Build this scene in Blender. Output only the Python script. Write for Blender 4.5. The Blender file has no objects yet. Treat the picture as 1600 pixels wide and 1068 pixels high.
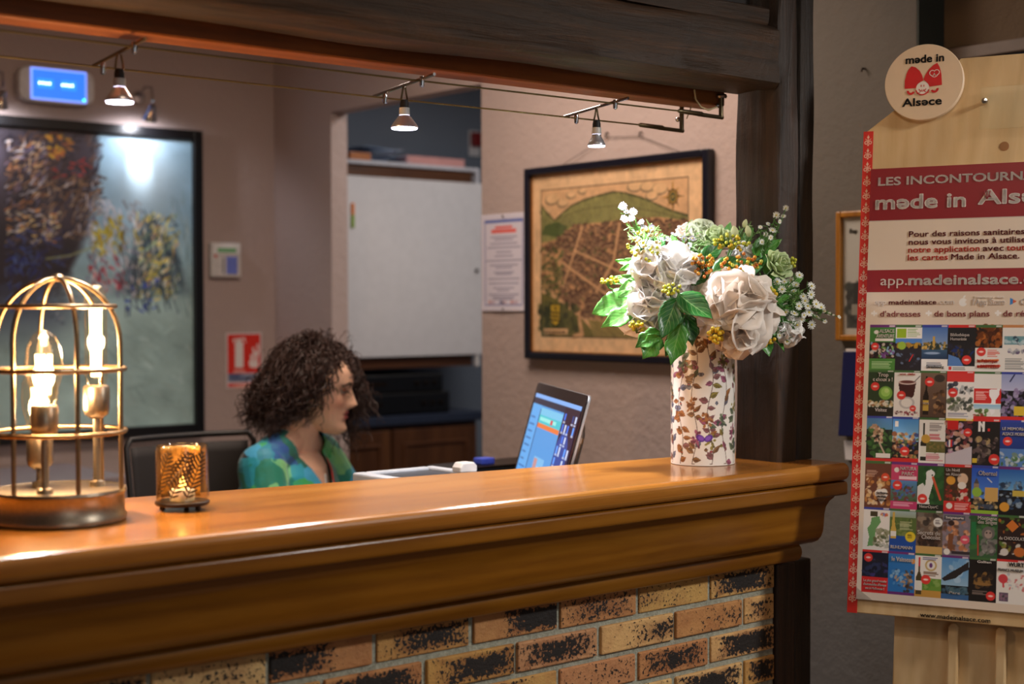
import bpy, bmesh, math, random
import numpy as np
from mathutils import Vector, Matrix, Euler
random.seed(7); RNG = np.random.default_rng(7)
C = bpy.context.scene.collection
PI = math.pi
# ------------------------------------------------------------------ camera
CAM_Z = 1.42
F, YAW, PITCH, ROLL = 2296.1, math.radians(50.2766), math.radians(-1.43199), math.radians(-.13348)
fw = Vector((math.cos(YAW)*math.cos(PITCH), math.sin(YAW)*math.cos(PITCH), math.sin(PITCH)))
rt = Vector((math.sin(YAW), -math.cos(YAW), 0)); upv = rt.cross(fw)
cr, sr = math.cos(ROLL), math.sin(ROLL)
RT = rt*cr+upv*sr; UP = upv*cr-rt*sr; FW = fw
cam = bpy.data.cameras.new('camera'); co = bpy.data.objects.new('camera', cam); C.objects.link(co)
co.matrix_world = Matrix(((RT.x, UP.x, -FW.x, 0), (RT.y, UP.y, -FW.y, 0), (RT.z, UP.z, -FW.z, CAM_Z), (0, 0, 0, 1)))
cam.sensor_width = 36; cam.lens = F/1600*36; cam.clip_start = .05
cam.dof.use_dof = True; cam.dof.focus_distance = 2.62; cam.dof.aperture_fstop = 3.0
bpy.context.scene.camera = co
def at(px, py, ax, val):
    """point of the photograph's ray on the plane ax = val (world)"""
    d = RT*((px-800)/F) - UP*((py-534)/F) + FW
    o = Vector((0, 0, CAM_Z)); i = 'XYZ'.index(ax)
    return o + d*((val-o[i])/d[i])
def atd(px, py, dep):
    return Vector((0, 0, CAM_Z)) + (RT*((px-800)/F) - UP*((py-534)/F) + FW)*dep
# ------------------------------------------------------------------ world, exposure
sc = bpy.context.scene
sc.view_settings.view_transform = 'Standard'; sc.view_settings.look = 'None'
sc.view_settings.gamma = 1; sc.view_settings.use_curve_mapping = False
sc.view_settings.exposure = 0.22
w = bpy.data.worlds.new('world'); sc.world = w; w.use_nodes = True
bgn = w.node_tree.nodes['Background']; bgn.inputs[0].default_value = (.75, .82, .9, 1); bgn.inputs[1].default_value = .05
def light(kind, name, loc, energy, color=(1, 1, 1), size=.1, target=None, spot=None, blend=.6, size_y=None):
    l = bpy.data.lights.new(name, kind); l.energy = energy; l.color = color
    if kind == 'AREA':
        l.size = size
        if size_y: l.shape = 'RECTANGLE'; l.size_y = size_y
    else: l.shadow_soft_size = size
    if kind == 'SPOT': l.spot_size = math.radians(spot or 60); l.spot_blend = blend
    o = bpy.data.objects.new(name, l); C.objects.link(o); o.location = loc
    if target is not None:
        o.rotation_euler = (Vector(target)-Vector(loc)).to_track_quat('-Z', 'Y').to_euler()
    return o
WARM = (1, .66, .36); HALO = (.92, .93, 1.0)
# reception ceiling lamps (warm), lobby ceiling lamp and the lobby's daylight behind the camera
light('AREA', 'reception_ceiling_light', (2.0, 2.85, 2.5), 22, (1, .81, .66), .7, (2.0, 2.85, 0))
light('AREA', 'office_ceiling_light', (3.6, 3.9, 2.5), 13, (1, .93, .88), .5, (3.6, 3.9, 0))
light('AREA', 'lobby_ceiling_light', (1.0, .9, 2.52), 6, (1, .80, .58), .6, (1.0, .9, 0))
light('AREA', 'lobby_window_light', (.5, -2.2, 1.75), 7, (1, .97, .92), 1.4, (1.6, 1.9, 1.1))
light('SPOT', 'added_lobby_spot', (2.62, -.3, 2.42), 122, (1, .98, .94), .16, (2.0, 1.85, .9), 62, 1.0)  # unseen spot added to brighten the bricks and let the left fall dim
# ------------------------------------------------------------------ materials
def srgb(*c):
    return tuple((x/255/12.92 if x/255 <= .04045 else ((x/255+.055)/1.055)**2.4) for x in c)
class NT:
    def __init__(s, name):
        s.m = bpy.data.materials.new(name); s.m.use_nodes = True
        s.t = s.m.node_tree; s.n = s.t.nodes; s.b = s.n['Principled BSDF']; s.o = s.n['Material Output']
    def add(s, typ, **kw):
        n = s.n.new(typ)
        for k, v in kw.items():
            if k.startswith('i_'):
                key = k[2:]; key = int(key) if key.isdigit() else key.replace('_', ' ')
                n.inputs[key].default_value = v
            else: setattr(n, k, v)
        return n
    def ln(s, a, b): s.t.links.new(a, b)
    def coord(s, scale=(1, 1, 1), kind='Object', rot=(0, 0, 0)):
        tc = s.add('ShaderNodeTexCoord'); mp = s.add('ShaderNodeMapping')
        mp.inputs['Scale'].default_value = scale; mp.inputs['Rotation'].default_value = rot
        s.ln(tc.outputs[kind], mp.inputs[0]); return mp.outputs[0]
    def noise(s, vec, scale, detail=4, rough=.5, dist=0):
        n = s.add('ShaderNodeTexNoise'); n.inputs['Scale'].default_value = scale; n.inputs['Detail'].default_value = detail
        n.inputs['Roughness'].default_value = rough; n.inputs['Distortion'].default_value = dist
        if vec is not None: s.ln(vec, n.inputs['Vector'])
        return n
    def ramp(s, fac, stops, interp='LINEAR'):
        r = s.add('ShaderNodeValToRGB'); r.color_ramp.interpolation = interp
        e = r.color_ramp.elements
        while len(e) < len(stops): e.new(.5)
        for el, (p, c) in zip(e, stops):
            el.position = p; el.color = (*c, 1) if len(c) == 3 else c
        s.ln(fac, r.inputs[0]); return r.outputs[0]
    def mix(s, fac, a, b, mode='MIX'):
        m = s.add('ShaderNodeMix', data_type='RGBA', blend_type=mode)
        for v, k in ((fac, 0), (a, 6), (b, 7)):
            if hasattr(v, 'links'): s.ln(v, m.inputs[k])
            else: m.inputs[k].default_value = v if k == 0 else ((*v, 1) if len(v) == 3 else v)
        return m.outputs[2]
    def math(s, op, a, b=0.0):
        m = s.add('ShaderNodeMath', operation=op)
        for v, k in ((a, 0), (b, 1)):
            if hasattr(v, 'links'): s.ln(v, m.inputs[k])
            else: m.inputs[k].default_value = v
        return m.outputs[0]
    def bump(s, h, strength=.3, dist=.01):
        b = s.add('ShaderNodeBump'); b.inputs['Strength'].default_value = strength; b.inputs['Distance'].default_value = dist
        s.ln(h, b.inputs['Height']); s.ln(b.outputs[0], s.b.inputs['Normal'])
    def set(s, **kw):
        names = dict(base='Base Color', rough='Roughness', metal='Metallic', spec='Specular IOR Level', coat='Coat Weight',
                     coatr='Coat Roughness', emit='Emission Color', es='Emission Strength', alpha='Alpha', trans='Transmission Weight', ior='IOR', sss='Subsurface Weight', sheen='Sheen Weight')
        for k, v in kw.items():
            i = s.b.inputs[names[k]]
            if hasattr(v, 'links'): s.ln(v, i)
            else: i.default_value = (*v, 1) if isinstance(v, tuple) and len(v) == 3 else v
        return s
def plain(name, col, rough=.5, metal=0, var=.08, vs=30, bump=0, bs=80, **kw):
    t = NT(name); v = t.coord()
    n = t.noise(v, vs, 3)
    dark = tuple(max(0, c*(1-var)) for c in col); lite = tuple(min(1, c*(1+var)) for c in col)
    t.set(base=t.ramp(n.outputs[0], [(.3, dark), (.7, lite)]), rough=rough, metal=metal, **kw)
    if bump: t.bump(t.noise(v, bs, 5).outputs[0], bump)
    return t.m
def wood(name, c0, c1, c2, axis='X', rough=.35, coat=0, freq=30, bump=.08, knots=True):
    t = NT(name)
    s = {'X': (.9, 12, 12), 'Y': (12, .9, 12), 'Z': (12, 12, .9)}[axis]
    v = t.coord(s)
    n1 = t.noise(v, 1.3, 6, .6, 1.2); n2 = t.noise(v, freq*.25, 5, .7, .3)
    v2 = t.coord(tuple(.55 if k < 1 else 2.2 for k in s)); n3 = t.noise(v2, 2.2, 3, .5, 2.0)
    wv = t.add('ShaderNodeTexWave', wave_type='RINGS'); wv.inputs['Scale'].default_value = 1.1; wv.inputs['Distortion'].default_value = 5; wv.inputs['Detail'].default_value = 3
    t.ln(v, wv.inputs[0])
    m = t.math('ADD', t.math('MULTIPLY', n1.outputs[0], .5), t.math('ADD', t.math('MULTIPLY', n2.outputs[0], .34), t.math('MULTIPLY', wv.outputs['Fac'], .12)))
    col = t.ramp(m, [(.28, c0), (.48, c1), (.72, c2)])
    big = t.ramp(n3.outputs[0], [(.35, (.82, .80, .78)), (.62, (1.04, 1.04, 1.04))])
    t.set(base=t.mix(1.0, col, big, 'MULTIPLY'), rough=rough, coat=coat, coatr=.12)
    t.bump(n2.outputs[0], bump, .004)
    return t.m
def vcol(name, rough=.6, coat=0, spec=.5, bump=0, bscale=200):
    t = NT(name); a = t.add('ShaderNodeAttribute', attribute_name='Col')
    t.set(base=a.outputs['Color'], rough=rough, coat=coat, spec=spec, coatr=.05)
    if bump: t.bump(t.noise(t.coord(), bscale, 4).outputs[0], bump, .003)
    return t.m
def emit(name, col, strength, base=None):
    t = NT(name); t.set(base=base or col, emit=col, es=strength, rough=.4); return t.m
def glass(name, tint=(1, 1, 1), refl=.12, rough=.02):
    t = NT(name); tr = t.add('ShaderNodeBsdfTransparent'); tr.inputs[0].default_value = (*tint, 1)
    gl = t.add('ShaderNodeBsdfGlossy'); gl.inputs['Roughness'].default_value = rough
    lw = t.add('ShaderNodeLayerWeight'); lw.inputs[0].default_value = refl+.18
    mx = t.add('ShaderNodeMixShader')
    t.ln(lw.outputs['Facing'], mx.inputs[0]); t.ln(tr.outputs[0], mx.inputs[1]); t.ln(gl.outputs[0], mx.inputs[2])
    pw = t.math('POWER', lw.outputs['Facing'], 2.0); t.ln(t.math('ADD', t.math('MULTIPLY', pw, .55), refl*.4), mx.inputs[0])
    t.ln(mx.outputs[0], t.o.inputs[0]); return t.m
# ------------------------------------------------------------------ mesh builder
def basis(o, u, v, n):
    return Matrix(((u[0], v[0], n[0], o[0]), (u[1], v[1], n[1], o[1]), (u[2], v[2], n[2], o[2]), (0, 0, 0, 1)))
ORG = {}
class MB:
    def __init__(s, M=None): s.v = []; s.f = []; s.mi = []; s.M = M; s.cur = 0
    def put(s, vs, fs, M=None):
        b = len(s.v); mm = M if M is not None else None
        for p in vs:
            p = Vector(p)
            if mm is not None: p = mm @ p
            if s.M is not None: p = s.M @ p
            s.v.append(p)
        for f in fs: s.f.append([b+i for i in f]); s.mi.append(s.cur)
        return s
    def box(s, lo, hi, M=None):
        x0, y0, z0 = lo; x1, y1, z1 = hi
        vs = [(x0, y0, z0), (x1, y0, z0), (x1, y1, z0), (x0, y1, z0), (x0, y0, z1), (x1, y0, z1), (x1, y1, z1), (x0, y1, z1)]
        return s.put(vs, [(0, 3, 2, 1), (4, 5, 6, 7), (0, 1, 5, 4), (1, 2, 6, 5), (2, 3, 7, 6), (3, 0, 4, 7)], M)
    def prism(s, poly, z0, z1, M=None):
        n = len(poly); vs = [(x, y, z0) for x, y in poly]+[(x, y, z1) for x, y in poly]
        fs = [tuple(range(n-1, -1, -1)), tuple(range(n, 2*n))]+[(i, (i+1) % n, n+(i+1) % n, n+i) for i in range(n)]
        return s.put(vs, fs, M)
    def lathe(s, prof, seg=32, M=None, cap=True):
        vs = []; fs = []; n = len(prof)
        for i in range(seg):
            a = 2*PI*i/seg
            for r, z in prof: vs.append((r*math.cos(a), r*math.sin(a), z))
        for i in range(seg):
            j = (i+1) % seg
            for k in range(n-1): fs.append((i*n+k, j*n+k, j*n+k+1, i*n+k+1))
        if cap:
            if prof[0][0] > 1e-5: fs.append(tuple(i*n for i in range(seg-1, -1, -1)))
            if prof[-1][0] > 1e-5: fs.append(tuple(i*n+n-1 for i in range(seg)))
        return s.put(vs, fs, M)
    def tube(s, pts, r, seg=8, closed=False, cap=True, M=None):
        pts = [Vector(p) for p in pts]; n = len(pts)
        rr = r if isinstance(r, (list, tuple)) else [r]*n
        vs = []; fs = []; prev = None
        for i, p in enumerate(pts):
            if closed: t = pts[(i+1) % n]-pts[i-1]
            else: t = pts[min(i+1, n-1)]-pts[max(i-1, 0)]
            if t.length < 1e-9: t = Vector((0, 0, 1))
            t.normalize()
            if prev is None:
                a = Vector((0, 0, 1)) if abs(t.z) < .9 else Vector((1, 0, 0)); prev = t.cross(a).normalized()
            prev = (prev-t*prev.dot(t))
            if prev.length < 1e-6: prev = t.orthogonal()
            prev.normalize(); q = t.cross(prev)
            for k in range(seg):
                a = 2*PI*k/seg; vs.append(p+(prev*math.cos(a)+q*math.sin(a))*rr[i])
        m = n if closed else n-1
        for i in range(m):
            j = (i+1) % n
            for k in range(seg): fs.append((i*seg+k, i*seg+(k+1) % seg, j*seg+(k+1) % seg, j*seg+k))
        if cap and not closed:
            fs.append(tuple(range(seg-1, -1, -1))); fs.append(tuple((n-1)*seg+k for k in range(seg)))
        return s.put(vs, fs, M)
    def ball(s, c, r, seg=12, rings=8, M=None):
        if not isinstance(r, (tuple, list)): r = (r, r, r)
        vs = [(c[0], c[1], c[2]-r[2])]; fs = []
        for i in range(1, rings):
            ph = -PI/2+PI*i/rings
            for k in range(seg):
                a = 2*PI*k/seg; vs.append((c[0]+r[0]*math.cos(ph)*math.cos(a), c[1]+r[1]*math.cos(ph)*math.sin(a), c[2]+r[2]*math.sin(ph)))
        vs.append((c[0], c[1], c[2]+r[2])); L = len(vs)-1
        for k in range(seg):
            fs.append((0, 1+(k+1) % seg, 1+k)); fs.append((L, L-seg+k, L-seg+(k+1) % seg))
        for i in range(rings-2):
            for k in range(seg):
                a = 1+i*seg+k; b = 1+i*seg+(k+1) % seg; fs.append((a, b, b+seg, a+seg))
        return s.put(vs, fs, M)
    def grid(s, fn, nu, nv, M=None):
        vs = [fn(i/nu, j/nv) for j in range(nv+1) for i in range(nu+1)]
        fs = [(j*(nu+1)+i, j*(nu+1)+i+1, (j+1)*(nu+1)+i+1, (j+1)*(nu+1)+i) for j in range(nv) for i in range(nu)]
        return s.put(vs, fs, M)
    def build(s, name, mats, parent=None, smooth=False, bevel=0, bseg=2, solid=0, sub=0, label=None):
        org = ORG.get(parent.name, Vector((0, 0, 0))) if parent is not None else Vector((0, 0, 0))
        me = bpy.data.meshes.new(name); me.from_pydata([tuple(p-org) for p in s.v], [], s.f)
        if not isinstance(mats, (list, tuple)): mats = [mats]
        for m in mats: me.materials.append(m)
        if len(mats) > 1: me.polygons.foreach_set('material_index', s.mi)
        if smooth: me.polygons.foreach_set('use_smooth', [True]*len(s.f))
        me.update()
        o = bpy.data.objects.new(name, me); C.objects.link(o)
        if parent is not None: o.parent = parent
        ORG[o.name] = org
        if bevel:
            b = o.modifiers.new('bevel', 'BEVEL'); b.width = bevel; b.segments = bseg; b.limit_method = 'ANGLE'; b.angle_limit = math.radians(40)
        if solid:
            b = o.modifiers.new('solid', 'SOLIDIFY'); b.thickness = solid; b.offset = 0
        if sub:
            b = o.modifiers.new('sub', 'SUBSURF'); b.levels = sub; b.render_levels = sub
        if smooth and bevel == 0 and sub == 0 and not solid:
            try: me.set_sharp_from_angle(angle=math.radians(50))
            except Exception: pass
        if label: o['label'] = label
        return o
def tag(o, label, cat, group=None, kind=None):
    o['label'] = label; o['category'] = cat
    if group: o['group'] = group
    if kind: o['kind'] = kind
    return o
def struct(o): o['kind'] = 'structure'; return o
def thing(name, label, cat, loc=(0, 0, 0), group=None):
    o = bpy.data.objects.new(name, None); C.objects.link(o); o.location = loc; o.empty_display_size = .05
    ORG[o.name] = Vector(loc); return tag(o, label, cat, group)
# ------------------------------------------------------------------ raster printing: colours held on a fine grid of vertices
class Cv:
    def __init__(s, w, h, col): s.w = w; s.h = h; s.a = np.empty((h, w, 3)); s.a[:] = np.array(col)/255.
    def _bb(s, x0, y0, x1, y1):
        x0 = max(0, int(math.floor(x0))); y0 = max(0, int(math.floor(y0))); x1 = min(s.w, int(math.ceil(x1))+1); y1 = min(s.h, int(math.ceil(y1))+1)
        if x1 <= x0 or y1 <= y0: return None
        yy, xx = np.mgrid[y0:y1, x0:x1]; return x0, y0, x1, y1, xx+.5, yy+.5
    def _pt(s, r, m, col, al):
        x0, y0, x1, y1 = r[:4]; m = (np.clip(m, 0, 1)*al)[..., None]
        s.a[y0:y1, x0:x1] = s.a[y0:y1, x0:x1]*(1-m)+np.array(col)/255.*m
    def rect(s, x0, y0, x1, y1, col, al=1):
        r = s._bb(x0, y0, x1-1, y1-1)
        if r: s._pt(r, np.ones(r[4].shape), col, al)
    def ell(s, cx, cy, rx, ry, col, rot=0, al=1):
        R = max(rx, ry)+1; r = s._bb(cx-R, cy-R, cx+R, cy+R)
        if not r: return
        c, sn = math.cos(rot), math.sin(rot); dx = r[4]-cx; dy = r[5]-cy
        q = np.sqrt(((dx*c+dy*sn)/max(rx, .3))**2+((-dx*sn+dy*c)/max(ry, .3))**2)
        s._pt(r, (1-q)*min(rx, ry)+.5, col, al)
    def line(s, x0, y0, x1, y1, wd, col, al=1):
        r = s._bb(min(x0, x1)-wd-1, min(y0, y1)-wd-1, max(x0, x1)+wd+1, max(y0, y1)+wd+1)
        if not r: return
        dx, dy = x1-x0, y1-y0; L = dx*dx+dy*dy+1e-9
        t = np.clip(((r[4]-x0)*dx+(r[5]-y0)*dy)/L, 0, 1)
        d = np.hypot(r[4]-x0-t*dx, r[5]-y0-t*dy); s._pt(r, wd/2-d+.5, col, al)
    def poly(s, pts, col, al=1):
        xs = [p[0] for p in pts]; ys = [p[1] for p in pts]; r = s._bb(min(xs), min(ys), max(xs), max(ys))
        if not r: return
        X, Y = r[4], r[5]; ins = np.zeros(X.shape, bool); n = len(pts)
        for i in range(n):
            xa, ya = pts[i]; xb, yb = pts[(i+1) % n]
            if ya == yb: continue
            ins ^= ((ya > Y) != (yb > Y)) & (X < (xb-xa)*(Y-ya)/(yb-ya)+xa)
        s._pt(r, ins.astype(float), col, al)
    def path(s, pts, wd, col, al=1):
        for a, b in zip(pts[:-1], pts[1:]): s.line(*a, *b, wd, col, al)
    def gradv(s, x0, y0, x1, y1, ca, cb):
        x0, y0, x1, y1 = map(int, (x0, y0, x1, y1)); x0 = max(x0, 0); y0 = max(y0, 0); x1 = min(x1, s.w); y1 = min(y1, s.h)
        if x1 <= x0 or y1 <= y0: return
        t = np.linspace(0, 1, y1-y0)[:, None, None]; s.a[y0:y1, x0:x1] = np.array(ca)/255.*(1-t)+np.array(cb)/255.*t
    def blot(s, x0, y0, x1, y1, cols, n, r0, r1, al=.8, rng=random):
        for _ in range(n):
            a = rng.uniform(r0, r1); s.ell(rng.uniform(x0, x1), rng.uniform(y0, y1), a, a*rng.uniform(.4, 1), rng.choice(cols), rng.uniform(0, PI), al)
def fbm(w, h, base, octv=5, seed=0):
    g = np.random.default_rng(seed); out = np.zeros((h, w)); amp = 1; tot = 0
    for o in range(octv):
        n = max(2, int(base*2**o)); ny = max(2, int(n*h/w)+1); gr = g.random((ny+2, n+2))
        x = np.linspace(0, n, w, endpoint=False); y = np.linspace(0, ny, h, endpoint=False)
        xi = x.astype(int); yi = y.astype(int); fx = x-xi; fy = y-yi; fx = fx*fx*(3-2*fx); fy = fy*fy*(3-2*fy)
        a = gr[np.ix_(yi, xi)]; b = gr[np.ix_(yi, xi+1)]; c = gr[np.ix_(yi+1, xi)]; d = gr[np.ix_(yi+1, xi+1)]
        out += amp*((a*(1-fx)+b*fx)*(1-fy)[:, None]+(c*(1-fx)+d*fx)*fy[:, None]); tot += amp; amp *= .55
    return out/tot
def sheet(name, cv, fn, mat, parent=None, label=None, smooth=True):
    """grid whose vertex (i,j) takes the canvas pixel; fn(u,v) -> world point, u right, v up (arrays in, (N,3) out)"""
    h, w = cv.h, cv.w
    u, v = np.meshgrid((np.arange(w)+0.)/(w-1), 1-(np.arange(h)+0.)/(h-1))
    P = fn(u.ravel(), v.ravel())
    org = np.array(ORG.get(parent.name, Vector((0, 0, 0)))) if parent is not None else np.zeros(3)
    P = P-org
    idx = np.arange(w*h).reshape(h, w)
    q = np.stack([idx[1:, :-1], idx[1:, 1:], idx[:-1, 1:], idx[:-1, :-1]], -1).reshape(-1, 4)
    me = bpy.data.meshes.new(name); me.vertices.add(w*h); me.vertices.foreach_set('co', P.astype(np.float32).ravel())
    me.loops.add(q.size); me.loops.foreach_set('vertex_index', q.astype(np.int32).ravel())
    me.polygons.add(len(q)); me.polygons.foreach_set('loop_start', np.arange(0, q.size, 4, dtype=np.int32))
    me.polygons.foreach_set('loop_total', np.full(len(q), 4, dtype=np.int32))
    me.update(calc_edges=True); me.validate()
    c = np.clip(cv.a, 0, 1).reshape(-1, 3); lin = np.where(c <= .04045, c/12.92, ((c+.055)/1.055)**2.4)
    at_ = me.color_attributes.new('Col', 'FLOAT_COLOR', 'POINT')
    at_.data.foreach_set('color', np.concatenate([lin, np.ones((len(lin), 1))], 1).astype(np.float32).ravel())
    if smooth: me.polygons.foreach_set('use_smooth', [True]*len(q))
    me.materials.append(mat)
    o = bpy.data.objects.new(name, me); C.objects.link(o)
    if parent is not None: o.parent = parent
    ORG[o.name] = Vector(org)
    if label: o['label'] = label
    return o
def plane_fn(o, u, v, W, H):
    o, u, v = map(np.array, (o, u, v))
    return lambda a, b: o+np.outer(a*W, u)+np.outer(b*H, v)
# ------------------------------------------------------------------ lettering
def text(s, size, M, mat, parent, bold=0, align='LEFT', width=None, name='lettering', depth=.0004, xscale=1):
    schwa = None
    if '\u0259' in s:
        schwa = s.index('\u0259'); s = s.replace('\u0259', 'e')
    cu = bpy.data.curves.new('t', 'FONT'); cu.body = s; cu.size = size; cu.align_x = align; cu.offset = 0; cu.extrude = depth; cu.resolution_u = 3
    o = bpy.data.objects.new('t', cu); C.objects.link(o)
    dg = bpy.context.evaluated_depsgraph_get(); me = bpy.data.meshes.new_from_object(o.evaluated_get(dg)); me.name = name
    bpy.data.objects.remove(o); bpy.data.curves.remove(cu)
    if schwa is not None:
        b_ = bmesh.new(); b_.from_mesh(me); bmesh.ops.remove_doubles(b_, verts=b_.verts[:], dist=1e-6); b_.to_mesh(me); b_.free()
        par_ = list(range(len(me.vertices)))
        def root(i):
            while par_[i] != i: par_[i] = par_[par_[i]]; i = par_[i]
            return i
        for e in me.edges: par_[root(e.vertices[0])] = root(e.vertices[1])
        isl = {}
        for v in me.vertices: isl.setdefault(root(v.index), []).append(v)
        g_ = sorted(isl.values(), key=lambda q: min(v.co.x for v in q))[schwa]
        cx_ = (min(v.co.x for v in g_)+max(v.co.x for v in g_)); cy_ = (min(v.co.y for v in g_)+max(v.co.y for v in g_))
        for v in g_: v.co.x = cx_-v.co.x; v.co.y = cy_-v.co.y
    if len(me.vertices):
        xs = [v.co.x for v in me.vertices]; k = xscale
        if width: k = width/(max(xs)-min(xs))
        x0 = min(xs) if align == 'LEFT' else 0
        org = ORG.get(parent.name, Vector((0, 0, 0))) if parent is not None else Vector((0, 0, 0))
        for v in me.vertices:
            c = v.co; v.co = M @ Vector(((c.x-x0)*k, c.y, c.z+depth))-org
    if bold and len(me.vertices):                                    # heavier strokes: shifted copies of the same letters
        vs_ = [v.co.copy() for v in me.vertices]; fs_ = [tuple(p.vertices) for p in me.polygons]; n_v = len(vs_); av = []; af = []
        ex = (M.to_3x3() @ Vector((1, 0, 0)))*(bold*size*.9); ey = (M.to_3x3() @ Vector((0, 1, 0)))*(bold*size*.9); nd = 8 if bold >= .02 else 4
        for k in range(nd):
            d = ex*math.cos(2*PI*(k+.5)/nd)+ey*math.sin(2*PI*(k+.5)/nd)*.8
            af += [tuple(i+len(av) for i in f) for f in fs_]; av += [c+d for c in vs_]
        m2 = bpy.data.meshes.new(name); m2.from_pydata([tuple(c) for c in av], [], af); bpy.data.meshes.remove(me); me = m2
    me.materials.clear(); me.materials.append(mat)
    for p in me.polygons: p.material_index = 0
    r = bpy.data.objects.new(name, me); C.objects.link(r)
    if parent is not None: r.parent = parent
    ORG[r.name] = ORG.get(parent.name, Vector((0, 0, 0))) if parent is not None else Vector((0, 0, 0))
    return r
def xform(M, poly): return [M @ Vector((*p, 0)) for p in poly]
# ================================================================== SETTING
def stucco(name, c, amp=.35, sc_=38):
    t = NT(name); v = t.coord(); n = t.noise(v, sc_, 5, .6); n2 = t.noise(v, 2.2, 3)
    t.set(base=t.mix(1, t.ramp(n2.outputs[0], [(.3, tuple(x*.93 for x in c)), (.7, c)]), (1, 1, 1), 'MULTIPLY'), rough=.85)
    t.bump(n.outputs[0], amp, .012); return t.m
M_wall = stucco('wall_stucco', srgb(182, 163, 158), .36)
M_office = stucco('office_paint', srgb(112, 122, 136), .15)
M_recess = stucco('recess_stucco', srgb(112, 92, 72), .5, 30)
M_ceil = plain('ceiling_paint', srgb(205, 196, 184), .9)
t = NT('floor_tile'); br = t.add('ShaderNodeTexBrick'); br.inputs['Scale'].default_value = 1; br.inputs['Brick Width'].default_value = .33; br.inputs['Row Height'].default_value = .33
br.offset = 0; br.inputs['Mortar Size'].default_value = .004; br.inputs['Color1'].default_value = (*srgb(126, 88, 66), 1); br.inputs['Color2'].default_value = (*srgb(112, 78, 58), 1); br.inputs['Mortar'].default_value = (*srgb(90, 80, 72), 1)
t.ln(t.coord(), br.inputs[0]); t.set(base=br.outputs[0], rough=.4); M_floor = t.m
XW, YB, ZC = 2.85, 4.826, 2.56
struct(MB().box((-2.6, -2.4, -.06), (4.7, 5.4, 0)).build('floor', M_floor))
struct(MB().box((-2.6, -2.4, ZC), (4.7, 5.4, ZC+.06)).build('ceiling', M_ceil))
struct(MB().box((-1.3, YB, 0), (XW, YB+.1, ZC)).build('wall_back', M_wall))
struct(MB().box((-1.4, 1.83, 0), (-1.3, YB+.1, ZC)).build('wall_left', M_wall))
wb = MB()
wb.box((XW, 4.432, 0), (XW+.068, 5.3, ZC)); wb.box((XW, 3.576, 2.106), (XW+.068, 4.432, ZC)); wb.box((XW, 2.41, 0), (XW+.068, 3.576, ZC))
struct(wb.build('wall_right', M_wall))
M_lobby = stucco('lobby_shaded_stucco', srgb(96, 90, 84), .25)  # lobby end of the same wall, its dimmer light put into a darker colour
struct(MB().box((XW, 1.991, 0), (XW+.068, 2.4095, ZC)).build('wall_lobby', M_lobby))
struct(MB().box((XW+.068, 5.3, 0), (4.7, 5.36, ZC)).build('wall_office_back', M_office))
ow = MB(); ow.box((4.64, 2.5, 0), (4.7, 5.3, ZC)); ow.box((XW+.068, 2.44, 0), (4.7, 2.5, ZC)); struct(ow.build('wall_office_side', M_office))
# lobby side: recess with a door
XR = 2.95
rw = MB(); rw.box((XR, 1.991, 0), (XR+.1, 2.44, ZC)); rw.box((XR, .9, 2.004), (XR+.1, 1.991, ZC)); rw.box((XR, -2.3, 0), (XR+.1, .9, ZC))
struct(rw.build('wall_recess', M_recess))
M_dgrey = stucco('recess_return_paint', srgb(58, 62, 58), .5, 30)
struct(MB().box((XW+.0005, 1.985, 0), (XR-.001, 1.9905, ZC)).build('trim_2', M_dgrey))
M_arch = plain('architrave_paint', srgb(122, 106, 96), .5)
ar = MB(); ar.box((XR-.022, .84, 1.975), (XR-.0005, 1.985, 2.004)); struct(ar.build('trim_1', M_arch, bevel=.003))
dr = MB(); dr.box((XR+.03, .9, .01), (XR+.07, 1.985, 1.945)); d1 = struct(dr.build('door_1', plain('door_paint', srgb(120, 108, 98), .45), bevel=.003))
M_bb = plain('baseboard_wood', srgb(70, 42, 24), .5)
struct(MB().box((-.94, YB-.015, 0), (XW-.002, YB-.001, .09)).build('baseboard_back', M_bb))
# ------------------------------------------------------------------ timber frame of the reception opening
t = NT('old_timber')
def timber(name, axis, c=((27, 19, 14), (60, 41, 26), (98, 64, 37))):
    t = NT(name); s = {'X': (1.2, 22, 22), 'Z': (22, 22, 1.2)}[axis]; v = t.coord(s)
    n = t.noise(v, 1.6, 8, .68, .25); big = t.noise(t.coord(), 6, 5, .6, 1.0)
    col = t.ramp(n.outputs[0], [(.3, srgb(*c[0])), (.52, srgb(*c[1])), (.75, srgb(*c[2]))])
    col = t.mix(t.ramp(big.outputs[0], [(.45, (0, 0, 0)), (.75, (.8, .8, .8))]), col, srgb(48, 38, 29))
    cr_ = t.noise(t.coord(tuple(x*.5 if x < 2 else x*.8 for x in s)), 1.8, 2, .4, .15)
    crack = t.ramp(cr_.outputs[0], [(.49, (1, 1, 1)), (.5, (.35, .32, .3)), (.51, (1, 1, 1))])
    t.set(base=t.mix(1, col, crack, 'MULTIPLY'), rough=.55)
    t.bump(t.math('ADD', n.outputs[0], t.math('MULTIPLY', big.outputs[0], .8)), .55, .012); return t.m
M_tX, M_tZ = timber('old_beam_timber', 'X'), timber('old_post_timber', 'Z', ((28, 20, 16), (54, 37, 28), (84, 57, 40)))
M_tD = timber('dark_post_timber', 'Z', ((20, 15, 12), (38, 28, 22), (60, 45, 34)))
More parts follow.
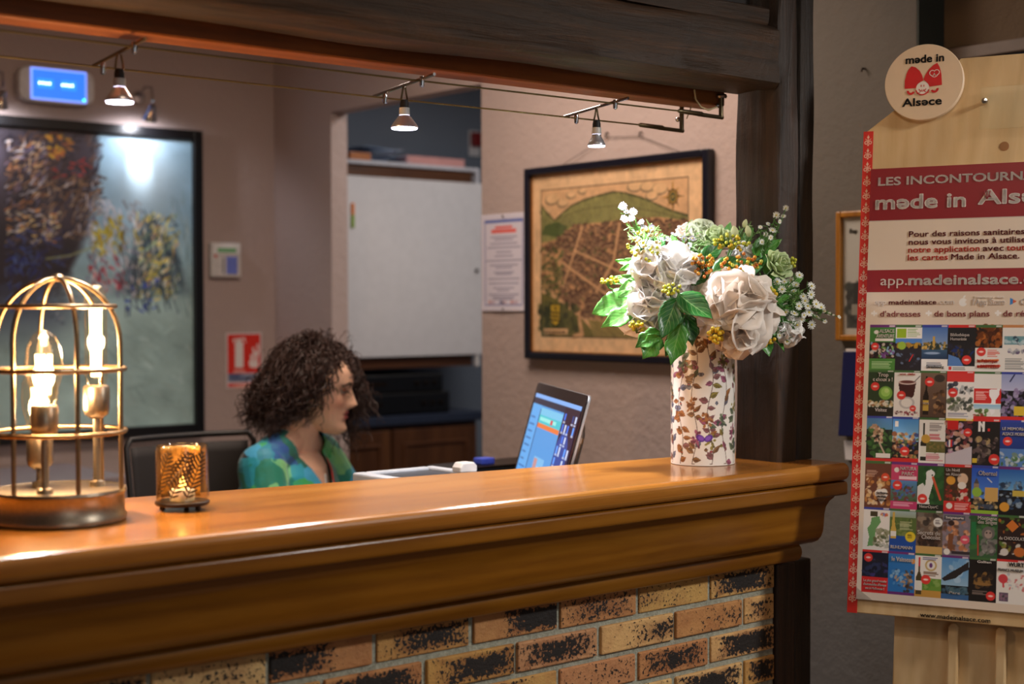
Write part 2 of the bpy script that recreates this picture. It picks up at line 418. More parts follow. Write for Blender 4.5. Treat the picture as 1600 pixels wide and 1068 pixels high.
def hewn(lo, hi, seg, axis, amp=.006, seed=1):
    """squared timber with worn arrises and a slightly wavy hewn surface"""
    rng = random.Random(seed); mb = MB(); ax = 'XYZ'.index(axis); o = [i for i in range(3) if i != ax]
    n = 8; a0, a1 = lo[o[0]], hi[o[0]]; b0, b1 = lo[o[1]], hi[o[1]]; c = min(a1-a0, b1-b0)*.10
    prof = [(a0+c, b0), ((a0+a1)/2, b0), (a1-c, b0), (a1, b0+c), (a1, (b0+b1)/2), (a1, b1-c), (a1-c, b1), ((a0+a1)/2, b1), (a0+c, b1), (a0, b1-c), (a0, (b0+b1)/2), (a0, b0+c)]
    ph = [(rng.uniform(0, 6), rng.uniform(3, 9), rng.uniform(0, 6), rng.uniform(10, 22)) for _ in prof]
    vs = []; N = len(prof)
    for k in range(seg+1):
        x = lo[ax]+(hi[ax]-lo[ax])*k/seg
        for i, (a, b) in enumerate(prof):
            p = ph[i]; w = amp*(.6*math.sin(p[0]+p[1]*x)+.4*math.sin(p[2]+p[3]*x))
            da, db = (a-(a0+a1)/2), (b-(b0+b1)/2); L = math.hypot(da, db)
            q = [0, 0, 0]; q[ax] = x; q[o[0]] = a+da/L*(w-amp); q[o[1]] = b+db/L*(w-amp); vs.append(q)
    fs = [(k*N+i, k*N+(i+1) % N, (k+1)*N+(i+1) % N, (k+1)*N+i) for k in range(seg) for i in range(N)]
    fs += [tuple(range(N-1, -1, -1)), tuple(seg*N+i for i in range(N))]
    return mb.put(vs, fs)
CT = 1.12                                                            # counter top height
tp = hewn((2.168, 1.815, CT), (2.228, 1.935, ZC-.002), 40, 'Z', .004, 3).build('timber_post', M_tZ, smooth=True)
tag(tp, 'dark brown upright timber post standing on the counter behind the flower vase', 'post')
tp2 = hewn((2.231, 1.822, CT), (2.282, 1.93, ZC-.002), 40, 'Z', .003, 4).build('timber_post', M_tD, smooth=True)
tag(tp2, 'narrow blackish timber upright fixed along the right side of the brown post', 'post')
lp = MB(); lp.box((2.172, 1.824, 0), (2.226, 1.93, .925)); lp = lp.build('timber_post', M_tZ, bevel=.004)
tag(lp, 'greyish lower timber upright beside the right end of the brickwork', 'post')
lp2 = MB(); lp2.box((2.2275, 1.828, 0), (2.279, 1.93, .925)); lp2 = lp2.build('timber_post', M_tD, bevel=.004)
tag(lp2, 'blackish lower timber upright against the grey wall under the counter end', 'post')
bm_ = hewn((-.94, 1.815, 1.42+.405), (2.166, 1.935, 1.42+.527), 90, 'X', .004, 5).build('timber_beam', M_tX, smooth=True)
tag(bm_, 'thick rough-hewn dark timber beam spanning the top of the reception opening', 'beam')
b2 = hewn((-.94, 1.84, 1.42+.528), (2.166, 1.93, 1.42+.562), 60, 'X', .003, 6).build('timber_rail', M_tX, smooth=True)
tag(b2, 'thin brown timber rail lying on top of the heavy beam', 'rail')
M_orange = wood('warm_pine_board', srgb(104, 54, 18), srgb(136, 74, 26), srgb(160, 92, 36), 'X', .5)
b3 = MB(); b3.box((-.94, 1.938, 1.42+.384), (2.150, 1.995, 1.42+.53)); b3 = b3.build('lintel_board', M_orange, bevel=.004)
tag(b3, 'orange-brown smooth board fixed along the back of the timber beam', 'board')
up = MB(); up.box((-.94, 1.89, 1.42+.5635), (2.167, 1.925, ZC-.001)); struct(up.build('wall_upper', plain('dark_panel', srgb(40, 34, 32), .5)))
# ------------------------------------------------------------------ RECEPTION COUNTER
M_top = wood('oiled_counter_oak', srgb(142, 84, 26), srgb(164, 104, 38), srgb(180, 122, 54), 'X', .24, .35, bump=.03)
M_mould = wood('counter_moulding_oak', srgb(108, 62, 10), srgb(130, 80, 16), srgb(146, 95, 26), 'X', .3, .25, bump=.02)
XE, YF = 2.277, 1.73
counter = thing('reception_counter', 'long orange-brown wooden reception counter with stepped mouldings on a brick base', 'counter', (1.0, 1.9, 0))
ctb = MB(); ctb.prism([(-.94, YF), (XE, YF), (XE, 2.10), (2.1, 2.035), (1.0, 2.165), (-.94, 2.26)], CT-.034, CT)
ct = ctb.build('countertop', M_top, counter, bevel=.0135, bseg=5)
def sweep(prof, x0=-.94, yend=1.925):
    mb = MB(); n = len(prof); vs = []
    for s_, z in prof: vs.append((x0, YF+s_, z))
    for s_, z in prof: vs.append((XE-s_, YF+s_, z))
    for s_, z in prof: vs.append((XE-s_, yend, z))
    fs = [(k*n+i, k*n+(i+1) % n, (k+1)*n+(i+1) % n, (k+1)*n+i) for k in range(2) for i in range(n)]
    fs += [tuple(range(n-1, -1, -1)), tuple(2*n+i for i in range(n))]
    return mb.put(vs, fs)
def arc(cx, cz, r, a0, a1, n=8, rz=None):
    return [(cx+r*math.cos(math.radians(a0+(a1-a0)*i/n)), cz+(rz or r)*math.sin(math.radians(a0+(a1-a0)*i/n))) for i in range(n+1)]
INN = .098
sweep([(INN, 1.0855), (.010, 1.0855)]+arc(.012, 1.079, .006, 100, 180, 4)+[(.006, 1.063)]+arc(.011, 1.063, .005, 180, 270, 4)+[(INN, 1.058)]).build('step_moulding', M_mould, counter, smooth=True)
sweep([(INN, 1.0575), (.022, 1.0575), (.024, 1.053), (.030, 1.046), (.0345, 1.035), (.0365, 1.02), (.037, 1.005), (.038, .99), (.0405, .979), (.045, .971), (.052, .9665), (.06, .966), (INN, .966)]).build('cove_moulding', M_mould, counter, smooth=True)
sweep([(INN, .9655), (.066, .9655)]+arc(.075, .948, .009, 90, 270, 10, .0172)+[(INN, .9305)]).build('torus_moulding', M_mould, counter, smooth=True)
# bricks
t = NT('burnt_brick'); a = t.add('ShaderNodeAttribute', attribute_name='tone'); uvn = t.add('ShaderNodeAttribute', attribute_name='brickuv')
v = t.coord(); n1 = t.noise(v, 60, 6, .7, .5); n2 = t.noise(v, 170, 3, .6); n3 = t.noise(v, 22, 4, .6)
sep = t.add('ShaderNodeSeparateColor'); t.ln(a.outputs['Color'], sep.inputs[0])
base = t.ramp(sep.outputs[0], [(0, srgb(228, 192, 130)), (.35, srgb(216, 168, 108)), (.6, srgb(196, 152, 78)), (.85, srgb(192, 130, 84)), (1, srgb(228, 188, 140))])
base = t.mix(t.ramp(n3.outputs[0], [(.4, (0, 0, 0)), (.7, (.5, .5, .5))]), base, srgb(150, 86, 50))
su = t.add('ShaderNodeSeparateColor'); t.ln(uvn.outputs['Color'], su.inputs[0])
# burn centre per brick in G (position) and strength in B, with a soft edge and speckle
dx = t.math('ABSOLUTE', t.math('SUBTRACT', su.outputs[0], sep.outputs[1])); edge = t.math('SUBTRACT', .52, dx)
dz = t.math('ABSOLUTE', t.math('SUBTRACT', su.outputs[1], .5)); edge2 = t.math('SUBTRACT', .47, dz)
e = t.math('MINIMUM', t.math('MULTIPLY', edge, 2.2), t.math('MULTIPLY', edge2, 3.0))
e = t.math('MULTIPLY', t.math('ADD', e, t.math('SUBTRACT', t.math('MULTIPLY', n1.outputs[0], .9), .45)), sep.outputs[2])
sp = t.math('ADD', t.math('MULTIPLY', e, .55), t.math('MULTIPLY', t.math('SUBTRACT', n2.outputs[0], .5), 2.0))
burn = t.ramp(sp, [(.19, (0, 0, 0)), (.33, (1, 1, 1))])
halo = t.ramp(e, [(.1, (0, 0, 0)), (.5, (.55, .55, .55))])
base = t.mix(halo, base, srgb(122, 66, 34)); base = t.mix(burn, base, srgb(32, 25, 22))
t.set(base=base, rough=.75); t.bump(t.math('ADD', n1.outputs[0], n2.outputs[0]), .5, .004); M_brick = t.m
def mortar_mat():
    t = NT('mortar'); n = t.noise(t.coord(), 140, 5, .7); t.set(base=t.ramp(n.outputs[0], [(.3, srgb(140, 140, 124)), (.7, srgb(190, 190, 172))]), rough=.95); t.bump(n.outputs[0], .8, .006); return t.m
YBK = YF+.097
rng = random.Random(21); bb = MB(); tones = []; uvs = []
pitch, bh = .0587, .0480; ln_ = .185
for r in range(16):
    z1 = .930-.0015-r*pitch; z0 = z1-bh
    if z0 < 0: break
    x = 2.168 if r % 2 == 0 else 2.168
    first = True
    while x > -.9:
        L = (ln_*.5 if (r % 2 and first) else ln_)-.009; first = False
        j = rng.uniform(-.002, .002); jy = rng.uniform(-.0015, .0015); x0 = x-L
        bb.box((x0, YBK+jy, z0+rng.uniform(-.001, .001)), (x, YBK+.055, z1))
        tn = (rng.random(), rng.choice([.15, .5, .5, .85, .4, .6]), rng.choice([.25, .55, .95, 1.25, 1.6, 1.1, 1.35]), 1)
        tones += [tn]*8
        uvs += [(0, 0, 0, 1), (1, 0, 0, 1), (1, 0, 0, 1), (0, 0, 0, 1), (0, 1, 0, 1), (1, 1, 0, 1), (1, 1, 0, 1), (0, 1, 0, 1)]
        x -= L+.009+j
bo = bb.build('brick_facing', M_brick, counter)
for nm, dat in (('tone', tones), ('brickuv', uvs)):
    ca = bo.data.color_attributes.new(nm, 'FLOAT_COLOR', 'POINT'); ca.data.foreach_set('color', np.array(dat, dtype=np.float32).ravel())
bv = bo.modifiers.new('bevel', 'BEVEL'); bv.width = .0025; bv.segments = 2
mo = MB(); mo.box((-.92, YBK+.0055, 0), (2.169, YBK+.085, .9295)); mo.build('mortar_bed', mortar_mat(), counter)
# ================================================================== CAGE LAMP
M_brass = plain('aged_brass', srgb(150, 124, 92), .34, 1, .06)
M_nickel = plain('brushed_bronze', srgb(150, 138, 122), .36, 1, .1, 200)
M_glass = glass('clear_glass')
M_bulb = glass('bulb_glass', (1, .95, .86), .08)
M_fil = emit('glowing_filament', (1, .66, .30), 16, (1, .7, .4))
LX, LY = .8235, 1.983
lamp = thing('cage_table_lamp', 'brass wire cage table lamp with glowing filament bulbs at left end of counter', 'lamp', (LX, LY, CT))
T = Matrix.Translation((LX, LY, CT))
MB(T).lathe([(.086, 0), (.0905, .002), (.0915, .008), (.0885, .012), (.0885, .038), (.0915, .042), (.0905, .046), (.086, .044), (.001, .042)], 64).build('base', M_nickel, lamp, smooth=True)
cg = MB(T); RB = .0855; Z0, ZS, ZA = .044, .250, .339
for k in range(6):
    a = 2*PI*(k+.40)/6; pts = [(RB*math.cos(a), RB*math.sin(a), z) for z in np.linspace(Z0, ZS, 8)]
    for i in range(1, 13):
        ph = PI/2*i/12; r = RB*math.cos(ph); z = ZS+(ZA-ZS)*math.sin(ph); pts.append((r*math.cos(a), r*math.sin(a), z))
    MB(T).tube(pts, .0034, 8).build('cage_rib', M_brass, lamp, smooth=True)
for z, r in ((.125, .0905), (.212, .0905), (.300, .078)):
    MB(T).tube([(r*math.cos(2*PI*i/48), r*math.sin(2*PI*i/48), z) for i in range(48)], .0032, 8, closed=True).build('cage_ring', M_brass, lamp, smooth=True)
MB(T).lathe([(.001, .334), (.008, .336), (.0095, .340), (.007, .344), (.001, .346)], 16).build('finial', M_brass, lamp, smooth=True)
def lamp_bulb(dx, dy, zs, kind):
    """stem, socket and a filament bulb whose socket starts at height zs above the counter"""
    B = T @ Matrix.Translation((dx, dy, 0))
    MB(B).lathe([(.011, .043), (.011, .05), (.0055, .052), (.0050, zs)], 14).build('stem', M_nickel, lamp, smooth=True)
    so = MB(B).lathe([(.008, zs), (.0165, zs+.006), (.0185, zs+.014), (.0185, zs+.044), (.0165, zs+.047), (.0135, zs+.047)], 24).build('socket', M_nickel, lamp, smooth=True)
    zb = zs+.046
    if kind == 'tube':
        pr = [(.013, zb), (.0155, zb+.012), (.0155, zb+.122), (.0145, zb+.134), (.009, zb+.143), (.001, zb+.147)]; fr, f0, f1 = .007, zb+.014, zb+.112
    else:
        pr = [(.013, zb), (.015, zb+.010), (.0225, zb+.034), (.0255, zb+.055), (.0235, zb+.078), (.0165, zb+.094), (.008, zb+.102), (.001, zb+.104)]; fr, f0, f1 = .0095, zb+.016, zb+.07
    b = MB(B).lathe(pr, 28).build('bulb', M_bulb, lamp, smooth=True)
    fl = MB(B); n = 8
    for k in range(n):
        a = 2*PI*k/n; a2 = 2*PI*(k+.5)/n
        fl.tube([(fr*.8*math.cos(a), fr*.8*math.sin(a), f0), (fr*math.cos(a2), fr*math.sin(a2), f1)], .0018, 6)
    fl.build('filament', M_fil, b, smooth=True)
    light('POINT', 'lamp_bulb_light', T @ Vector((dx, dy, (f0+f1)/2)), 6.0, WARM, .02)
lamp_bulb(-.033, -.030, .118, 'edison')
lamp_bulb(.060, .010, .140, 'tube')
lamp_bulb(-.006, .054, .068, 'edison')
# ================================================================== CANDLE HOLDER with an LED tea light
CXY = at(288, 797, 'Z', CT); cx_, cy_ = CXY.x, CXY.y+.006
ch = thing('candle_holder', 'amber glass candle holder printed with palm leaves beside the cage lamp', 'candle holder', (cx_, cy_, CT))
T = Matrix.Translation((cx_, cy_, CT))
M_dkmetal = plain('dark_iron', srgb(48, 38, 32), .4, .8)
pl = MB(T); pl.lathe([(.001, .008), (.0375, .008), (.0395, .010), (.0395, .013), (.0375, .0145), (.001, .0135)], 40); pl.build('saucer', M_dkmetal, ch, smooth=True)
for k in range(3):
    a = 2*PI*k/3+.9; MB(T).ball((.03*math.cos(a), .03*math.sin(a), .0042), (.0045, .0045, .0042), 10, 6).build('foot', M_dkmetal, ch, smooth=True)
M_amber = glass('amber_glass', (.99, .93, .80), .16)
MB(T).lathe([(.0375, .0145), (.0375, .094), (.0368, .096), (.0360, .094), (.0360, .0155)], 48, cap=False).build('glass_cup', M_amber, ch, smooth=True)
lin = MB(T); lin.grid(lambda u, v: (.0352*math.cos(.15+1.9*u+.1), .0352*math.sin(.15+1.9*u+.1), .017+.075*v), 24, 10)
lin.build('gold_lining', plain('gold_foil', srgb(160, 114, 50), .35, .35, .5, 160), ch, smooth=True, solid=.0003)
lf = MB(T)
def cylp(a, z, r=.0379): return Vector((r*math.cos(a), r*math.sin(a), z))
def frond(a0, z0, a1, z1, n, L):
    pts = [cylp(a0+(a1-a0)*i/14, z0+(z1-z0)*i/14) for i in range(15)]; lf.tube(pts, .0007, 5)
    da, dz = a1-a0, z1-z0; Ln = math.hypot(da*.038, dz)
    for i in range(n):
        f = (i+.5)/n; a = a0+da*f; z = z0+dz*f
        for sgn in (-1, 1):
            ux, uz = da*.038/Ln, dz/Ln; px_, pz_ = -uz*sgn, ux*sgn
            l = L*math.sin(PI*(.15+.8*f)); dx = (px_*.8+ux*.6)*l; dz_ = (pz_*.8+uz*.6)*l
            w = .0022; q = []
            for tt, ww in ((0, .3), (.4, 1), (.8, .7), (1, 0)):
                q.append((a+dx*tt/.038, z+dz_*tt, ww*w))
            up_ = [cylp(A-ux*W/.038, min(.092, max(.017, Z-uz*W))) for A, Z, W in q]; dn = [cylp(A+ux*W/.038, min(.092, max(.017, Z+uz*W))) for A, Z, W in q]
            lf.put(up_+dn, [(k, k+1, 5+k, 4+k) for k in range(3)])
for a0 in (-2.5, -1.9, -.6, .6, 1.8, 3.0): frond(a0, .02, a0+.75, .088, 11, .022)
frond(-1.55, .088, -2.6, .04, 10, .02)
lf.build('palm_print', plain('gold_brown_print', srgb(70, 46, 20), .4, .3), ch, solid=.0003)
tl = thing('tea_light', 'small white tea light with a flickering flame tip inside the amber glass', 'candle', (cx_, cy_, CT+.0148))
T2 = Matrix.Translation((cx_-.002, cy_-.004, CT+.0148))
MB(T2).lathe([(.0001, 0), (.0175, 0), (.0180, .002), (.0180, .015), (.0165, .017), (.0001, .0165)], 28).build('cup', plain('white_plastic', srgb(225, 220, 210), .4, sss=.1), tl, smooth=True)
MB(T2).lathe([(.0001, .0166), (.0035, .019), (.0055, .023), (.005, .027), (.0028, .032), (.0001, .037)], 14).build('flame', emit('candle_flame', (1, .62, .16), 7), tl, smooth=True)
light('POINT', 'tea_light_glow', (cx_-.002, cy_-.004, CT+.055), .07, (1, .66, .3), .012)
# ================================================================== ON THE BACK WALL
M_print = vcol('printed_paper', .6)
M_paint = vcol('oil_paint', .32, .25, bump=.35, bscale=160)
M_black = plain('black_lacquer', srgb(14, 14, 17), .3)
M_blackm = plain('black_matt', srgb(20, 19, 20), .6)
M_white = plain('white_plastic_case', srgb(214, 210, 208), .4)
def painting():
    x0, x1, z0, z1 = 1.47, 2.491, .999, 2.011
    W = 360; H = 360; cv = Cv(W, H, (120, 150, 160)); rg = random.Random(5)
    def q(px, py): return ((1.812+px*(.679/292)-x0)/(x1-x0)*W, (py-208-px*.045)/(448)*H)
    n1 = fbm(W, H, 4, 6, 1); n2 = fbm(W, H, 9, 5, 2); n3 = fbm(W, H, 24, 3, 8)
    yy, xx = np.mgrid[0:H, 0:W]; px = (x0+xx/W*(x1-x0)-1.812)/(.679/292); py = yy/H*448+208+px*.045
    sky = np.array([140, 178, 202]); low = np.array([164, 192, 190])
    tt = np.clip((py-330)/150+n1-.5, 0, 1)[..., None]
    a = sky*(1-tt)+low*tt
    a = a*(.82+.36*n2[..., None])
    glare = np.exp(-(((px-215)/55)**2+((py-275)/75)**2))[..., None]; a = a*(1-glare*.75)+np.array([205, 222, 228])*glare*.75  # pale oval: the spotlight's glare put into the canvas colour
    navy = np.clip((480-py)/60, 0, 1)*np.clip((70-px)/50+n1-.3, 0, 1)*np.clip((py-340)/40, 0, 1)
    a = a*(1-navy[..., None])+np.array([38, 50, 105])*navy[..., None]
    dl = np.clip((py-430)/40, 0, 1)*np.clip((150-px)/90+(n1-.5)*1.2, 0, 1)*np.clip((540-py)/60, 0, 1)
    a = a*(1-.7*dl[..., None])+np.array([52, 58, 84])*.7*dl[..., None]
    # dark mass
    right = 150-np.abs(py-285)*.25+np.where(py > 360, (py-360)*-.15, 0)+(n1-.5)*70
    m = np.clip((right-px)/16, 0, 1)*np.clip((470-py+(n2-.5)*80)/30, 0, 1)
    dk = np.array([46, 36, 44])*(.5+n2[..., None])
    a = a*(1-m[..., None]*.93)+dk*m[..., None]*.93
    m2 = np.clip(((py-322)*.62-np.abs(px-225)*1.15+(n2-.5)*34)/14, 0, 1)*np.clip((472-py+(n1-.5)*50)/22, 0, 1)
    a = a*(1-m2[..., None]*.85)+np.array([70, 86, 96])*(.6+.8*n3[..., None])*m2[..., None]*.85
    cv.a = np.clip(a/255, 0, 1)
    def strokes(n, bx, by, cols, l, w, ang, al=.85, spread=.5):
        for _ in range(n):
            X, Y = q(rg.uniform(*bx), rg.uniform(*by)); an = ang+rg.gauss(0, spread); L = rg.uniform(.4, 1)*l
            c = rg.choice(cols); d = rg.uniform(.75, 1.15); cv.line(X, Y, X+L*math.cos(an), Y+L*math.sin(an), rg.uniform(.5, 1)*w, tuple(min(255, k*d) for k in c), al)
    ob, tn, wh = (190, 120, 66), (146, 112, 78), (206, 200, 205)
    strokes(260, (0, 140), (215, 330), [(30, 22, 28), (70, 46, 40), (24, 22, 34), (90, 60, 44)], 14, 3, -.7)
    strokes(150, (0, 60), (230, 330), [ob, (214, 176, 130), wh, (180, 130, 90), (120, 110, 140)], 9, 1.8, -.6)
    strokes(150, (55, 140), (285, 380), [tn, (168, 128, 90), wh, (120, 90, 66), (196, 170, 140)], 9, 1.7, -.8)
    strokes(26, (60, 95), (215, 250), [(206, 130, 50), (196, 150, 40), (150, 80, 40)], 7, 4, .3)
    strokes(16, (70, 125), (255, 285), [(150, 36, 34), (196, 60, 50)], 8, 2.4, .1)
    strokes(120, (0, 75), (330, 380), [(230, 190, 110), (226, 150, 80), wh, (236, 214, 170), (60, 48, 80)], 7, 2.2, -.2)
    strokes(110, (0, 90), (355, 420), [(30, 34, 80), (54, 74, 140), (24, 26, 50), (80, 66, 70)], 13, 2.6, .4)
    strokes(60, (0, 50), (400, 480), [(40, 60, 150), (30, 40, 100), (76, 96, 150)], 12, 2.6, -1.2)
    strokes(240, (120, 205), (315, 455), [wh, (184, 190, 205), (236, 230, 232), (150, 150, 164), (120, 124, 150)], 11, 2.8, 1.2)
    strokes(70, (130, 180), (340, 395), [(206, 190, 40), (176, 150, 40), (224, 204, 90)], 8, 3, 1.3)
    strokes(40, (120, 180), (395, 450), [(190, 50, 60), (210, 80, 90), (140, 40, 60)], 6, 3, 1.2)
    strokes(250, (198, 264), (345, 472), [(224, 206, 80), (240, 232, 206), (160, 190, 160), (226, 180, 130), (206, 210, 200), (60, 90, 110), (236, 220, 130)], 10, 3.0, -1.0)
    strokes(46, (196, 265), (330, 480), [(24, 30, 42), (34, 46, 60), (40, 60, 90)], 20, 1.8, 1.25, .9, .25)
    strokes(40, (170, 200), (350, 480), [(26, 28, 40), (50, 54, 70)], 18, 1.4, 1.4, .8, .3)
    strokes(22, (180, 230), (440, 490), [(50, 70, 180), (60, 86, 200), (30, 40, 90)], 7, 3, .2)
    strokes(60, (60, 150), (440, 500), [wh, (40, 40, 60), (90, 96, 120)], 6, 1.4, -.3)
    strokes(90, (255, 290), (300, 500), [(170, 190, 190), (196, 212, 214), (120, 150, 156)], 20, 1.6, 1.35, .5, .15)
    cv.path([q(60, 402), q(95, 398), q(135, 385)], 2.2, (150, 156, 110), .8)
    strokes(90, (100, 292), (500, 655), [(168, 196, 192), (146, 174, 176), (182, 202, 200)], 22, 5, .4, .35)
    p = thing('abstract_painting', 'large blue abstract oil painting in a black frame on the back wall', 'painting', ((x0+x1)/2, YB-.02, z0))
    sheet('canvas_paint', cv, plane_fn((x0, YB-.036, z0), (1, 0, 0), (0, 0, 1), x1-x0, z1-z0), M_paint, p)
    bk = MB(); bk.box((x0, YB-.0345, z0), (x1, YB-.006, z1)); bk.build('canvas', M_white, p)
    fr = MB(); f = .035
    for lo, hi in (((x0-f, z0-f), (x0-.001, z1+f)), ((x1+.001, z0-f), (x1+f, z1+f)), ((x0-.001, z1+.001), (x1+.001, z1+f)), ((x0-.001, z0-f), (x1+.001, z0-.001))):
        fr.box((lo[0], YB-.055, lo[1]), (hi[0], YB-.002, hi[1]))
    fr.build('frame', M_black, p, bevel=.002)
painting()
# picture spots above the painting
M_chrome = plain('chrome', srgb(200, 200, 205), .12, 1, .02)
M_lensw = emit('lit_lens', (.80, .84, 1), 26)
def picture_spot(x, label):
    z = 2.062; y = YB-.15
    s = thing('picture_spotlight', label, 'spotlight', (x, YB-.02, z+.05), 'chrome spotlights above the painting')
    MB().lathe([(.001, 0), (.022, 0), (.022, .012), (.001, .014)], 20, basis((x+.02, YB-.001, z+.09), (1, 0, 0), (0, 0, 1), (0, -1, 0))).build('wall_plate', M_chrome, s, smooth=True)
    pts = [(x+.02, YB-.012, z+.09), (x+.018, YB-.06, z+.12), (x+.01, y+.02, z+.11), (x+.004, y, z+.06)]
    MB().tube(pts, .004, 8).build('arm', M_chrome, s, smooth=True)
    d = (Vector((x-.0, YB, 1.80))-Vector((x, y, z))).normalized(); u = d.orthogonal().normalized(); v = d.cross(u)
    B = basis((x, y, z+.03), u, v, d)
    MB(B).lathe([(.001, -.02), (.011, -.018), (.014, 0), (.024, .03), (.026, .036), (.024, .036), (.012, .012)], 24, cap=False).build('reflector', M_chrome, s, smooth=True)
    MB(B).lathe([(.001, .03), (.023, .0305), (.0231, .0335), (.001, .034)], 20).build('lens', M_lensw, s, smooth=True)
    light('SPOT', 'picture_spot_beam', Vector((x, y, z+.03))+d*.045, 5.5, HALO, .012, (x+.01, YB, 1.87), 38, .9)
    light('SPOT', 'picture_spot_spill', Vector((x, y, z+.03))+d*.045, 2.2, HALO, .012, (x+.01, YB, 1.80), 165, .5)
picture_spot(2.282, 'small chrome spotlight above the right half of the blue painting')
picture_spot(1.764, 'small chrome spotlight above the painting at the left edge of view')
# emergency light
el = thing('emergency_light', 'glowing blue emergency light unit high on the back wall above the painting', 'emergency light', (1.993, YB, 2.10))
bx = MB(); n = 24; out = []
for i in range(n*4):
    a = 2*PI*i/(n*4); c, s_ = math.cos(a), math.sin(a); e = .5
    out.append((1.993+.131*abs(c)**.42*(1 if c > 0 else -1), 2.160+.061*abs(s_)**.42*(1 if s_ > 0 else -1)))
B = Matrix(((1, 0, 0, 0), (0, 0, -1, YB), (0, 1, 0, 0), (0, 0, 0, 1)))
bx.prism(out, .001, .045, B); bx.build('housing', M_white, el, bevel=.006, bseg=3)
MB().box((1.900, YB-.0475, 2.108), (2.094, YB-.0455, 2.213)).build('screen_rim', emit('blue_rim', srgb(120, 150, 255), 1.3), el, bevel=.001)
MB().box((1.906, YB-.0495, 2.114), (2.088, YB-.0477, 2.207)).build('screen', emit('blue_screen', srgb(44, 112, 222), 1.1), el)
for k, x_ in enumerate((1.943, 2.022)):
    MB().box((x_-.022+k*.004, YB-.0512, 2.146), (x_+.034, YB-.0497, 2.178)).build('light_window', emit('cyan_window', srgb(50, 150, 240), .9), el)
    ld = MB()
    for j in range(4): ld.ball((x_-.015+j*.0115, YB-.0525, 2.162+.001*(j%2)), (.0028, .002, .0034), 10, 6)
    ld.build('led_row', emit('white_led', (.85, .97, 1), 5), el, smooth=True)
MB().ball((2.083, YB-.0505, 2.118), (.004, .002, .004), 8, 6).build('indicator', emit('green_led', (.05, 1, .15), 3), el)
# alarm keypad
kp = thing('alarm_keypad', 'white wall keypad with a green display and blue buttons right of the painting', 'keypad', (2.632, YB, 1.524))
MB().box((2.570, YB-.028, 1.524), (2.694, YB-.001, 1.651)).build('case', M_white, kp, bevel=.006, bseg=3)
MB().box((2.578, YB-.031, 1.608), (2.688, YB-.0285, 1.645)).build('display_rim', plain('keypad_rim', srgb(232, 230, 232), .35), kp, bevel=.001)
MB().box((2.594, YB-.0325, 1.615), (2.670, YB-.0312, 1.630)).build('display', emit('lcd_green', srgb(70, 104, 66), .5), kp)
MB().box((2.632, YB-.0300, 1.536), (2.676, YB-.0285, 1.600)).build('key_panel', plain('blue_keys', srgb(84, 100, 200), .4), kp)
kk = MB()
for i in range(4):
    for j in range(4): MB.box(kk, (2.6345+i*.0105, YB-.0318, 1.539+j*.0152), (2.6425+i*.0105, YB-.0302, 1.551+j*.0152))
kk.build('keys', plain('pale_keys', srgb(130, 146, 224), .4), kp)
MB().box((2.616, YB-.0295, 1.538), (2.622, YB-.0285, 1.596)).build('label_strip', plain('grey_strip', srgb(120, 120, 130), .5), kp)
MB().ball((2.588, YB-.0285, 1.601), (.006, .0015, .007), 10, 6).build('emblem', plain('red_dot', srgb(206, 70, 60), .4), kp)
# fire extinguisher sign
def ext_sign():
    W, H = 96, 134; cv = Cv(W, H, (226, 214, 216)); R = (222, 42, 26)
    cv.rect(4, 4, W-4, H-24, R)
    cv.rect(24, 26, 46, 84, (236, 228, 226)); cv.ell(35, 27, 11, 8, (236, 228, 226)); cv.rect(31, 15, 39, 24, (236, 228, 226)); cv.line(20, 17, 50, 14, 4, (236, 228, 226)); cv.line(20, 17, 22, 24, 3, (236, 228, 226)); cv.line(48, 15, 52, 24, 3, (236, 228, 226))
    for k, (x, h) in enumerate(((66, 26), (72, 44), (79, 34), (84, 52))):
        cv.path([(x, 82), (x-3, 82-h*.35), (x+3, 82-h*.7), (x+1, 82-h)], 5.5, (240, 226, 224))
    cv.ell(75, 78, 12, 8, (240, 226, 224)); cv.rect(20, 90, 50, 96, (236, 170, 160))
    cv.rect(4, 98, W-4, 118, (122, 132, 160)); cv.rect(8, 101, 36, 108, (70, 84, 130)); cv.rect(14, 110, 84, 115, (84, 92, 128)); cv.rect(44, 98, 86, 101, (200, 200, 214))
    cv.rect(4, 122, W-4, 130, R); cv.ell(48, 130, 30, 5, (240, 180, 170))
    s = thing('extinguisher_sign', 'red and white fire extinguisher sign on the back wall behind the seated woman', 'sign', (2.715, YB, 1.118))
    MB().box((2.641, YB-.004, 1.116), (2.789, YB-.001, 1.320)).build('board', M_white, s)
    sheet('print', cv, plane_fn((2.641, YB-.0045, 1.116), (1, 0, 0), (0, 0, 1), .148, .204), M_print, s)
ext_sign()
# low sideboard along the back wall
sb = thing('sideboard', 'low sideboard with a pale lilac-grey top against the back wall', 'sideboard', (1.2, 4.6, 0))
MB().box((.3, 4.31, .862), (2.02, YB-.016, .888)).build('worktop', plain('lilac_grey_top', srgb(150, 140, 146), .4), sb, bevel=.003)
MB().box((.33, 4.35, .0), (1.99, YB-.02, .861)).build('body', plain('dark_cabinet', srgb(34, 26, 28), .5), sb)
for k in range(3):
    dd = MB().box((.335+k*.552, 4.332, .03), (.335+k*.552+.545, 4.3495, .85)).build('door', plain('dark_door', srgb(44, 34, 34), .45), sb, bevel=.003)
    MB().tube([(.36+k*.552+.48, 4.325, .6), (.36+k*.552+.48, 4.318, .62), (.36+k*.552+.48, 4.318, .70), (.36+k*.552+.48, 4.325, .72)], .004, 6).build('handle', M_chrome, dd, smooth=True)
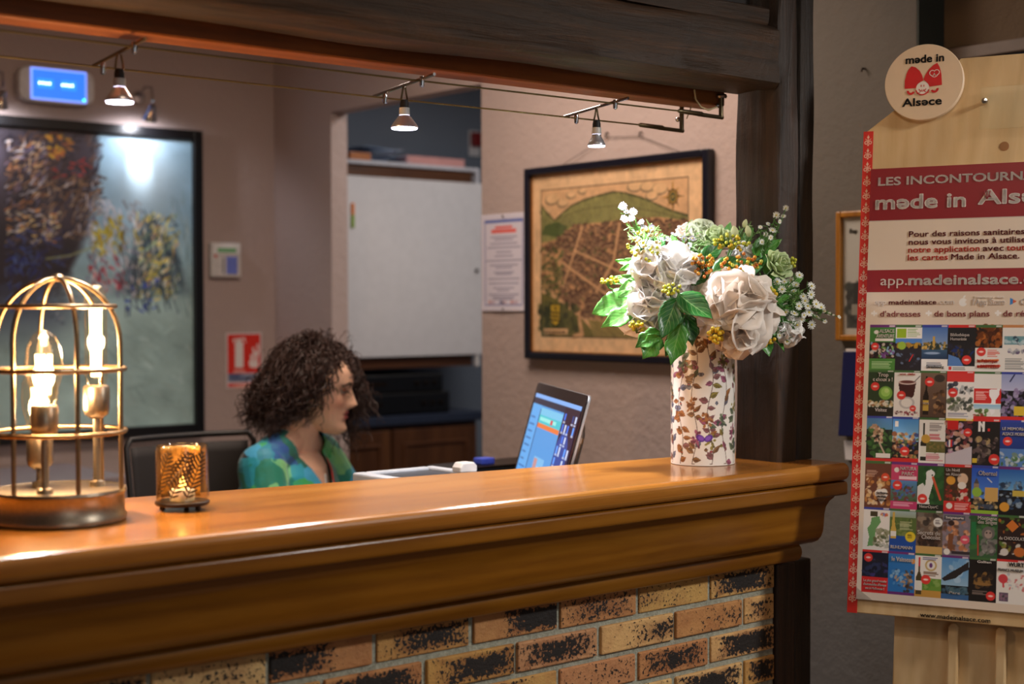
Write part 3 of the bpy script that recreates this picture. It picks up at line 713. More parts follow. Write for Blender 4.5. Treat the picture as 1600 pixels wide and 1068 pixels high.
# ================================================================== ON THE RIGHT WALL
def notice():
    W, H = 108, 150; cv = Cv(W, H, (214, 208, 222)); rg = random.Random(2)
    for e in ((9, 9, W-9, 11), (9, H-11, W-9, H-9), (9, 9, 11, H-9), (W-11, 9, W-9, H-9)): cv.rect(*e, (120, 124, 170))
    cv.gradv(10, 9, W-10, 14, (110, 122, 180), (84, 104, 180))
    cv.rect(34, 19, 74, 23, (226, 110, 104)); cv.rect(25, 24, 83, 30, (228, 104, 96))
    for y, w_ in ((35, 62), (39, 44), (45, 64), (51, 78), (58, 36), (64, 44), (71, 84), (78, 66), (82, 40), (89, 48), (92, 38), (99, 74), (106, 70), (113, 50), (117, 30), (123, 72), (127, 54), (130, 46)):
        x = (W-w_)/2; 
        while x < (W+w_)/2:
            l = rg.uniform(2, 7); cv.rect(x, y, min(x+l, (W+w_)/2), y+1.6, (138, 134, 160), .9); x += l+1
    for x in (18, 46, 72): cv.rect(x, 133, x+16, 139, (196, 176, 190)); cv.rect(x, 133, x+5, 138, (110, 120, 160) if x == 46 else (200, 150, 150))
    n = thing('notice_sheet', 'white printed A4 notice pinned on the wall left of the framed map', 'notice', (XW, 3.465, 1.40))
    y0, y1, zb, zt = 3.578, 3.356, 1.402, 1.699
    def fn(u, v):
        b = np.exp(-((v-.12)/.16)**2)*np.sin(u*PI)**2*.004+np.where(v < .1, (.1-v)*.03, 0)+.0015
        return np.stack([XW-b, y0+(y1-y0)*(u*(.97+.03*v)+.015*(1-v)), zb+(zt-zb)*v], 1)
    sh = sheet('sheet', cv, fn, M_print, n); so_ = sh.modifiers.new('solid', 'SOLIDIFY'); so_.thickness = .0006; so_.offset = -1
    for z_ in (1.691, 1.428, 1.408): MB().ball((XW-.006, 3.466, z_), (.003, .0035, .0035), 10, 6).build('pin', M_dkmetal, n, smooth=True)
notice()
def town_map():
    y0, y1, z0, z1 = 3.340, 2.603, 1.261, 1.824                      # y0 is the far (left) edge
    fw_ = .021; W, H = 440, 334; rg = random.Random(9)
    cv = Cv(W, H, (232, 192, 148)); n = fbm(W, H, 6, 4, 3); n2 = fbm(W, H, 40, 3, 4)
    cv.a *= (.93+.12*n)[..., None]
    mx0, my0, mx1, my1 = 26, 30, W-40, H-30; MW, MH = mx1-mx0, my1-my0
    def q(u, v): return mx0+u*MW, my0+v*MH
    def P(pts, col, al=1): cv.poly([q(*p) for p in pts], col, al)
    P([(0, 0), (1, 0), (1, 1), (0, 1)], (216, 172, 128))
    # clouds
    for cx, cy, r in ((.08, .07, .05), (.16, .10, .04), (.22, .05, .035), (.3, .03, .03), (.66, .03, .05), (.74, .04, .045), (.82, .06, .05), (.77, .10, .04), (.03, .15, .04)):
        X, Y = q(cx, cy); cv.ell(X, Y, r*MW, r*MH*.75, (120, 104, 80)); cv.ell(X+1, Y-1.5, r*MW-1.5, r*MH*.75-1.5, (222, 182, 136))
    ridge = [(0, .10), (.05, .16), (.10, .21), (.15, .17), (.22, .12), (.32, .085), (.42, .065), (.52, .05), (.6, .065), (.7, .10), (.8, .15), (.9, .20), (1, .235)]
    P(ridge+[(1, .6), (0, .6)], (140, 136, 82))
    cv.path([q(*p) for p in ridge], 1.8, (60, 56, 34))
    for _ in range(700):
        u = rg.random(); zr = np.interp(u, [p[0] for p in ridge], [p[1] for p in ridge]); v = zr+rg.random()*.16
        X, Y = q(u, v); sl = (u-.5)*6; L = rg.uniform(3, 9); cv.line(X, Y, X+sl*.4, Y+L, 1, rg.choice([(92, 92, 48), (136, 132, 74), (80, 80, 44), (150, 140, 84)]), .6)
    for _ in range(90):
        u = rg.random(); zr = np.interp(u, [p[0] for p in ridge], [p[1] for p in ridge]); X, Y = q(u, zr+.004); cv.ell(X, Y, 1.8, 2.2, (70, 74, 42))
    cv.path([q(.1, .21), q(.3, .15), q(.55, .14), q(.8, .2), q(1, .27)], 1, (76, 70, 40))
    # town ground
    town = [(.0, .36), (.12, .34), (.24, .25), (.4, .245), (.62, .235), (.82, .235), (1, .27), (1, .84), (.7, .86), (.5, .9), (.3, .86), (.1, .72), (0, .66)]
    P(town, (196, 148, 104))
    P([(0, .30), (.13, .33), (.20, .26), (.12, .22), (.03, .24)], (84, 96, 52))
    # houses along streets
    def road(pts, w_): cv.path([q(*p) for p in pts], w_, (206, 160, 116))
    for _ in range(1500):
        u = rg.random(); v = rg.uniform(.25, .86)
        if v > np.interp(u, [0, .1, .3, .5, 1], [.66, .72, .86, .9, .85]) or v < np.interp(u, [0, .12, .24, 1], [.38, .34, .25, .25]): continue
        if u < .16 and v > .42 and rg.random() < .75: continue
        X, Y = q(u, v); a = rg.choice([.35, -.5, .9, -.1])+rg.gauss(0, .12); L = rg.uniform(3.5, 7); B_ = rg.uniform(2.2, 3.6); c, s_ = math.cos(a), math.sin(a)
        roof = rg.choice([(122, 78, 54), (104, 66, 48), (140, 96, 70), (86, 62, 48), (160, 120, 86)])
        k = [(X-L*c+B_*s_, Y-L*s_-B_*c), (X+L*c+B_*s_, Y+L*s_-B_*c), (X+L*c, Y+L*s_), (X-L*c, Y-L*s_)]
        cv.poly(k, roof); k2 = [(X-L*c, Y-L*s_), (X+L*c, Y+L*s_), (X+L*c-1, Y+L*s_+4), (X-L*c-1, Y-L*s_+4)]; cv.poly(k2, (198, 156, 116)); cv.path(k2+[k2[0]], .8, (70, 48, 36), .8)
        for d in (-.5, 0, .5): cv.line(X+L*c*d, Y+L*s_*d+1, X+L*c*d-.4, Y+L*s_*d+3.4, 1, (80, 56, 42), .8)
        cv.path(k+[k[0]], .8, (58, 40, 32), .8)
        if rg.random() < .12: cv.ell(X+5, Y+5, 2.5, 3, (88, 96, 52))
    for pts, w_ in (([(.02, .42), (.16, .50), (.30, .60), (.48, .72), (.62, .88)], 5), ([(.30, .27), (.24, .45), (.16, .66)], 5), ([(.56, .26), (.52, .5), (.40, .7)], 6), ([(.24, .42), (.42, .50), (.58, .58), (.95, .66)], 4), ([(.74, .26), (.70, .5), (.8, .8)], 4), ([(.06, .68), (.22, .82), (.40, .96)], 6)):
        road(pts, w_)
    for _ in range(140): X, Y = q(rg.uniform(0, .16), rg.uniform(.40, .80)); cv.ell(X, Y, rg.uniform(2, 5), rg.uniform(2, 4), rg.choice([(96, 98, 54), (116, 112, 66), (80, 84, 48)]), 0, .9)
    # lower slopes and trees
    P([(0, .70), (.1, .74), (.3, .88), (.42, 1), (0, 1)], (112, 104, 54)); P([(.38, .98), (.34, .88), (.5, .9), (.7, .87), (1, .85), (1, 1), (.38, 1)], (146, 128, 74))
    for _ in range(260):
        X, Y = q(rg.uniform(.35, 1), rg.uniform(.87, .99)); cv.line(X, Y, X+rg.uniform(6, 16), Y+rg.uniform(3, 9), 1, rg.choice([(96, 92, 50), (176, 150, 96), (120, 106, 60)]), .7)
    cv.path([q(.28, .88), q(.30, .98), q(.24, 1.0)], 9, (206, 160, 116))
    for _ in range(170): X, Y = q(rg.uniform(-.02, .26), rg.uniform(.78, .97)); cv.ell(X, Y, rg.uniform(3, 6), rg.uniform(4, 8), rg.choice([(66, 70, 36), (88, 90, 46), (104, 100, 54), (56, 60, 34)]), 0, .95)
    # crest and banner
    X, Y = q(.105, .855); cv.poly([(X-13, Y-20), (X+13, Y-20), (X+13, Y+6), (X+9, Y+15), (X, Y+20), (X-9, Y+15), (X-13, Y+6)], (60, 46, 26)); cv.poly([(X-12, Y-19), (X+12, Y-19), (X+12, Y+5), (X+8, Y+14), (X, Y+18.5), (X-8, Y+14), (X-12, Y+5)], (196, 162, 50))
    for d in (-4, 3, 10): cv.path([(X-11, Y+d-3), (X-3, Y+d), (X+3, Y+d-2), (X+10, Y+d+1)], 2.6, (50, 42, 30))
    for k in range(5): cv.line(X, Y-13, X+3.6*math.cos(k*1.2566-1.57), Y-13+3.6*math.sin(k*1.2566-1.57), 1.4, (60, 46, 26))
    cv.poly([(X-34, Y+24), (X+36, Y+24), (X+34, Y+37), (X-32, Y+37)], (70, 54, 36)); cv.poly([(X-33, Y+25), (X+35, Y+25), (X+33, Y+36), (X-31, Y+36)], (222, 180, 132))
    # compass star
    X, Y = q(.905, .115)
    for k in range(16):
        a = k*PI/8; L = (33 if k % 4 == 0 else 25 if k % 2 == 0 else 14); b = .2
        cv.poly([(X, Y), (X+9*math.cos(a-b*1.6), Y+9*math.sin(a-b*1.6)), (X+L*.8*math.cos(a), Y+L*math.sin(a))], (60, 46, 28)); cv.poly([(X, Y), (X+9*math.cos(a+b*1.6), Y+9*math.sin(a+b*1.6)), (X+L*.8*math.cos(a), Y+L*math.sin(a))], (204, 150, 50))
    cv.ell(X, Y, 12, 13, (50, 38, 24)); cv.ell(X, Y, 9.6, 10.6, (196, 150, 60)); cv.ell(X, Y, 7.2, 8.2, (70, 78, 50)); cv.path([(X-3, Y+3), (X-1, Y-3), (X+1, Y+2), (X+3, Y-3)], 1.4, (200, 160, 70))
    for e in ((0, 0, 1, 0), (1, 0, 1, 1), (0, 1, 1, 1), (0, 0, 0, 1)): a = q(e[0], e[1]); b = q(e[2], e[3]); cv.line(*a, *b, 1.6, (44, 36, 28))
    cv.a *= (.90+.2*n2)[..., None]
    m = thing('framed_town_map', 'framed old bird\'s-eye town map with compass star hanging on the right wall', 'framed map', (XW, 2.97, z0))
    MB().box((XW-.012, y1+fw_*.6, z0+fw_*.6), (XW-.004, y0-fw_*.6, z1-fw_*.6)).build('backing', M_blackm, m)
    sheet('map_print', cv, plane_fn((XW-.0128, y0-fw_, z0+fw_), (0, -1, 0), (0, 0, 1), y0-y1-2*fw_, z1-z0-2*fw_), M_print, m)
    fr = MB(); M_navy = plain('black_frame_wood', srgb(18, 19, 32), .28)
    for lo, hi in (((y1, z0), (y1+fw_, z1)), ((y0-fw_, z0), (y0, z1)), ((y1+fw_, z1-fw_), (y0-fw_, z1)), ((y1+fw_, z0), (y0-fw_, z0+fw_))):
        fr.box((XW-.03, lo[0], lo[1]), (XW-.002, hi[0], hi[1]))
    fr.build('frame', M_navy, m, bevel=.004)
    gi = MB(); g = fw_+.0035
    for lo, hi in (((y1+fw_, z0+fw_), (y1+g, z1-fw_)), ((y0-g, z0+fw_), (y0-fw_, z1-fw_)), ((y1+fw_, z1-g), (y0-fw_, z1-fw_)), ((y1+fw_, z0+fw_), (y0-fw_, z0+g))):
        gi.box((XW-.018, lo[0]+.0002, lo[1]), (XW-.012, hi[0]-.0002, hi[1]))
    gi.build('gilt_fillet', plain('gilt', srgb(170, 120, 60), .35, .7), m)
    MB().box((XW-.0162, y1+fw_, z0+fw_), (XW-.0148, y0-fw_, z1-fw_)).build('glazing', glass('picture_glass', refl=.08), m)
    sc_ = (y0-y1-2*fw_)/W
    def bz(px_, py_): return Vector((XW-.0140, y0-fw_-px_*sc_, z1-fw_-py_*(z1-z0-2*fw_)/H))
    X, Y = q(.105, .855)
    text('RIQUEWIHR', .0135, basis(bz(X-29, Y+34.5), (0, -1, 0), (0, 0, 1), (-1, 0, 0)), plain('map_ink', srgb(60, 44, 30), .8), m, width=58*sc_, depth=.0002)
    wn = at(948, 214, 'X', XW-.006); wn2 = at(1001, 213, 'X', XW-.006); wl = at(872, 262, 'X', XW-.012); wr = at(1068, 239, 'X', XW-.012)
    MB().tube([wl, wn, wn2, wr], .0009, 5).build('hanging_wire', M_dkmetal, m)
    for nm_, p in (('nail', at(948, 207, 'X', XW-.006)), ('nail', at(1001, 206, 'X', XW-.006))):
        MB().tube([p+Vector((.0055, 0, 0)), p-Vector((.004, 0, .002)), p-Vector((.006, 0, .009)), p-Vector((.002, 0, .013))], .0022, 6).build(nm_, M_dkmetal, m)
town_map()
# lobby end of the right wall: framed photo, navy folder, leaflet, hook
def photo_frame():
    y0, y1, z0, z1 = 2.200, 2.005, 1.334, 1.640
    W, H = 60, 90; cv = Cv(W, H, (168, 166, 160)); rg = random.Random(4)
    cv.rect(5, 50, W-5, 84, (60, 60, 58)); cv.blot(6, 52, W-6, 82, [(30, 32, 30), (96, 96, 90), (120, 118, 110), (48, 52, 48)], 120, 1, 5)
    cv.rect(10, 66, 34, 74, (130, 126, 116)); cv.rect(12, 50, 20, 66, (34, 36, 34))
    p = thing('framed_photo', 'wooden framed black-and-white photo on the grey wall behind the brochure stand', 'framed photo', (XW, 2.1, z0))
    sheet('photo_print', cv, plane_fn((XW-.0105, y0-.012, z0+.012), (0, -1, 0), (0, 0, 1), y0-y1-.024, z1-z0-.024), M_print, p)
    MB().box((XW-.010, y1+.006, z0+.006), (XW-.002, y0-.006, z1-.006)).build('backing', M_white, p)
    fr = MB(); f = .0145; 
    for lo, hi in (((y1, z0), (y1+f, z1)), ((y0-f, z0), (y0, z1)), ((y1+f, z1-f), (y0-f, z1)), ((y1+f, z0), (y0-f, z0+f))): fr.box((XW-.022, lo[0], lo[1]), (XW-.001, hi[0], hi[1]))
    fr.build('frame', wood('honey_frame', srgb(120, 74, 14), srgb(160, 104, 26), srgb(180, 126, 44), 'Z', .4), p, bevel=.003)
    tm = plain('caption_ink', srgb(60, 56, 54), .8)
    text('Bap', .016, basis((XW-.0110, y0-.034, z1-.052), (0, -1, 0), (0, 0, 1), (-1, 0, 0)), tm, p, .01)
photo_frame()
fo = thing('document_folder', 'dark navy folder fixed on the grey wall below the framed photo', 'folder', (XW, 2.12, 1.11))
MB().put([(XW-.028, 2.186, 1.108), (XW-.028, 2.05, 1.112), (XW-.002, 2.05, 1.112), (XW-.002, 2.186, 1.108), (XW-.020, 2.178, 1.309), (XW-.020, 2.045, 1.313), (XW-.002, 2.045, 1.313), (XW-.002, 2.178, 1.309)], [(0, 3, 2, 1), (4, 5, 6, 7), (0, 1, 5, 4), (1, 2, 6, 5), (2, 3, 7, 6), (3, 0, 4, 7)]).build('cover', plain('navy_cover', srgb(20, 26, 72), .35), fo, bevel=.002)
MB().box((XW-.017, 2.052, 1.306), (XW-.006, 2.172, 1.3155)).build('pages', M_white, fo)
lf_ = MB(); lf_.put([(XW-.012, 2.176, 1.052), (XW-.012, 2.07, 1.050), (XW-.002, 2.07, 1.050), (XW-.002, 2.176, 1.052), (XW-.010, 2.182, 1.096), (XW-.010, 2.07, 1.098), (XW-.002, 2.07, 1.098), (XW-.002, 2.182, 1.096)], [(0, 3, 2, 1), (4, 5, 6, 7), (0, 1, 5, 4), (1, 2, 6, 5), (2, 3, 7, 6), (3, 0, 4, 7)])
tag(lf_.build('leaflet', plain('white_leaflet', srgb(190, 186, 186), .6)), 'small white leaflet on the grey wall directly under the navy folder', 'leaflet')
hk = at(1350, 107, 'X', XW-.004); hb = MB(); hb.tube([hk+Vector((.0038, 0, 0)), hk-Vector((.006, 0, 0)), hk-Vector((.009, 0, .008))], .0024, 7)
tag(hb.build('wall_hook', M_dkmetal), 'tiny dark hook high on the bare grey wall right of the post', 'hook')
# ================================================================== THE BACK OFFICE SEEN THROUGH THE DOORWAY
YC = 4.9
M_brown = wood('brown_cabinet_wood', srgb(52, 30, 16), srgb(84, 50, 28), srgb(108, 68, 38), 'X', .4)
M_brownZ = wood('brown_door_wood', srgb(46, 26, 14), srgb(78, 46, 24), srgb(104, 66, 36), 'Z', .4)
M_panel = plain('white_panel', srgb(206, 204, 206), .45, var=.03)
uc = thing('wall_cabinet', 'white-fronted wall cabinet with a brown body seen through the doorway', 'cabinet', (3.45, 5.1, 1.2))
MB().box((2.99, YC+.012, 1.165), (3.86, 5.299, 1.984)).build('body', M_brown, uc)
MB().box((2.98, YC-.004, 1.9845), (3.89, 5.299, 2.000)).build('top_shelf', plain('pale_edge', srgb(190, 190, 198), .4), uc, bevel=.002)
MB().box((3.874, YC-.004, 1.90), (3.89, YC+.2, 1.984)).build('side_trim', plain('pale_edge_trim', srgb(190, 190, 198), .4), uc)
dp = MB().box((3.0, YC-.012, 1.212), (3.93, YC+.0105, 1.935)).build('door', M_panel, uc, bevel=.002)
MB().ball((3.864, YC-.018, 1.568), .008, 12, 8).build('knob', M_dkmetal, dp, smooth=True)
MB().box((3.868, YC-.010, 1.160), (3.884, YC+.01, 1.2115)).build('foot', M_white, uc, bevel=.003)
tg = MB(); tg.box((3.2325, YC-.0205, 1.728), (3.2475, YC-.0125, 1.778)); tg.cur = 1; tg.box((3.2325, YC-.0205, 1.778), (3.2475, YC-.0125, 1.826))
tag(tg.build('adhesive_tab', [plain('tab_green', srgb(120, 150, 40), .5), plain('tab_orange', srgb(206, 120, 50), .5)], bevel=.003), 'small orange and green tab stuck on the left edge of the white cabinet front', 'tab')
sd = thing('office_sideboard', 'dark brown panelled sideboard with a bluish top in the room behind', 'sideboard', (3.4, 5.1, 0))
MB().box((2.96, YC-.03, .935), (3.90, 5.299, .972)).build('worktop', plain('blue_black_top', srgb(40, 48, 66), .35), sd, bevel=.004)
MB().box((2.98, YC, 0), (3.87, 5.299, .9345)).build('body', M_brownZ, sd)
for k in range(2):
    xa = 2.99+k*.44; d = MB(); d.box((xa, YC-.018, .06), (xa+.43, YC-.0005, .915)); d = d.build('door', M_brownZ, sd, bevel=.004)
    r = MB(); 
    for lo, hi in (((xa+.05, .12), (xa+.062, .86)), ((xa+.368, .12), (xa+.38, .86)), ((xa+.062, .848), (xa+.368, .86)), ((xa+.062, .12), (xa+.368, .132))): r.box((lo[0], YC-.026, lo[1]), (hi[0], YC-.0185, hi[1]))
    r.build('panel_moulding', M_brown, d, bevel=.003)
def device(x0, x1, z0, z1, label, y0=YC):
    d = thing('audio_unit', label, 'electronic unit', ((x0+x1)/2, y0+.1, z0))
    MB().box((x0, y0+.006, z0), (x1, y0+.30, z1)).build('case', M_blackm, d, bevel=.004)
    MB().box((x0+.006, y0, z0+.006), (x1-.006, y0+.0055, z1-.006)).build('front_panel', M_black, d, bevel=.002)
    for k in range(3): MB().lathe([(.010, 0), (.009, .010), (.001, .011)], 14, basis((x1-.05-k*.045, y0-.0002, (z0+z1)/2), (1, 0, 0), (0, 0, 1), (0, -1, 0))).build('knob', M_dkmetal, d, smooth=True)
    MB().box((x0+.04, y0-.002, (z0+z1)/2-.008), (x0+.17, y0-.0002, (z0+z1)/2+.010)).build('display', M_dkmetal, d)
device(3.22, 3.735, .973, 1.062, 'lower black electronic unit on the sideboard under the white cabinet')
device(3.24, 3.70, 1.063, 1.138, 'upper black electronic unit stacked on the other unit')
# things on top of the wall cabinet
pb = MB(); pb.box((3.53, YC+.02, 2.0005), (3.83, YC+.26, 2.036)); tag(pb.build('flat_box', plain('pink_card', srgb(196, 142, 138), .6), bevel=.003), 'flat pinkish box lying on top of the wall cabinet', 'box')
def paper_pile():
    p = thing('paper_pile', 'untidy pile of bluish papers on the left part of the wall cabinet top', 'papers', (3.36, YC+.1, 2.0))
    rg = random.Random(8)
    for k in range(9):
        a = rg.uniform(-.5, .5); cx, cy = 3.40+rg.uniform(-.05, .05), YC+.15+rg.uniform(-.02, .03); z = 2.001+k*.007; w_ = .13; h_ = .09; lift = rg.uniform(.004, .02)
        def fn(u, v, a=a, cx=cx, cy=cy, z=z, lift=lift):
            x, y = (u-.5)*2*w_, (v-.5)*2*h_; return (cx+x*math.cos(a)-y*math.sin(a), cy+x*math.sin(a)+y*math.cos(a), z+lift*(u*u*.5+math.sin(v*5+a*3)*.15+.15))
        MB().grid(fn, 10, 8).build('sheet_of_paper', plain('bluish_paper_%d' % (k % 3), [srgb(160, 178, 206), srgb(186, 196, 214), srgb(140, 162, 192)][k % 3], .7), p, smooth=True, solid=.0015)
paper_pile()
bg = MB(); bg.ball((3.17, YC+.14, 2.041), (.085, .08, .040), 18, 12); tag(bg.build('cloth_bag', plain('black_cloth', srgb(30, 34, 46), .8), smooth=True), 'black cloth bag slumped at the left end of the wall cabinet top', 'bag')
ob_ = MB(); ob_.box((3.24, YC+.0, 2.0005), (3.34, YC+.03, 2.03)); tag(ob_.build('folded_card', plain('orange_card', srgb(170, 104, 56), .6), bevel=.002), 'small orange-brown folded card in front of the bluish papers', 'card')
rb = at(742, 218, 'Y', 5.29); rd = thing('red_call_point', 'small dark red box on the far office wall above the cabinet', 'call point', (rb.x, 5.3, rb.z))
MB().box((rb.x-.024, 5.27, rb.z-.032), (rb.x+.024, 5.299, rb.z+.032)).build('case', plain('dark_red', srgb(120, 24, 24), .4), rd, bevel=.004)
MB().box((rb.x-.030, 5.292, rb.z-.075), (rb.x+.030, 5.2985, rb.z+.04)).build('back_plate', M_panel, rd)
# ================================================================== LOW-VOLTAGE CABLES AND SPOTS
M_cable = plain('cable_metal', srgb(120, 108, 74), .4, .7)
M_dbr = plain('tarnished_bracket', srgb(110, 96, 72), .32, .9)
YN, YR = 1.9305, 2.035; ZN, ZF = 1.784, 1.768
tr = thing('cable_track', 'pair of low-voltage lighting cables with metal brackets strung under the lintel board', 'lighting cable', (1.0, 2.0, 1.78))
for y, z in ((YN, ZN), (YR, ZF)):
    MB().tube([(-.9, y, z+.004), (.6, y, z), (1.4, y, z-.001), (2.06, y, z)], .0016, 6).build('cable', M_cable, tr, smooth=True)
for y, z, zt, x0 in ((YN, ZN, 1.8235, 2.045), (YR, ZF, 1.83, 2.045)):
    br_ = MB(); br_.tube([(2.13, y, zt), (2.13, y, z-.003)], .0045, 10); br_.tube([(x0+.02, y, z-.002), (2.134, y, z-.003)], .004, 10)
    br_.tube([(x0-.035, y, z), (x0-.03, y, z), (x0+.03, y, z-.001), (x0+.035, y, z-.001)], [.002, .0042, .0048, .003], 10)
    br_.build('bracket', M_dbr, tr, smooth=True)
    MB().lathe([(.001, 0), (.010, 0), (.012, .004), (.010, .008), (.001, .008)], 18, Matrix.Translation((2.13, y, zt-.006))).build('rosette', M_chrome, tr, smooth=True)
    MB().ball((2.115, y-.004, z+.018), (.005, .005, .005), 10, 6).build('clamp_screw', M_chrome, tr, smooth=True)
MB().box((2.10, 1.997, 1.822), (2.15, 2.05, 1.836)).build('mounting_block', M_orange, tr)
MB().tube([at(1085, 140, 'Y', 1.93), at(1087, 155, 'Y', 1.928), at(1095, 167, 'Y', 1.926), at(1107, 172, 'Y', 1.924), at(1120, 167, 'Y', 1.924)], .0017, 7).build('feed_wire', plain('cream_wire', srgb(190, 170, 130), .5), tr, smooth=True)
MB().tube([at(1086, 150, 'Y', 1.93), at(1081, 165, 'Y', 1.97), at(1073, 185, 'Y', 2.03)], .0012, 7).build('feed_wire', plain('cream_wire2', srgb(150, 130, 100), .5), tr, smooth=True)
for (x0, y, z, l) in ((.60, YN, ZN, .08), (.52, YR, ZF, .10)):
    MB().tube([(x0, y, z), (x0+.01, y, z), (x0+l-.01, y, z), (x0+l, y, z)], [.002, .0042, .0042, .002], 8).build('tensioner', plain('yellow_sleeve', srgb(190, 160, 70), .4, .5), tr, smooth=True)
M_lens = emit('spot_lens', (.84, .82, 1), 9)
M_refl = plain('dichroic_reflector', srgb(214, 208, 216), .30, .8, .05)
M_socket = plain('ceramic_socket', srgb(196, 196, 196), .4)
def spot(x, label, r, style, energy):
    s = thing('cable_spotlight', label, 'spotlight', (x, 1.98, 1.775), 'spotlights clipped on the cables')
    MB().tube([(x, 1.897, ZN+.006), (x, 2.068, ZF+.006)], .0028, 8).build('crossbar', M_brass if style == 'brass' else M_chrome, s, smooth=True)
    for y, z in ((YN, ZN), (YR, ZF)):
        MB().lathe([(.001, -.010), (.004, -.008), (.0045, .002), (.004, .0075), (.001, .008)], 12, Matrix.Translation((x, y, z-.001))).build('clamp', M_chrome, s, smooth=True)
    T = Matrix.Translation((x, 1.98, 0)); z0 = 1.713
    hb = MB(T)
    for sg in (-1, 1): hb.tube([(sg*.004, sg*.003, 1.780), (sg*.007, sg*.004, 1.768), (sg*.0065, 0, 1.758)], .0016, 6)
    hb.build('holder', M_brass if style == 'brass' else M_dbr, s, smooth=True)
    MB(T).lathe([(.001, 1.759), (.006, 1.758), (.0075, 1.752), (.0075, 1.746), (.001, 1.745)], 16).build('socket', M_blackm, s, smooth=True)
    MB(T).lathe([(.001, 1.7455), (.0085, 1.745), (.0088, 1.733), (.001, 1.7325)], 16).build('bulb_base', M_socket, s, smooth=True)
    MB(T).lathe([(.0085, 1.7325), (r*.52, z0+.016), (r*.82, z0+.007), (r, z0+.001), (r*.97, z0-.001)], 28, cap=False).build('reflector', M_refl if style != 'led' else plain('led_heatsink', srgb(170, 170, 176), .35, .5), s, smooth=True)
    MB(T).lathe([(.001, z0+.0005), (r*.93, z0+.001), (r*.93, z0-.003), (.001, z0-.0035)], 28).build('lens', M_lens, s, smooth=True)
    light('SPOT', 'cable_spot_beam', (x, 1.98, z0-.006), energy*1.4, HALO, .02, (x+.0, 1.98, 0), 142, 1.0)
spot(.917, 'brass-barred halogen spotlight on the cables, leftmost near the blue emergency light', .0205, 'brass', 9)
spot(1.416, 'chrome halogen spotlight on the cables in front of the doorway', .0225, 'chrome', 11)
spot(1.848, 'white-collared spotlight on the cables above the framed map, rightmost one', .0165, 'led', 26)
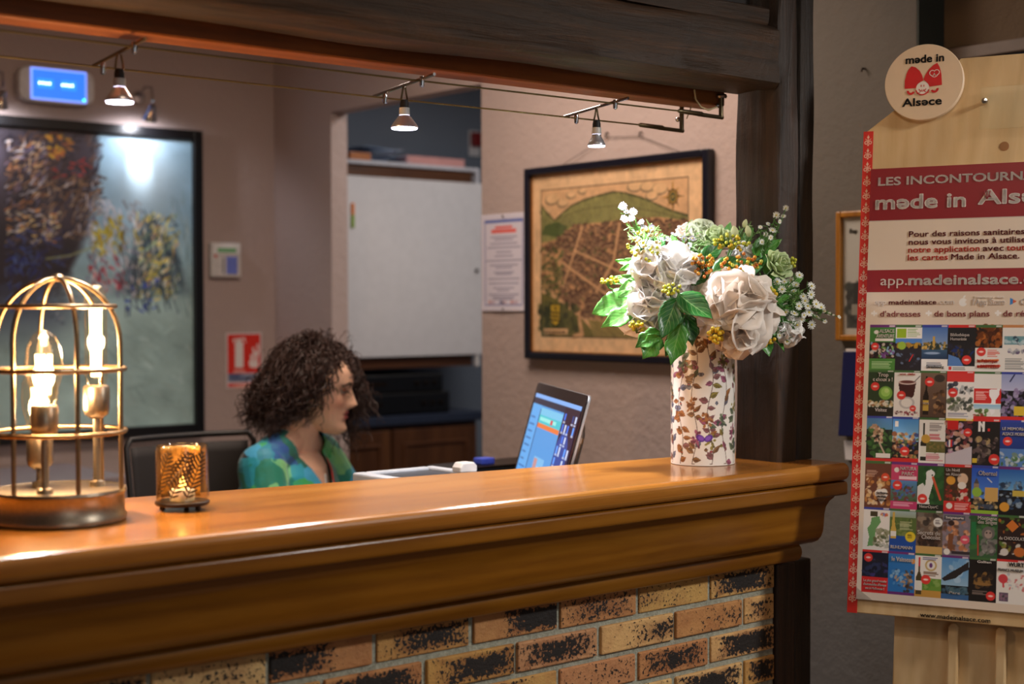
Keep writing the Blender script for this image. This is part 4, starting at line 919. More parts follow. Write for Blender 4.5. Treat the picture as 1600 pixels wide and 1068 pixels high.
# ================================================================== DESK, COMPUTER, PRINTER
M_desk = plain('dark_desk', srgb(58, 50, 46), .45)
dk = thing('desk', 'dark office desk hidden behind the wooden reception counter', 'desk', (1.9, 2.5, 0))
MB().box((1.05, 2.24, .73), (2.46, 3.0, .765)).build('desktop', M_desk, dk, bevel=.003)
for x in (1.08, 2.39):
    for y in (2.28, 2.94): MB().box((x, y, 0), (x+.045, y+.045, .7295)).build('leg', M_blackm, dk, bevel=.003)
def imac():
    A = Vector((1.989, 2.155, 1.42-.1795)); Bp = Vector((2.251, 2.613, 1.42-.1795)); Wd = .528
    u = (A-Bp).normalized(); u.z = 0; u.normalize()                   # along the width, towards the viewer's right
    nh = Vector((-u.y, u.x, 0));
    if nh.dot(Vector((0, 0, 0))-A) < 0 and nh.x > 0: nh = -nh
    if nh.x > 0: nh = -nh
    al = math.radians(15.5); v = Vector((0, 0, 1))*math.cos(al)-nh*math.sin(al); n = u.cross(v)
    if n.dot(nh) < 0: n = -n
    Hh = .33
    M = basis(Bp, u, v, n)                                             # x 0..W to the right, y 0 at top down to -H, z out of the screen
    im = thing('desktop_computer', 'silver-edged all-in-one computer tilted back, lit blue screen turned to the woman', 'computer', (2.16, 2.42, .765))
    def rr(x0, y0, x1, y1, r, k=6):
        o = []
        for cx, cy, a0 in ((x1-r, y1-r, 0), (x0+r, y1-r, 90), (x0+r, y0+r, 180), (x1-r, y0+r, 270)):
            for i in range(k+1): a = math.radians(a0+90*i/k); o.append((cx+r*math.cos(a), cy+r*math.sin(a)))
        return o
    M_alu = plain('aluminium', srgb(206, 208, 214), .28, .9, .02)
    MB(M).prism(rr(0, -.45+.065, Wd, 0, .014), -.0075, -.0015, None).build('casing', M_alu, im, bevel=.0012)
    MB(M).prism(rr(.05, -.36, Wd-.05, -.05, .05), -.030, -.0076, None).build('back_bulge', M_alu, im, bevel=.014, bseg=4)
    MB(M).prism(rr(.0015, -Hh+.0015, Wd-.0015, -.0015, .013), -.0014, .0008).build('bezel', plain('black_glass_bezel', srgb(24, 16, 18), .12), im)
    MB(M).prism(rr(0, -.45+.062, Wd, -Hh-.0005, .006), -.0014, .0006).build('chin', M_alu, im)
    # stand: neck and foot
    c = M @ Vector((Wd/2, -.30, -.022)); fx = Vector((c.x, c.y, .765))-nh*.03
    MB().box((-.09, -.004, 0), (.09, .004, .22), basis(Vector((fx.x, fx.y, .770)), u, -nh, Vector((0, 0, 1)))).build('neck', M_alu, im, bevel=.002)
    MB().box((-.10, -.16, 0), (.10, .03, .006), basis(Vector((fx.x, fx.y, .7652)), u, -nh, Vector((0, 0, 1)))).build('foot', M_alu, im, bevel=.002)
    # what is on the screen
    W, H = 250, 140; cv = Cv(W, H, (74, 138, 205)); rg = random.Random(3)
    cv.rect(0, 0, W, H, (40, 22, 40)); cv.gradv(180, 0, W, H, (40, 18, 34), (34, 52, 110)); cv.ell(205, 70, 36, 40, (40, 80, 170), 0, .8)
    cv.rect(0, 0, W, 5, (128, 170, 232))
    cv.rect(0, 8, 176, H, (84, 150, 214)); cv.rect(0, 5, 176, 12, (40, 40, 60)); cv.rect(0, 12, 52, H, (96, 164, 226))
    for k in range(14): cv.rect(6, 26+k*8, 6+rg.uniform(20, 38), 28+k*8, (60, 110, 170))
    cv.rect(50, 16, 54, H, (46, 74, 120)); cv.rect(54, 14, 174, 22, (120, 190, 226)); cv.rect(54, 22, 174, 31, (70, 190, 200)); cv.rect(60, 24, 150, 28, (150, 226, 220)); cv.rect(54, 31, 174, 36, (226, 120, 60)); cv.rect(120, 24, 132, 29, (206, 70, 80))
    cv.rect(84, 66, 140, 122, (120, 180, 226)); cv.rect(86, 68, 104, 80, (190, 140, 140)); cv.rect(108, 76, 130, 106, (190, 216, 240)); cv.rect(132, 74, 139, 118, (214, 96, 66)); cv.rect(90, 96, 98, 100, (40, 60, 90)); cv.rect(104, 108, 138, 121, (60, 70, 70)); cv.rect(110, 112, 118, 119, (180, 140, 160))
    for c_ in range(5):
        for r_ in range(11):
            if rg.random() < .75:
                x, y = 182+c_*13, 12+r_*11.5; cv.rect(x, y, x+8, y+7, rg.choice([(90, 150, 240), (60, 110, 220), (190, 200, 230), (40, 60, 120)])); cv.rect(x-1, y+8, x+9, y+9.5, (200, 210, 235), .8)
    cv.rect(0, H-4, 176, H, (60, 110, 180))
    t = NT('screen_picture'); a = t.add('ShaderNodeAttribute', attribute_name='Col'); t.set(base=(.01, .01, .012), rough=.15)
    t.ln(a.outputs['Color'], t.b.inputs['Emission Color']); t.b.inputs['Emission Strength'].default_value = 1.0
    Wi, Hi, mx, my = Wd-.044, .285, .022, .026
    o_ = M @ Vector((mx, -my-Hi, .0014)); sheet('screen', cv, plane_fn(o_, u, v, Wi, Hi), t.m, im)
imac()
def printer():
    M_pw = plain('printer_white', srgb(196, 200, 206), .4)
    x0, x1, y0, y1, zt = 1.667, 1.873, 2.25, 2.52, 1.078
    p = thing('printer', 'white multifunction printer with a dark flat top behind the counter', 'printer', ((x0+x1)/2, (y0+y1)/2, .766))
    MB().box((x0, y0, .7665), (x1, y1, zt-.03)).build('body', M_pw, p, bevel=.008, bseg=3)
    lid = MB(); 
    for lo, hi in (((x0, y0), (x0+.03, y1)), ((x1-.02, y0), (x1, y1)), ((x0+.03, y1-.015), (x1-.02, y1)), ((x0+.03, y0), (x1-.02, y0+.015))): lid.box((lo[0], lo[1], zt-.0295), (hi[0], hi[1], zt))
    l = lid.build('lid_frame', M_pw, p, bevel=.004)
    MB().box((x0+.0305, y0+.0155, zt-.0295), (x1-.0205, y1-.0155, zt-.006)).build('dark_lid', plain('dark_glass_lid', srgb(44, 46, 54), .3), p)
    MB().box((x0+.03, y0-.08, .90), (x1-.03, y0-.0005, .915)).build('paper_tray', M_pw, p, bevel=.003)
printer()
# small shelf unit beside the printer that carries the white block and the blue clip
sh_ = thing('desk_organiser', 'black desk organiser box standing behind the tilted computer', 'organiser', (2.33, 2.79, .766))
MB().box((2.10, 2.735, .7665), (2.40, 2.85, 1.030)).build('box', M_blackm, sh_, bevel=.004)
MB().box((2.098, 2.733, 1.0305), (2.402, 2.852, 1.036)).build('tray', M_dkmetal, sh_, bevel=.002)
bb_ = at(730, 736, 'Z', 1.079)
wb_ = MB(); wb_.prism([(-.036, 0), (.036, 0), (.036, .022), (.024, .034), (-.024, .034), (-.036, .018)], -.025, .025, Matrix(((.6, 0, 0, min(bb_.x, 1.848)), (0, 0, -.6, bb_.y), (0, .6, 0, 1.0785), (0, 0, 0, 1))))
tag(wb_.build('paper_block', plain('cream_block', srgb(206, 198, 190), .6), bevel=.003), 'small white block lying on the right edge of the printer', 'block')
bc = MB(); bc.box((2.195, 2.755, 1.0365), (2.235, 2.79, 1.052)); tag(bc.build('clip_box', plain('blue_plastic', srgb(70, 90, 206), .35), bevel=.003), 'tiny bright blue box on the black organiser behind the computer', 'box')
# ================================================================== OFFICE CHAIR
def chair():
    c = thing('office_chair', 'black mesh-backed office chair the woman sits on', 'chair', (1.80, 3.24, 0))
    t = NT('chair_mesh'); n = t.add('ShaderNodeTexChecker'); n.inputs['Scale'].default_value = 700; t.ln(t.coord(), n.inputs[0])
    t.set(base=t.mix(n.outputs[1], srgb(48, 42, 42), srgb(26, 22, 23)), rough=.7); Mm = t.m
    Mf = plain('chair_frame', srgb(30, 26, 27), .5)
    x0, x1, zt, zb = 1.612, 1.978, 1.082, .58
    def bp(u, v, off=0):
        x = x0+(x1-x0)*u; z = zb+(zt-zb)*v; w_ = (1-.10*(1-v)); x = (x-1.795)*w_+1.795
        y = 3.41+.09*v+.012*math.sin(PI*v)+.035*(1-(2*u-1)**2)-.035
        return (x, y+off, z)
    MB().grid(lambda u, v: bp(.04+.92*u, .04+.92*v), 16, 16).build('mesh_back', Mm, c, smooth=True, solid=.004)
    pts = [bp(u, 0) for u in np.linspace(.08, .92, 9)]+[bp(1, v) for v in np.linspace(.06, .96, 10)]+[bp(u, 1) for u in np.linspace(.96, .04, 9)]+[bp(0, v) for v in np.linspace(.96, .06, 10)]
    MB().tube(pts, .008, 8, closed=True).build('back_frame', Mf, c, smooth=True)
    MB().box((-.03, 0, 0), (.03, .018, .24), basis((1.795, 3.46, .46), (1, 0, 0), (0, 1, .2), (0, -.15, 1))).build('spine', Mf, c, bevel=.004)
    MB().grid(lambda u, v: (1.57+.46*u, 3.0+.45*v, .462-.02*(2*u-1)**4-.03*max(0, .25-v)*2), 12, 12).build('seat', plain('seat_fabric', srgb(28, 26, 28), .9), c, smooth=True, solid=.05)
    MB().lathe([(.025, .12), (.025, .28), (.018, .281), (.018, .43), (.06, .432), (.06, .436)], 20, Matrix.Translation((1.80, 3.24, 0))).build('gas_column', M_blackm, c, smooth=True)
    for k in range(5):
        a = 2*PI*k/5+.3; d = Vector((math.cos(a), math.sin(a), 0)); b = Vector((1.80, 3.24, 0))
        lg = MB().tube([b+d*.02+Vector((0, 0, .12)), b+d*.28+Vector((0, 0, .075))], [.022, .014], 10).build('base_leg', Mf, c, smooth=True)
        MB().lathe([(.001, -.012), (.027, -.012), (.029, 0), (.027, .012), (.001, .012)], 16, basis(b+d*.28+Vector((0, 0, .029)), d, (0, 0, 1), d.cross(Vector((0, 0, 1))))).build('caster', M_blackm, lg, smooth=True)
chair()
# ================================================================== THE SEATED WOMAN
HC = atd(501, 608, 3.8)                                              # middle of the head
hf = Vector((math.sin(YAW), -math.cos(YAW), 0)).normalized()         # she looks to the right, square to our view
hf = (Matrix.Rotation(math.radians(-3), 3, 'Z') @ hf)
tilt = math.radians(-7)
HFW = (hf*math.cos(tilt)+Vector((0, 0, 1))*math.sin(tilt)); HUP = (Vector((0, 0, 1))*math.cos(tilt)-hf*math.sin(tilt)); HX = HFW.cross(HUP)   # x: her right
HS = .93
HM = Matrix(((HX.x*HS, HFW.x*HS, HUP.x*HS, HC.x), (HX.y*HS, HFW.y*HS, HUP.y*HS, HC.y), (HX.z*HS, HFW.z*HS, HUP.z*HS, HC.z), (0, 0, 0, 1)))
HMi = HM.inverted()
pz = np.array([-.119, -.116, -.110, -.100, -.088, -.075, -.060, -.045, -.02, .004, .02, .035, .06, .085, .105, .114, .117])
pF = np.array([.058, .070, .0795, .0815, .0785, .0785, .0795, .0800, .0795, .0795, .0845, .0875, .0835, .068, .040, .018, .002])
pB = np.array([.030, .016, .000, -.016, -.030, -.046, -.062, -.076, -.092, -.102, -.105, -.106, -.102, -.090, -.066, -.042, -.012])
pW = np.array([.010, .022, .033, .042, .048, .053, .058, .062, .0675, .0715, .073, .074, .0725, .064, .044, .026, .006])
def sm(z, arr):
    # smooth interpolation of the tables
    k = .006; zz = [z-k, z, z+k]; return float(np.mean(np.interp(zz, pz, arr)))
def g(x, s): return math.exp(-(x/s)**2)
def head_pt(th, z):
    f, b, w_ = sm(z, pF), sm(z, pB), sm(z, pW); cy = (f+b)/2; ry = (f-b)/2
    c, s_ = math.cos(th), math.sin(th); e = .86
    x = w_*math.copysign(abs(s_)**e, s_); y = cy+ry*math.copysign(abs(c)**e, c)
    if c > 0:
        # nose: bridge growing to the tip, with wings
        if -.050 < z < .030:
            if z > -.030: h = .029*((.030-z)/.060)**1.05
            else: h = .029*max(0, (z+.046)/.016)**.7
            sw = .0085+.0055*min(1, max(0, (.012-z)/.045)); y += h*g(x, sw)
            y += .006*g(z+.034, .008)*(g(x-.0135, .006)+g(x+.0135, .006))
        y += .0065*g(z+.0545, .0055)*g(x, .019)+.0075*g(z+.0675, .006)*g(x, .017)-.0055*g(z+.0605, .0028)*g(x, .022)
        y -= .003*g(z+.079, .006)*g(x, .02); y += .005*g(z+.100, .012)*g(x, .02)
        for sx in (-1, 1):
            y -= .0105*g(x-sx*.030, .0165)*g(z-.006, .0115); y += .0035*g(x-sx*.030, .022)*g(z-.026, .007)
            y += .0045*g(x-sx*.045, .018)*g(z+.025, .016)                 # cheekbone lifted by the smile
            y -= .0022*g(x-sx*.030, .006)*g(z+.048, .014)
        y -= .003*g(x, .010)*g(z-.016, .008)
    return (x, y, z)
def head_mb():
    mb = MB(HM); N, K = 120, 110
    zs = [-.119+.236*(.5-.5*math.cos(PI*(.02+.96*k/K))) for k in range(K+1)]
    vs = [head_pt(2*PI*i/N, z) for z in zs for i in range(N)]
    fs = [(k*N+i, k*N+(i+1) % N, (k+1)*N+(i+1) % N, (k+1)*N+i) for k in range(K) for i in range(N)]
    fs += [tuple(range(N-1, -1, -1)), tuple(K*N+i for i in range(N))]
    mb.put(vs, fs)
    for sx in (-1, 1):                                                # ears
        ear = [(sx*(.071+.006*math.sin(a)**2), -.012+.016*math.cos(a)-.006, -.004+.030*math.sin(a)) for a in np.linspace(0, 2*PI, 17)[:-1]]
        mb.tube(ear, .0045, 8, closed=True); mb.ball((sx*.0715, -.016, -.004), (.004, .014, .026), 12, 8)
        mb.ball((sx*.0715, -.010, -.033), (.0045, .007, .008), 10, 6)
    return mb
def capsule(mb, a, b, ra, rb, seg=18):
    a, b = Vector(a), Vector(b); d = (b-a); L = d.length; d.normalize(); n = 5; pts = []; rs = []
    for i in range(n): t_ = PI/2*(1-i/n); pts.append(a-d*ra*math.sin(t_)); rs.append(max(ra*math.cos(t_), ra*.02))
    for i in range(7): pts.append(a+d*L*i/6); rs.append(ra+(rb-ra)*i/6)
    for i in range(1, n+1): t_ = PI/2*i/n; pts.append(b+d*rb*math.sin(t_)); rs.append(max(rb*math.cos(t_), rb*.02))
    mb.tube(pts, rs, seg)
# torso frame: chest faces a little towards the counter
ta = math.radians(-60); TF = Vector((math.cos(ta), math.sin(ta), 0)); TR = Vector((TF.y, -TF.x, 0))     # TR = her right
NK = HM @ Vector((0, -.045, -.115)); 
NB = Vector((NK.x, NK.y, 0))-hf*.012; NB.z = 1.062                   # base of the neck
def tp_(r, f, z): return Vector((NB.x, NB.y, 0))+TR*r+TF*f+Vector((0, 0, z))
SH = {1: tp_(.150, -.012, 1.015), -1: tp_(-.150, -.012, 1.018)}
EL = {1: tp_(.215, .06, .775), -1: tp_(-.185, .12, .80)}
WR = {1: tp_(.10, .270, .7815), -1: tp_(-.10, .300, .7815)}
PEL = tp_(0, -.075, .545); HIP = {1: tp_(.09, -.06, .54), -1: tp_(-.09, -.06, .54)}
KN = {1: tp_(.10, .36, .545), -1: tp_(-.10, .36, .545)}; AN = {1: tp_(.10, .33, .11), -1: tp_(-.10, .33, .11)}
def ell_sections(mb, secs, seg=36):
    """torso from elliptical sections (centre r,f,z, half width, half depth)"""
    vs = []; n = len(secs)
    for r, f, z, a, b in secs:
        for i in range(seg):
            th = 2*PI*i/seg; vs.append(tp_(r+a*math.cos(th), f+b*math.sin(th), z))
    fs = [(k*seg+i, k*seg+(i+1) % seg, (k+1)*seg+(i+1) % seg, (k+1)*seg+i) for k in range(n-1) for i in range(seg)]
    fs += [tuple(range(seg-1, -1, -1)), tuple((n-1)*seg+i for i in range(seg))]
    mb.put(vs, fs)
def body_mb():
    mb = head_mb(); mb.M = None
    ax = HM @ Vector((0, -.035, -.075)); capsule(mb, ax, NB+Vector((0, 0, .0)), .046, .052)
    capsule(mb, NB+Vector((0, 0, .02)), SH[1]+Vector((0, 0, .012)), .046, .036); capsule(mb, NB+Vector((0, 0, .02)), SH[-1]+Vector((0, 0, .012)), .046, .036)
    ell_sections(mb, [(0, -.07, .48, .13, .10), (0, -.07, .56, .165, .115), (0, -.055, .66, .135, .095), (0, -.04, .76, .128, .09), (0, -.025, .86, .145, .105), (0, -.02, .93, .155, .105), (0, -.015, 1.0, .145, .085), (0, -.01, 1.04, .09, .06)])
    for s_ in (1, -1):
        mb.ball(tp_(s_*.07, .07, .885), (.055, .055, .055), 16, 12)
        capsule(mb, SH[s_], EL[s_], .046, .036); capsule(mb, EL[s_], WR[s_], .036, .024)
        capsule(mb, HIP[s_], KN[s_], .082, .056); capsule(mb, KN[s_], AN[s_], .054, .034)
        capsule(mb, AN[s_]+Vector((0, 0, -.05)), AN[s_]+TF*.15+Vector((0, 0, -.078)), .034, .024)
        # hand lying on the keyboard: palm, four fingers of unequal length, thumb off the side
        w_ = WR[s_]; fd = (TF*.95-TR*s_*.3).normalized(); side = Vector((fd.y, -fd.x, 0)); dn = Vector((0, 0, -1))
        for k in range(4):
            b0 = w_+side*(.024*(k-1.5)/1.5); mb_a = b0+fd*.012; mb_b = b0+fd*.082+dn*.003+side*(.006*(k-1.5))
            capsule(mb, mb_a, mb_b, .013, .0105, 12)
            L = (.058, .068, .064, .050)[k if s_ > 0 else 3-k]; k1 = mb_b+fd*L*.5+Vector((0, 0, .004))+side*(.003*(k-1.5)); k2 = k1+fd*L*.5+dn*.016
            capsule(mb, mb_b, k1, .0092, .0082, 10); capsule(mb, k1, k2, .0082, .007, 10)
        tb = w_+fd*.022-side*s_*.022; t1 = tb+fd*.032-side*s_*.022+dn*.004; t2 = t1+fd*.030-side*s_*.004+dn*.008
        capsule(mb, tb, t1, .012, .0095, 10); capsule(mb, t1, t2, .0095, .0075, 10)
    return mb
def remeshed(mb, voxel, smooth_it, name):
    me = bpy.data.meshes.new(name); me.from_pydata([tuple(p) for p in mb.v], [], mb.f); me.update()
    o = bpy.data.objects.new(name, me); C.objects.link(o)
    r = o.modifiers.new('r', 'REMESH'); r.mode = 'VOXEL'; r.voxel_size = voxel
    s_ = o.modifiers.new('s', 'SMOOTH'); s_.factor = .5; s_.iterations = smooth_it
    dg = bpy.context.evaluated_depsgraph_get(); m2 = bpy.data.meshes.new_from_object(o.evaluated_get(dg)); m2.name = name
    bpy.data.objects.remove(o); bpy.data.meshes.remove(me)
    m2.polygons.foreach_set('use_smooth', [True]*len(m2.polygons)); return m2
person = thing('person', 'woman with dark curly hair and a colourful blouse sitting behind the counter, facing right', 'person', (NB.x, NB.y, 0))
bm2 = remeshed(body_mb(), .0024, 3, 'body')
n_ = len(bm2.vertices); P = np.empty(n_*3, np.float32); bm2.vertices.foreach_get('co', P); P = P.reshape(-1, 3)
R_ = np.array(HMi.to_3x3()); L_ = (P-np.array(HC)) @ R_.T
skin = np.array(srgb(246, 198, 168)); col = np.tile(skin, (n_, 1))
def gm(x, s): return np.exp(-(x/s)**2)
lip = np.clip(1.6*(gm(L_[:, 2]+.0545, .0055)+gm(L_[:, 2]+.0675, .0065))*np.exp(-(L_[:, 0]/.021)**4)*(L_[:, 1] > .060), 0, 1)
mouth = np.clip(1.3*gm(L_[:, 2]+.0607, .0016)*np.exp(-(L_[:, 0]/.022)**4)*(L_[:, 1] > .06), 0, 1)
chk = .5*(gm(L_[:, 0]-.045, .022)+gm(L_[:, 0]+.045, .022))*gm(L_[:, 2]+.03, .022)*(L_[:, 1] > .02)
lid = np.clip((gm(L_[:, 0]-.030, .017)+gm(L_[:, 0]+.030, .017))*gm(L_[:, 2]-.010, .010)*(L_[:, 1] > .05), 0, 1)*.45
for m_, c_ in ((chk, srgb(206, 126, 100)), (lip, srgb(176, 84, 84)), (mouth, srgb(70, 24, 24)), (lid, srgb(140, 92, 76))):
    col = col*(1-m_[:, None])+np.array(c_)*m_[:, None]
ca = bm2.color_attributes.new('Col', 'FLOAT_COLOR', 'POINT'); ca.data.foreach_set('color', np.concatenate([col, np.ones((n_, 1))], 1).astype(np.float32).ravel())
t = NT('skin'); a = t.add('ShaderNodeAttribute', attribute_name='Col'); nz = t.noise(t.coord(), 220, 4, .6)
t.set(base=t.mix(.12, a.outputs['Color'], nz.outputs['Color'], 'MULTIPLY'), rough=.46, sss=.12); t.b.inputs['Subsurface Radius'].default_value = (.012, .004, .002); t.bump(nz.outputs[0], .06, .001)
P2 = P-np.array(ORG['person']); bm2.vertices.foreach_set('co', P2.astype(np.float32).ravel()); bm2.materials.append(t.m); bm2.update()
bo_ = bpy.data.objects.new('body', bm2); C.objects.link(bo_); bo_.parent = person; ORG['body'] = ORG['person']
# eyes, lids, lashes, brows, teeth
M_eye = plain('eye_white', srgb(150, 138, 130), .3); M_iris = plain('iris_dark', srgb(40, 24, 16), .1); M_lash = plain('lash', srgb(14, 10, 10), .6)
for sx in (-1, 1):
    ec = (sx*.030, .0640, .0035)
    e = MB(HM).ball(ec, .0118, 20, 14).build('eye', M_eye, person, smooth=True)
    gd = Vector((0, 1, -.12)).normalized(); u = gd.orthogonal().normalized(); v = gd.cross(u)
    MB(HM).lathe([(.0001, .0122), (.0022, .01205), (.0056, .0108), (.0058, .0104)], 20, basis(ec, u, v, gd)).build('iris', M_iris, e, smooth=True)
    ul = MB(HM)
    def lidf(a0, a1, r):
        def fn(u_, v_):
            az = math.radians(-72+144*u_); elv = math.radians(a0+(a1-a0)*v_); return (ec[0]+r*math.sin(az)*math.cos(elv), ec[1]+r*math.cos(az)*math.cos(elv), ec[2]+r*math.sin(elv))
        return fn
    ul.grid(lidf(6, 86, .0127), 20, 8); ul.grid(lidf(-80, -24, .0126), 20, 6)
    le = ul.build('eyelid', plain('lid_skin', srgb(176, 120, 94), .5), e, smooth=True, solid=.0008)
    ls = MB(HM); f_ = lidf(6, 86, .0130)
    for k in range(22):
        p0 = Vector(f_(.08+.84*k/21, 0)); o_ = (p0-Vector(ec)).normalized(); ls.tube([p0, p0+o_*.004+Vector((sx*.001, 0, -.0005)), p0+o_*.0075+Vector((sx*.002, 0, .002))], [.0006, .0005, .0002], 4)
    ls.tube([f_(u_, 0) for u_ in np.linspace(.02, .98, 14)], .0008, 5); ls.build('eyelashes', M_lash, e)
    bw = MB(HM); rg = random.Random(3)
    for k in range(90):
        u_ = rg.random(); x = sx*(.012+.036*u_); z = .0225+.0065*math.sin(PI*min(1, u_*1.15))+rg.gauss(0, .0016)*(1-.6*u_)
        th = math.asin(max(-1, min(1, x/.078))); pt = Vector(head_pt(th, z)); pt.x = x; d = Vector((sx*.9, -.35*u_, .35-.9*u_)).normalized()
        bw.tube([pt+Vector((0, .0008, 0)), pt+d*.0045+Vector((0, .0012, 0)), pt+d*.008+Vector((0, .0002, 0))], [.0006, .0005, .0002], 4)
    bw.build('eyebrow', M_lash, person)
MB(HM).grid(lambda u, v: (.016*(2*u-1), .0790-.009*(2*u-1)**2, -.0590-.0040*v), 12, 2).build('teeth', plain('teeth', srgb(220, 210, 200), .3), person, smooth=True, solid=.002)
er = MB(HM); er.lathe([(.0001, -.010), (.003, -.008), (.0045, -.003), (.003, .002), (.0001, .003)], 12, Matrix.Translation((.0745, -.012, -.046))); er.ball((.0752, -.012, -.036), .0028, 10, 6)
er.build('earring', plain('pearl_earring', srgb(220, 190, 160), .2, .5), person, smooth=True)
# hair: a dark inner volume with curly locks over it
M_hair = plain('dark_curly_hair', srgb(62, 44, 39), .55, 0, .45, 90, spec=.35)
hr = MB(HM); rg = random.Random(12)
def inner(th, z):
    return 0
def hv(u, v):
    th = 2*PI*u; back = -math.cos(th)                               # -1 front .. 1 back
    el = PI*(v-.5); zc = math.sin(el)
    r = math.cos(el)
    f = .5+.5*back
    x = r*(.084+.012*f)*math.sin(th); y = -.018+r*(.066+.040*f)*(-back); z = .030+zc*(.090 if zc > 0 else .05+.085*f)
    return (x, y, z)
hr.grid(lambda u, v: hv(u, .02+.96*v), 40, 24)
cap_ = hr
core = MB(HM); M0 = hr
# keep the face clear: drop the faces of the inner volume in front of the hairline
keep = []
for f_ in M0.f:
    c = sum((HMi @ M0.v[i] for i in f_), Vector())/len(f_)
    if c.y > .030+.25*max(0, c.z-.05) and c.z < .090: continue
    if c.x > 0 and c.y > -.012 and c.z < .03: continue
    keep.append(f_)
M0.f = keep; M0.mi = [0]*len(keep)
def lock(p0, out, fwd, drop, lift, rad, pit, n, th0, w0=.0016):
    pts = []; ph = rg.uniform(0, 6.28); o = Vector(out); tt = []
    for i in range(n):
        s_ = i/(n-1)
        p = Vector(p0)+o*(lift*math.sin(min(1, s_*1.25)*PI/2))+Vector((0, fwd*s_*s_, -drop*max(0, s_-.10)**1.25*1.1+lift*.5*math.sin(PI*min(1, s_*2.0))))
        tt.append(p)
    for i, p in enumerate(tt):
        s_ = i/(n-1); tdir = (tt[min(i+1, n-1)]-tt[max(0, i-1)]).normalized(); a = tdir.orthogonal().normalized(); b = tdir.cross(a)
        w_ = ph+s_*pit; rr = rad*(.25+.75*min(1, s_*1.8)); pts.append(p+(a*math.cos(w_)+b*math.sin(w_))*rr)
    hr.tube(pts, [w0*(1-.65*(i/(n-1))**2) for i in range(n)], 4, cap=False)
cnt = 0
while cnt < 2600:
    th = rg.uniform(-PI, PI); el = math.asin(rg.uniform(-.30, 1)); 
    x, y, z = .073*math.cos(el)*math.sin(th), -.008+(.088 if abs(th) < PI/2 else .100)*math.cos(el)*math.cos(th), .022+.094*math.sin(el)
    front = y > .030
    # hairline: forehead and temples are free
    if y > .062 and z < .078: continue
    if y > .020 and z < .052+.55*(y-.020): continue
    if y > -.006 and z < .012: continue
    if x > .02 and y > -.022 and z < .050: continue
    back = max(0, -math.cos(th)); o = Vector((math.sin(th)*math.cos(el)*1.0, math.cos(th)*math.cos(el)*.9, .55*math.sin(el)))
    side_far = x < -.02                                             # her left side, away from us
    top = max(0, math.sin(el))
    if back > .3: drop = rg.uniform(.10, .215)*(.75+.45*top); lift = rg.uniform(.025, .088); fwd = rg.uniform(-.05, 0)
    elif side_far: drop = rg.uniform(.10, .22)*(.8+.3*top); lift = rg.uniform(.035, .065); fwd = rg.uniform(.0, .085) if y > -.03 else rg.uniform(-.03, .03)
    elif x > .02: drop = rg.uniform(.11, .20)*(.8+.35*top); lift = rg.uniform(.015, .045); fwd = rg.uniform(-.10, -.045) if y > -.045 else rg.uniform(-.07, -.01)
    else: drop = rg.uniform(.02, .10); lift = rg.uniform(.014, .040); fwd = rg.uniform(-.14, -.02) if y < .055 else rg.uniform(-.05, .02)
    lock((x, y, z), o, fwd, drop, lift, rg.uniform(.005, .011), rg.uniform(14, 34)*rg.choice([-1, 1]), 34, 0)
    cnt += 1
for k in range(60):                                                 # loose frizz on the outline
    th = rg.uniform(-PI, PI); el = math.asin(rg.uniform(.1, 1)); p0 = (.078*math.cos(el)*math.sin(th), -.01+.095*math.cos(el)*math.cos(th), .03+.10*math.sin(el))
    lock(p0, Vector((math.sin(th)*math.cos(el), math.cos(th)*math.cos(el), math.sin(el))), rg.uniform(-.06, .02), rg.uniform(.0, .08), rg.uniform(.03, .06), .010, rg.uniform(6, 14), 24, 0, .0007)
for k in range(60):                                                 # big loops beside the far cheek and chin
    lock((-.06+rg.uniform(-.01, .02), .025+rg.uniform(-.03, .03), .03+rg.uniform(-.05, .03)), Vector((-.35, .75, 0)), rg.uniform(.02, .085), rg.uniform(.13, .20), rg.uniform(.01, .04), rg.uniform(.009, .015), rg.uniform(12, 22), 40, 0, .0019)
hr.build('hair', M_hair, person, smooth=True)
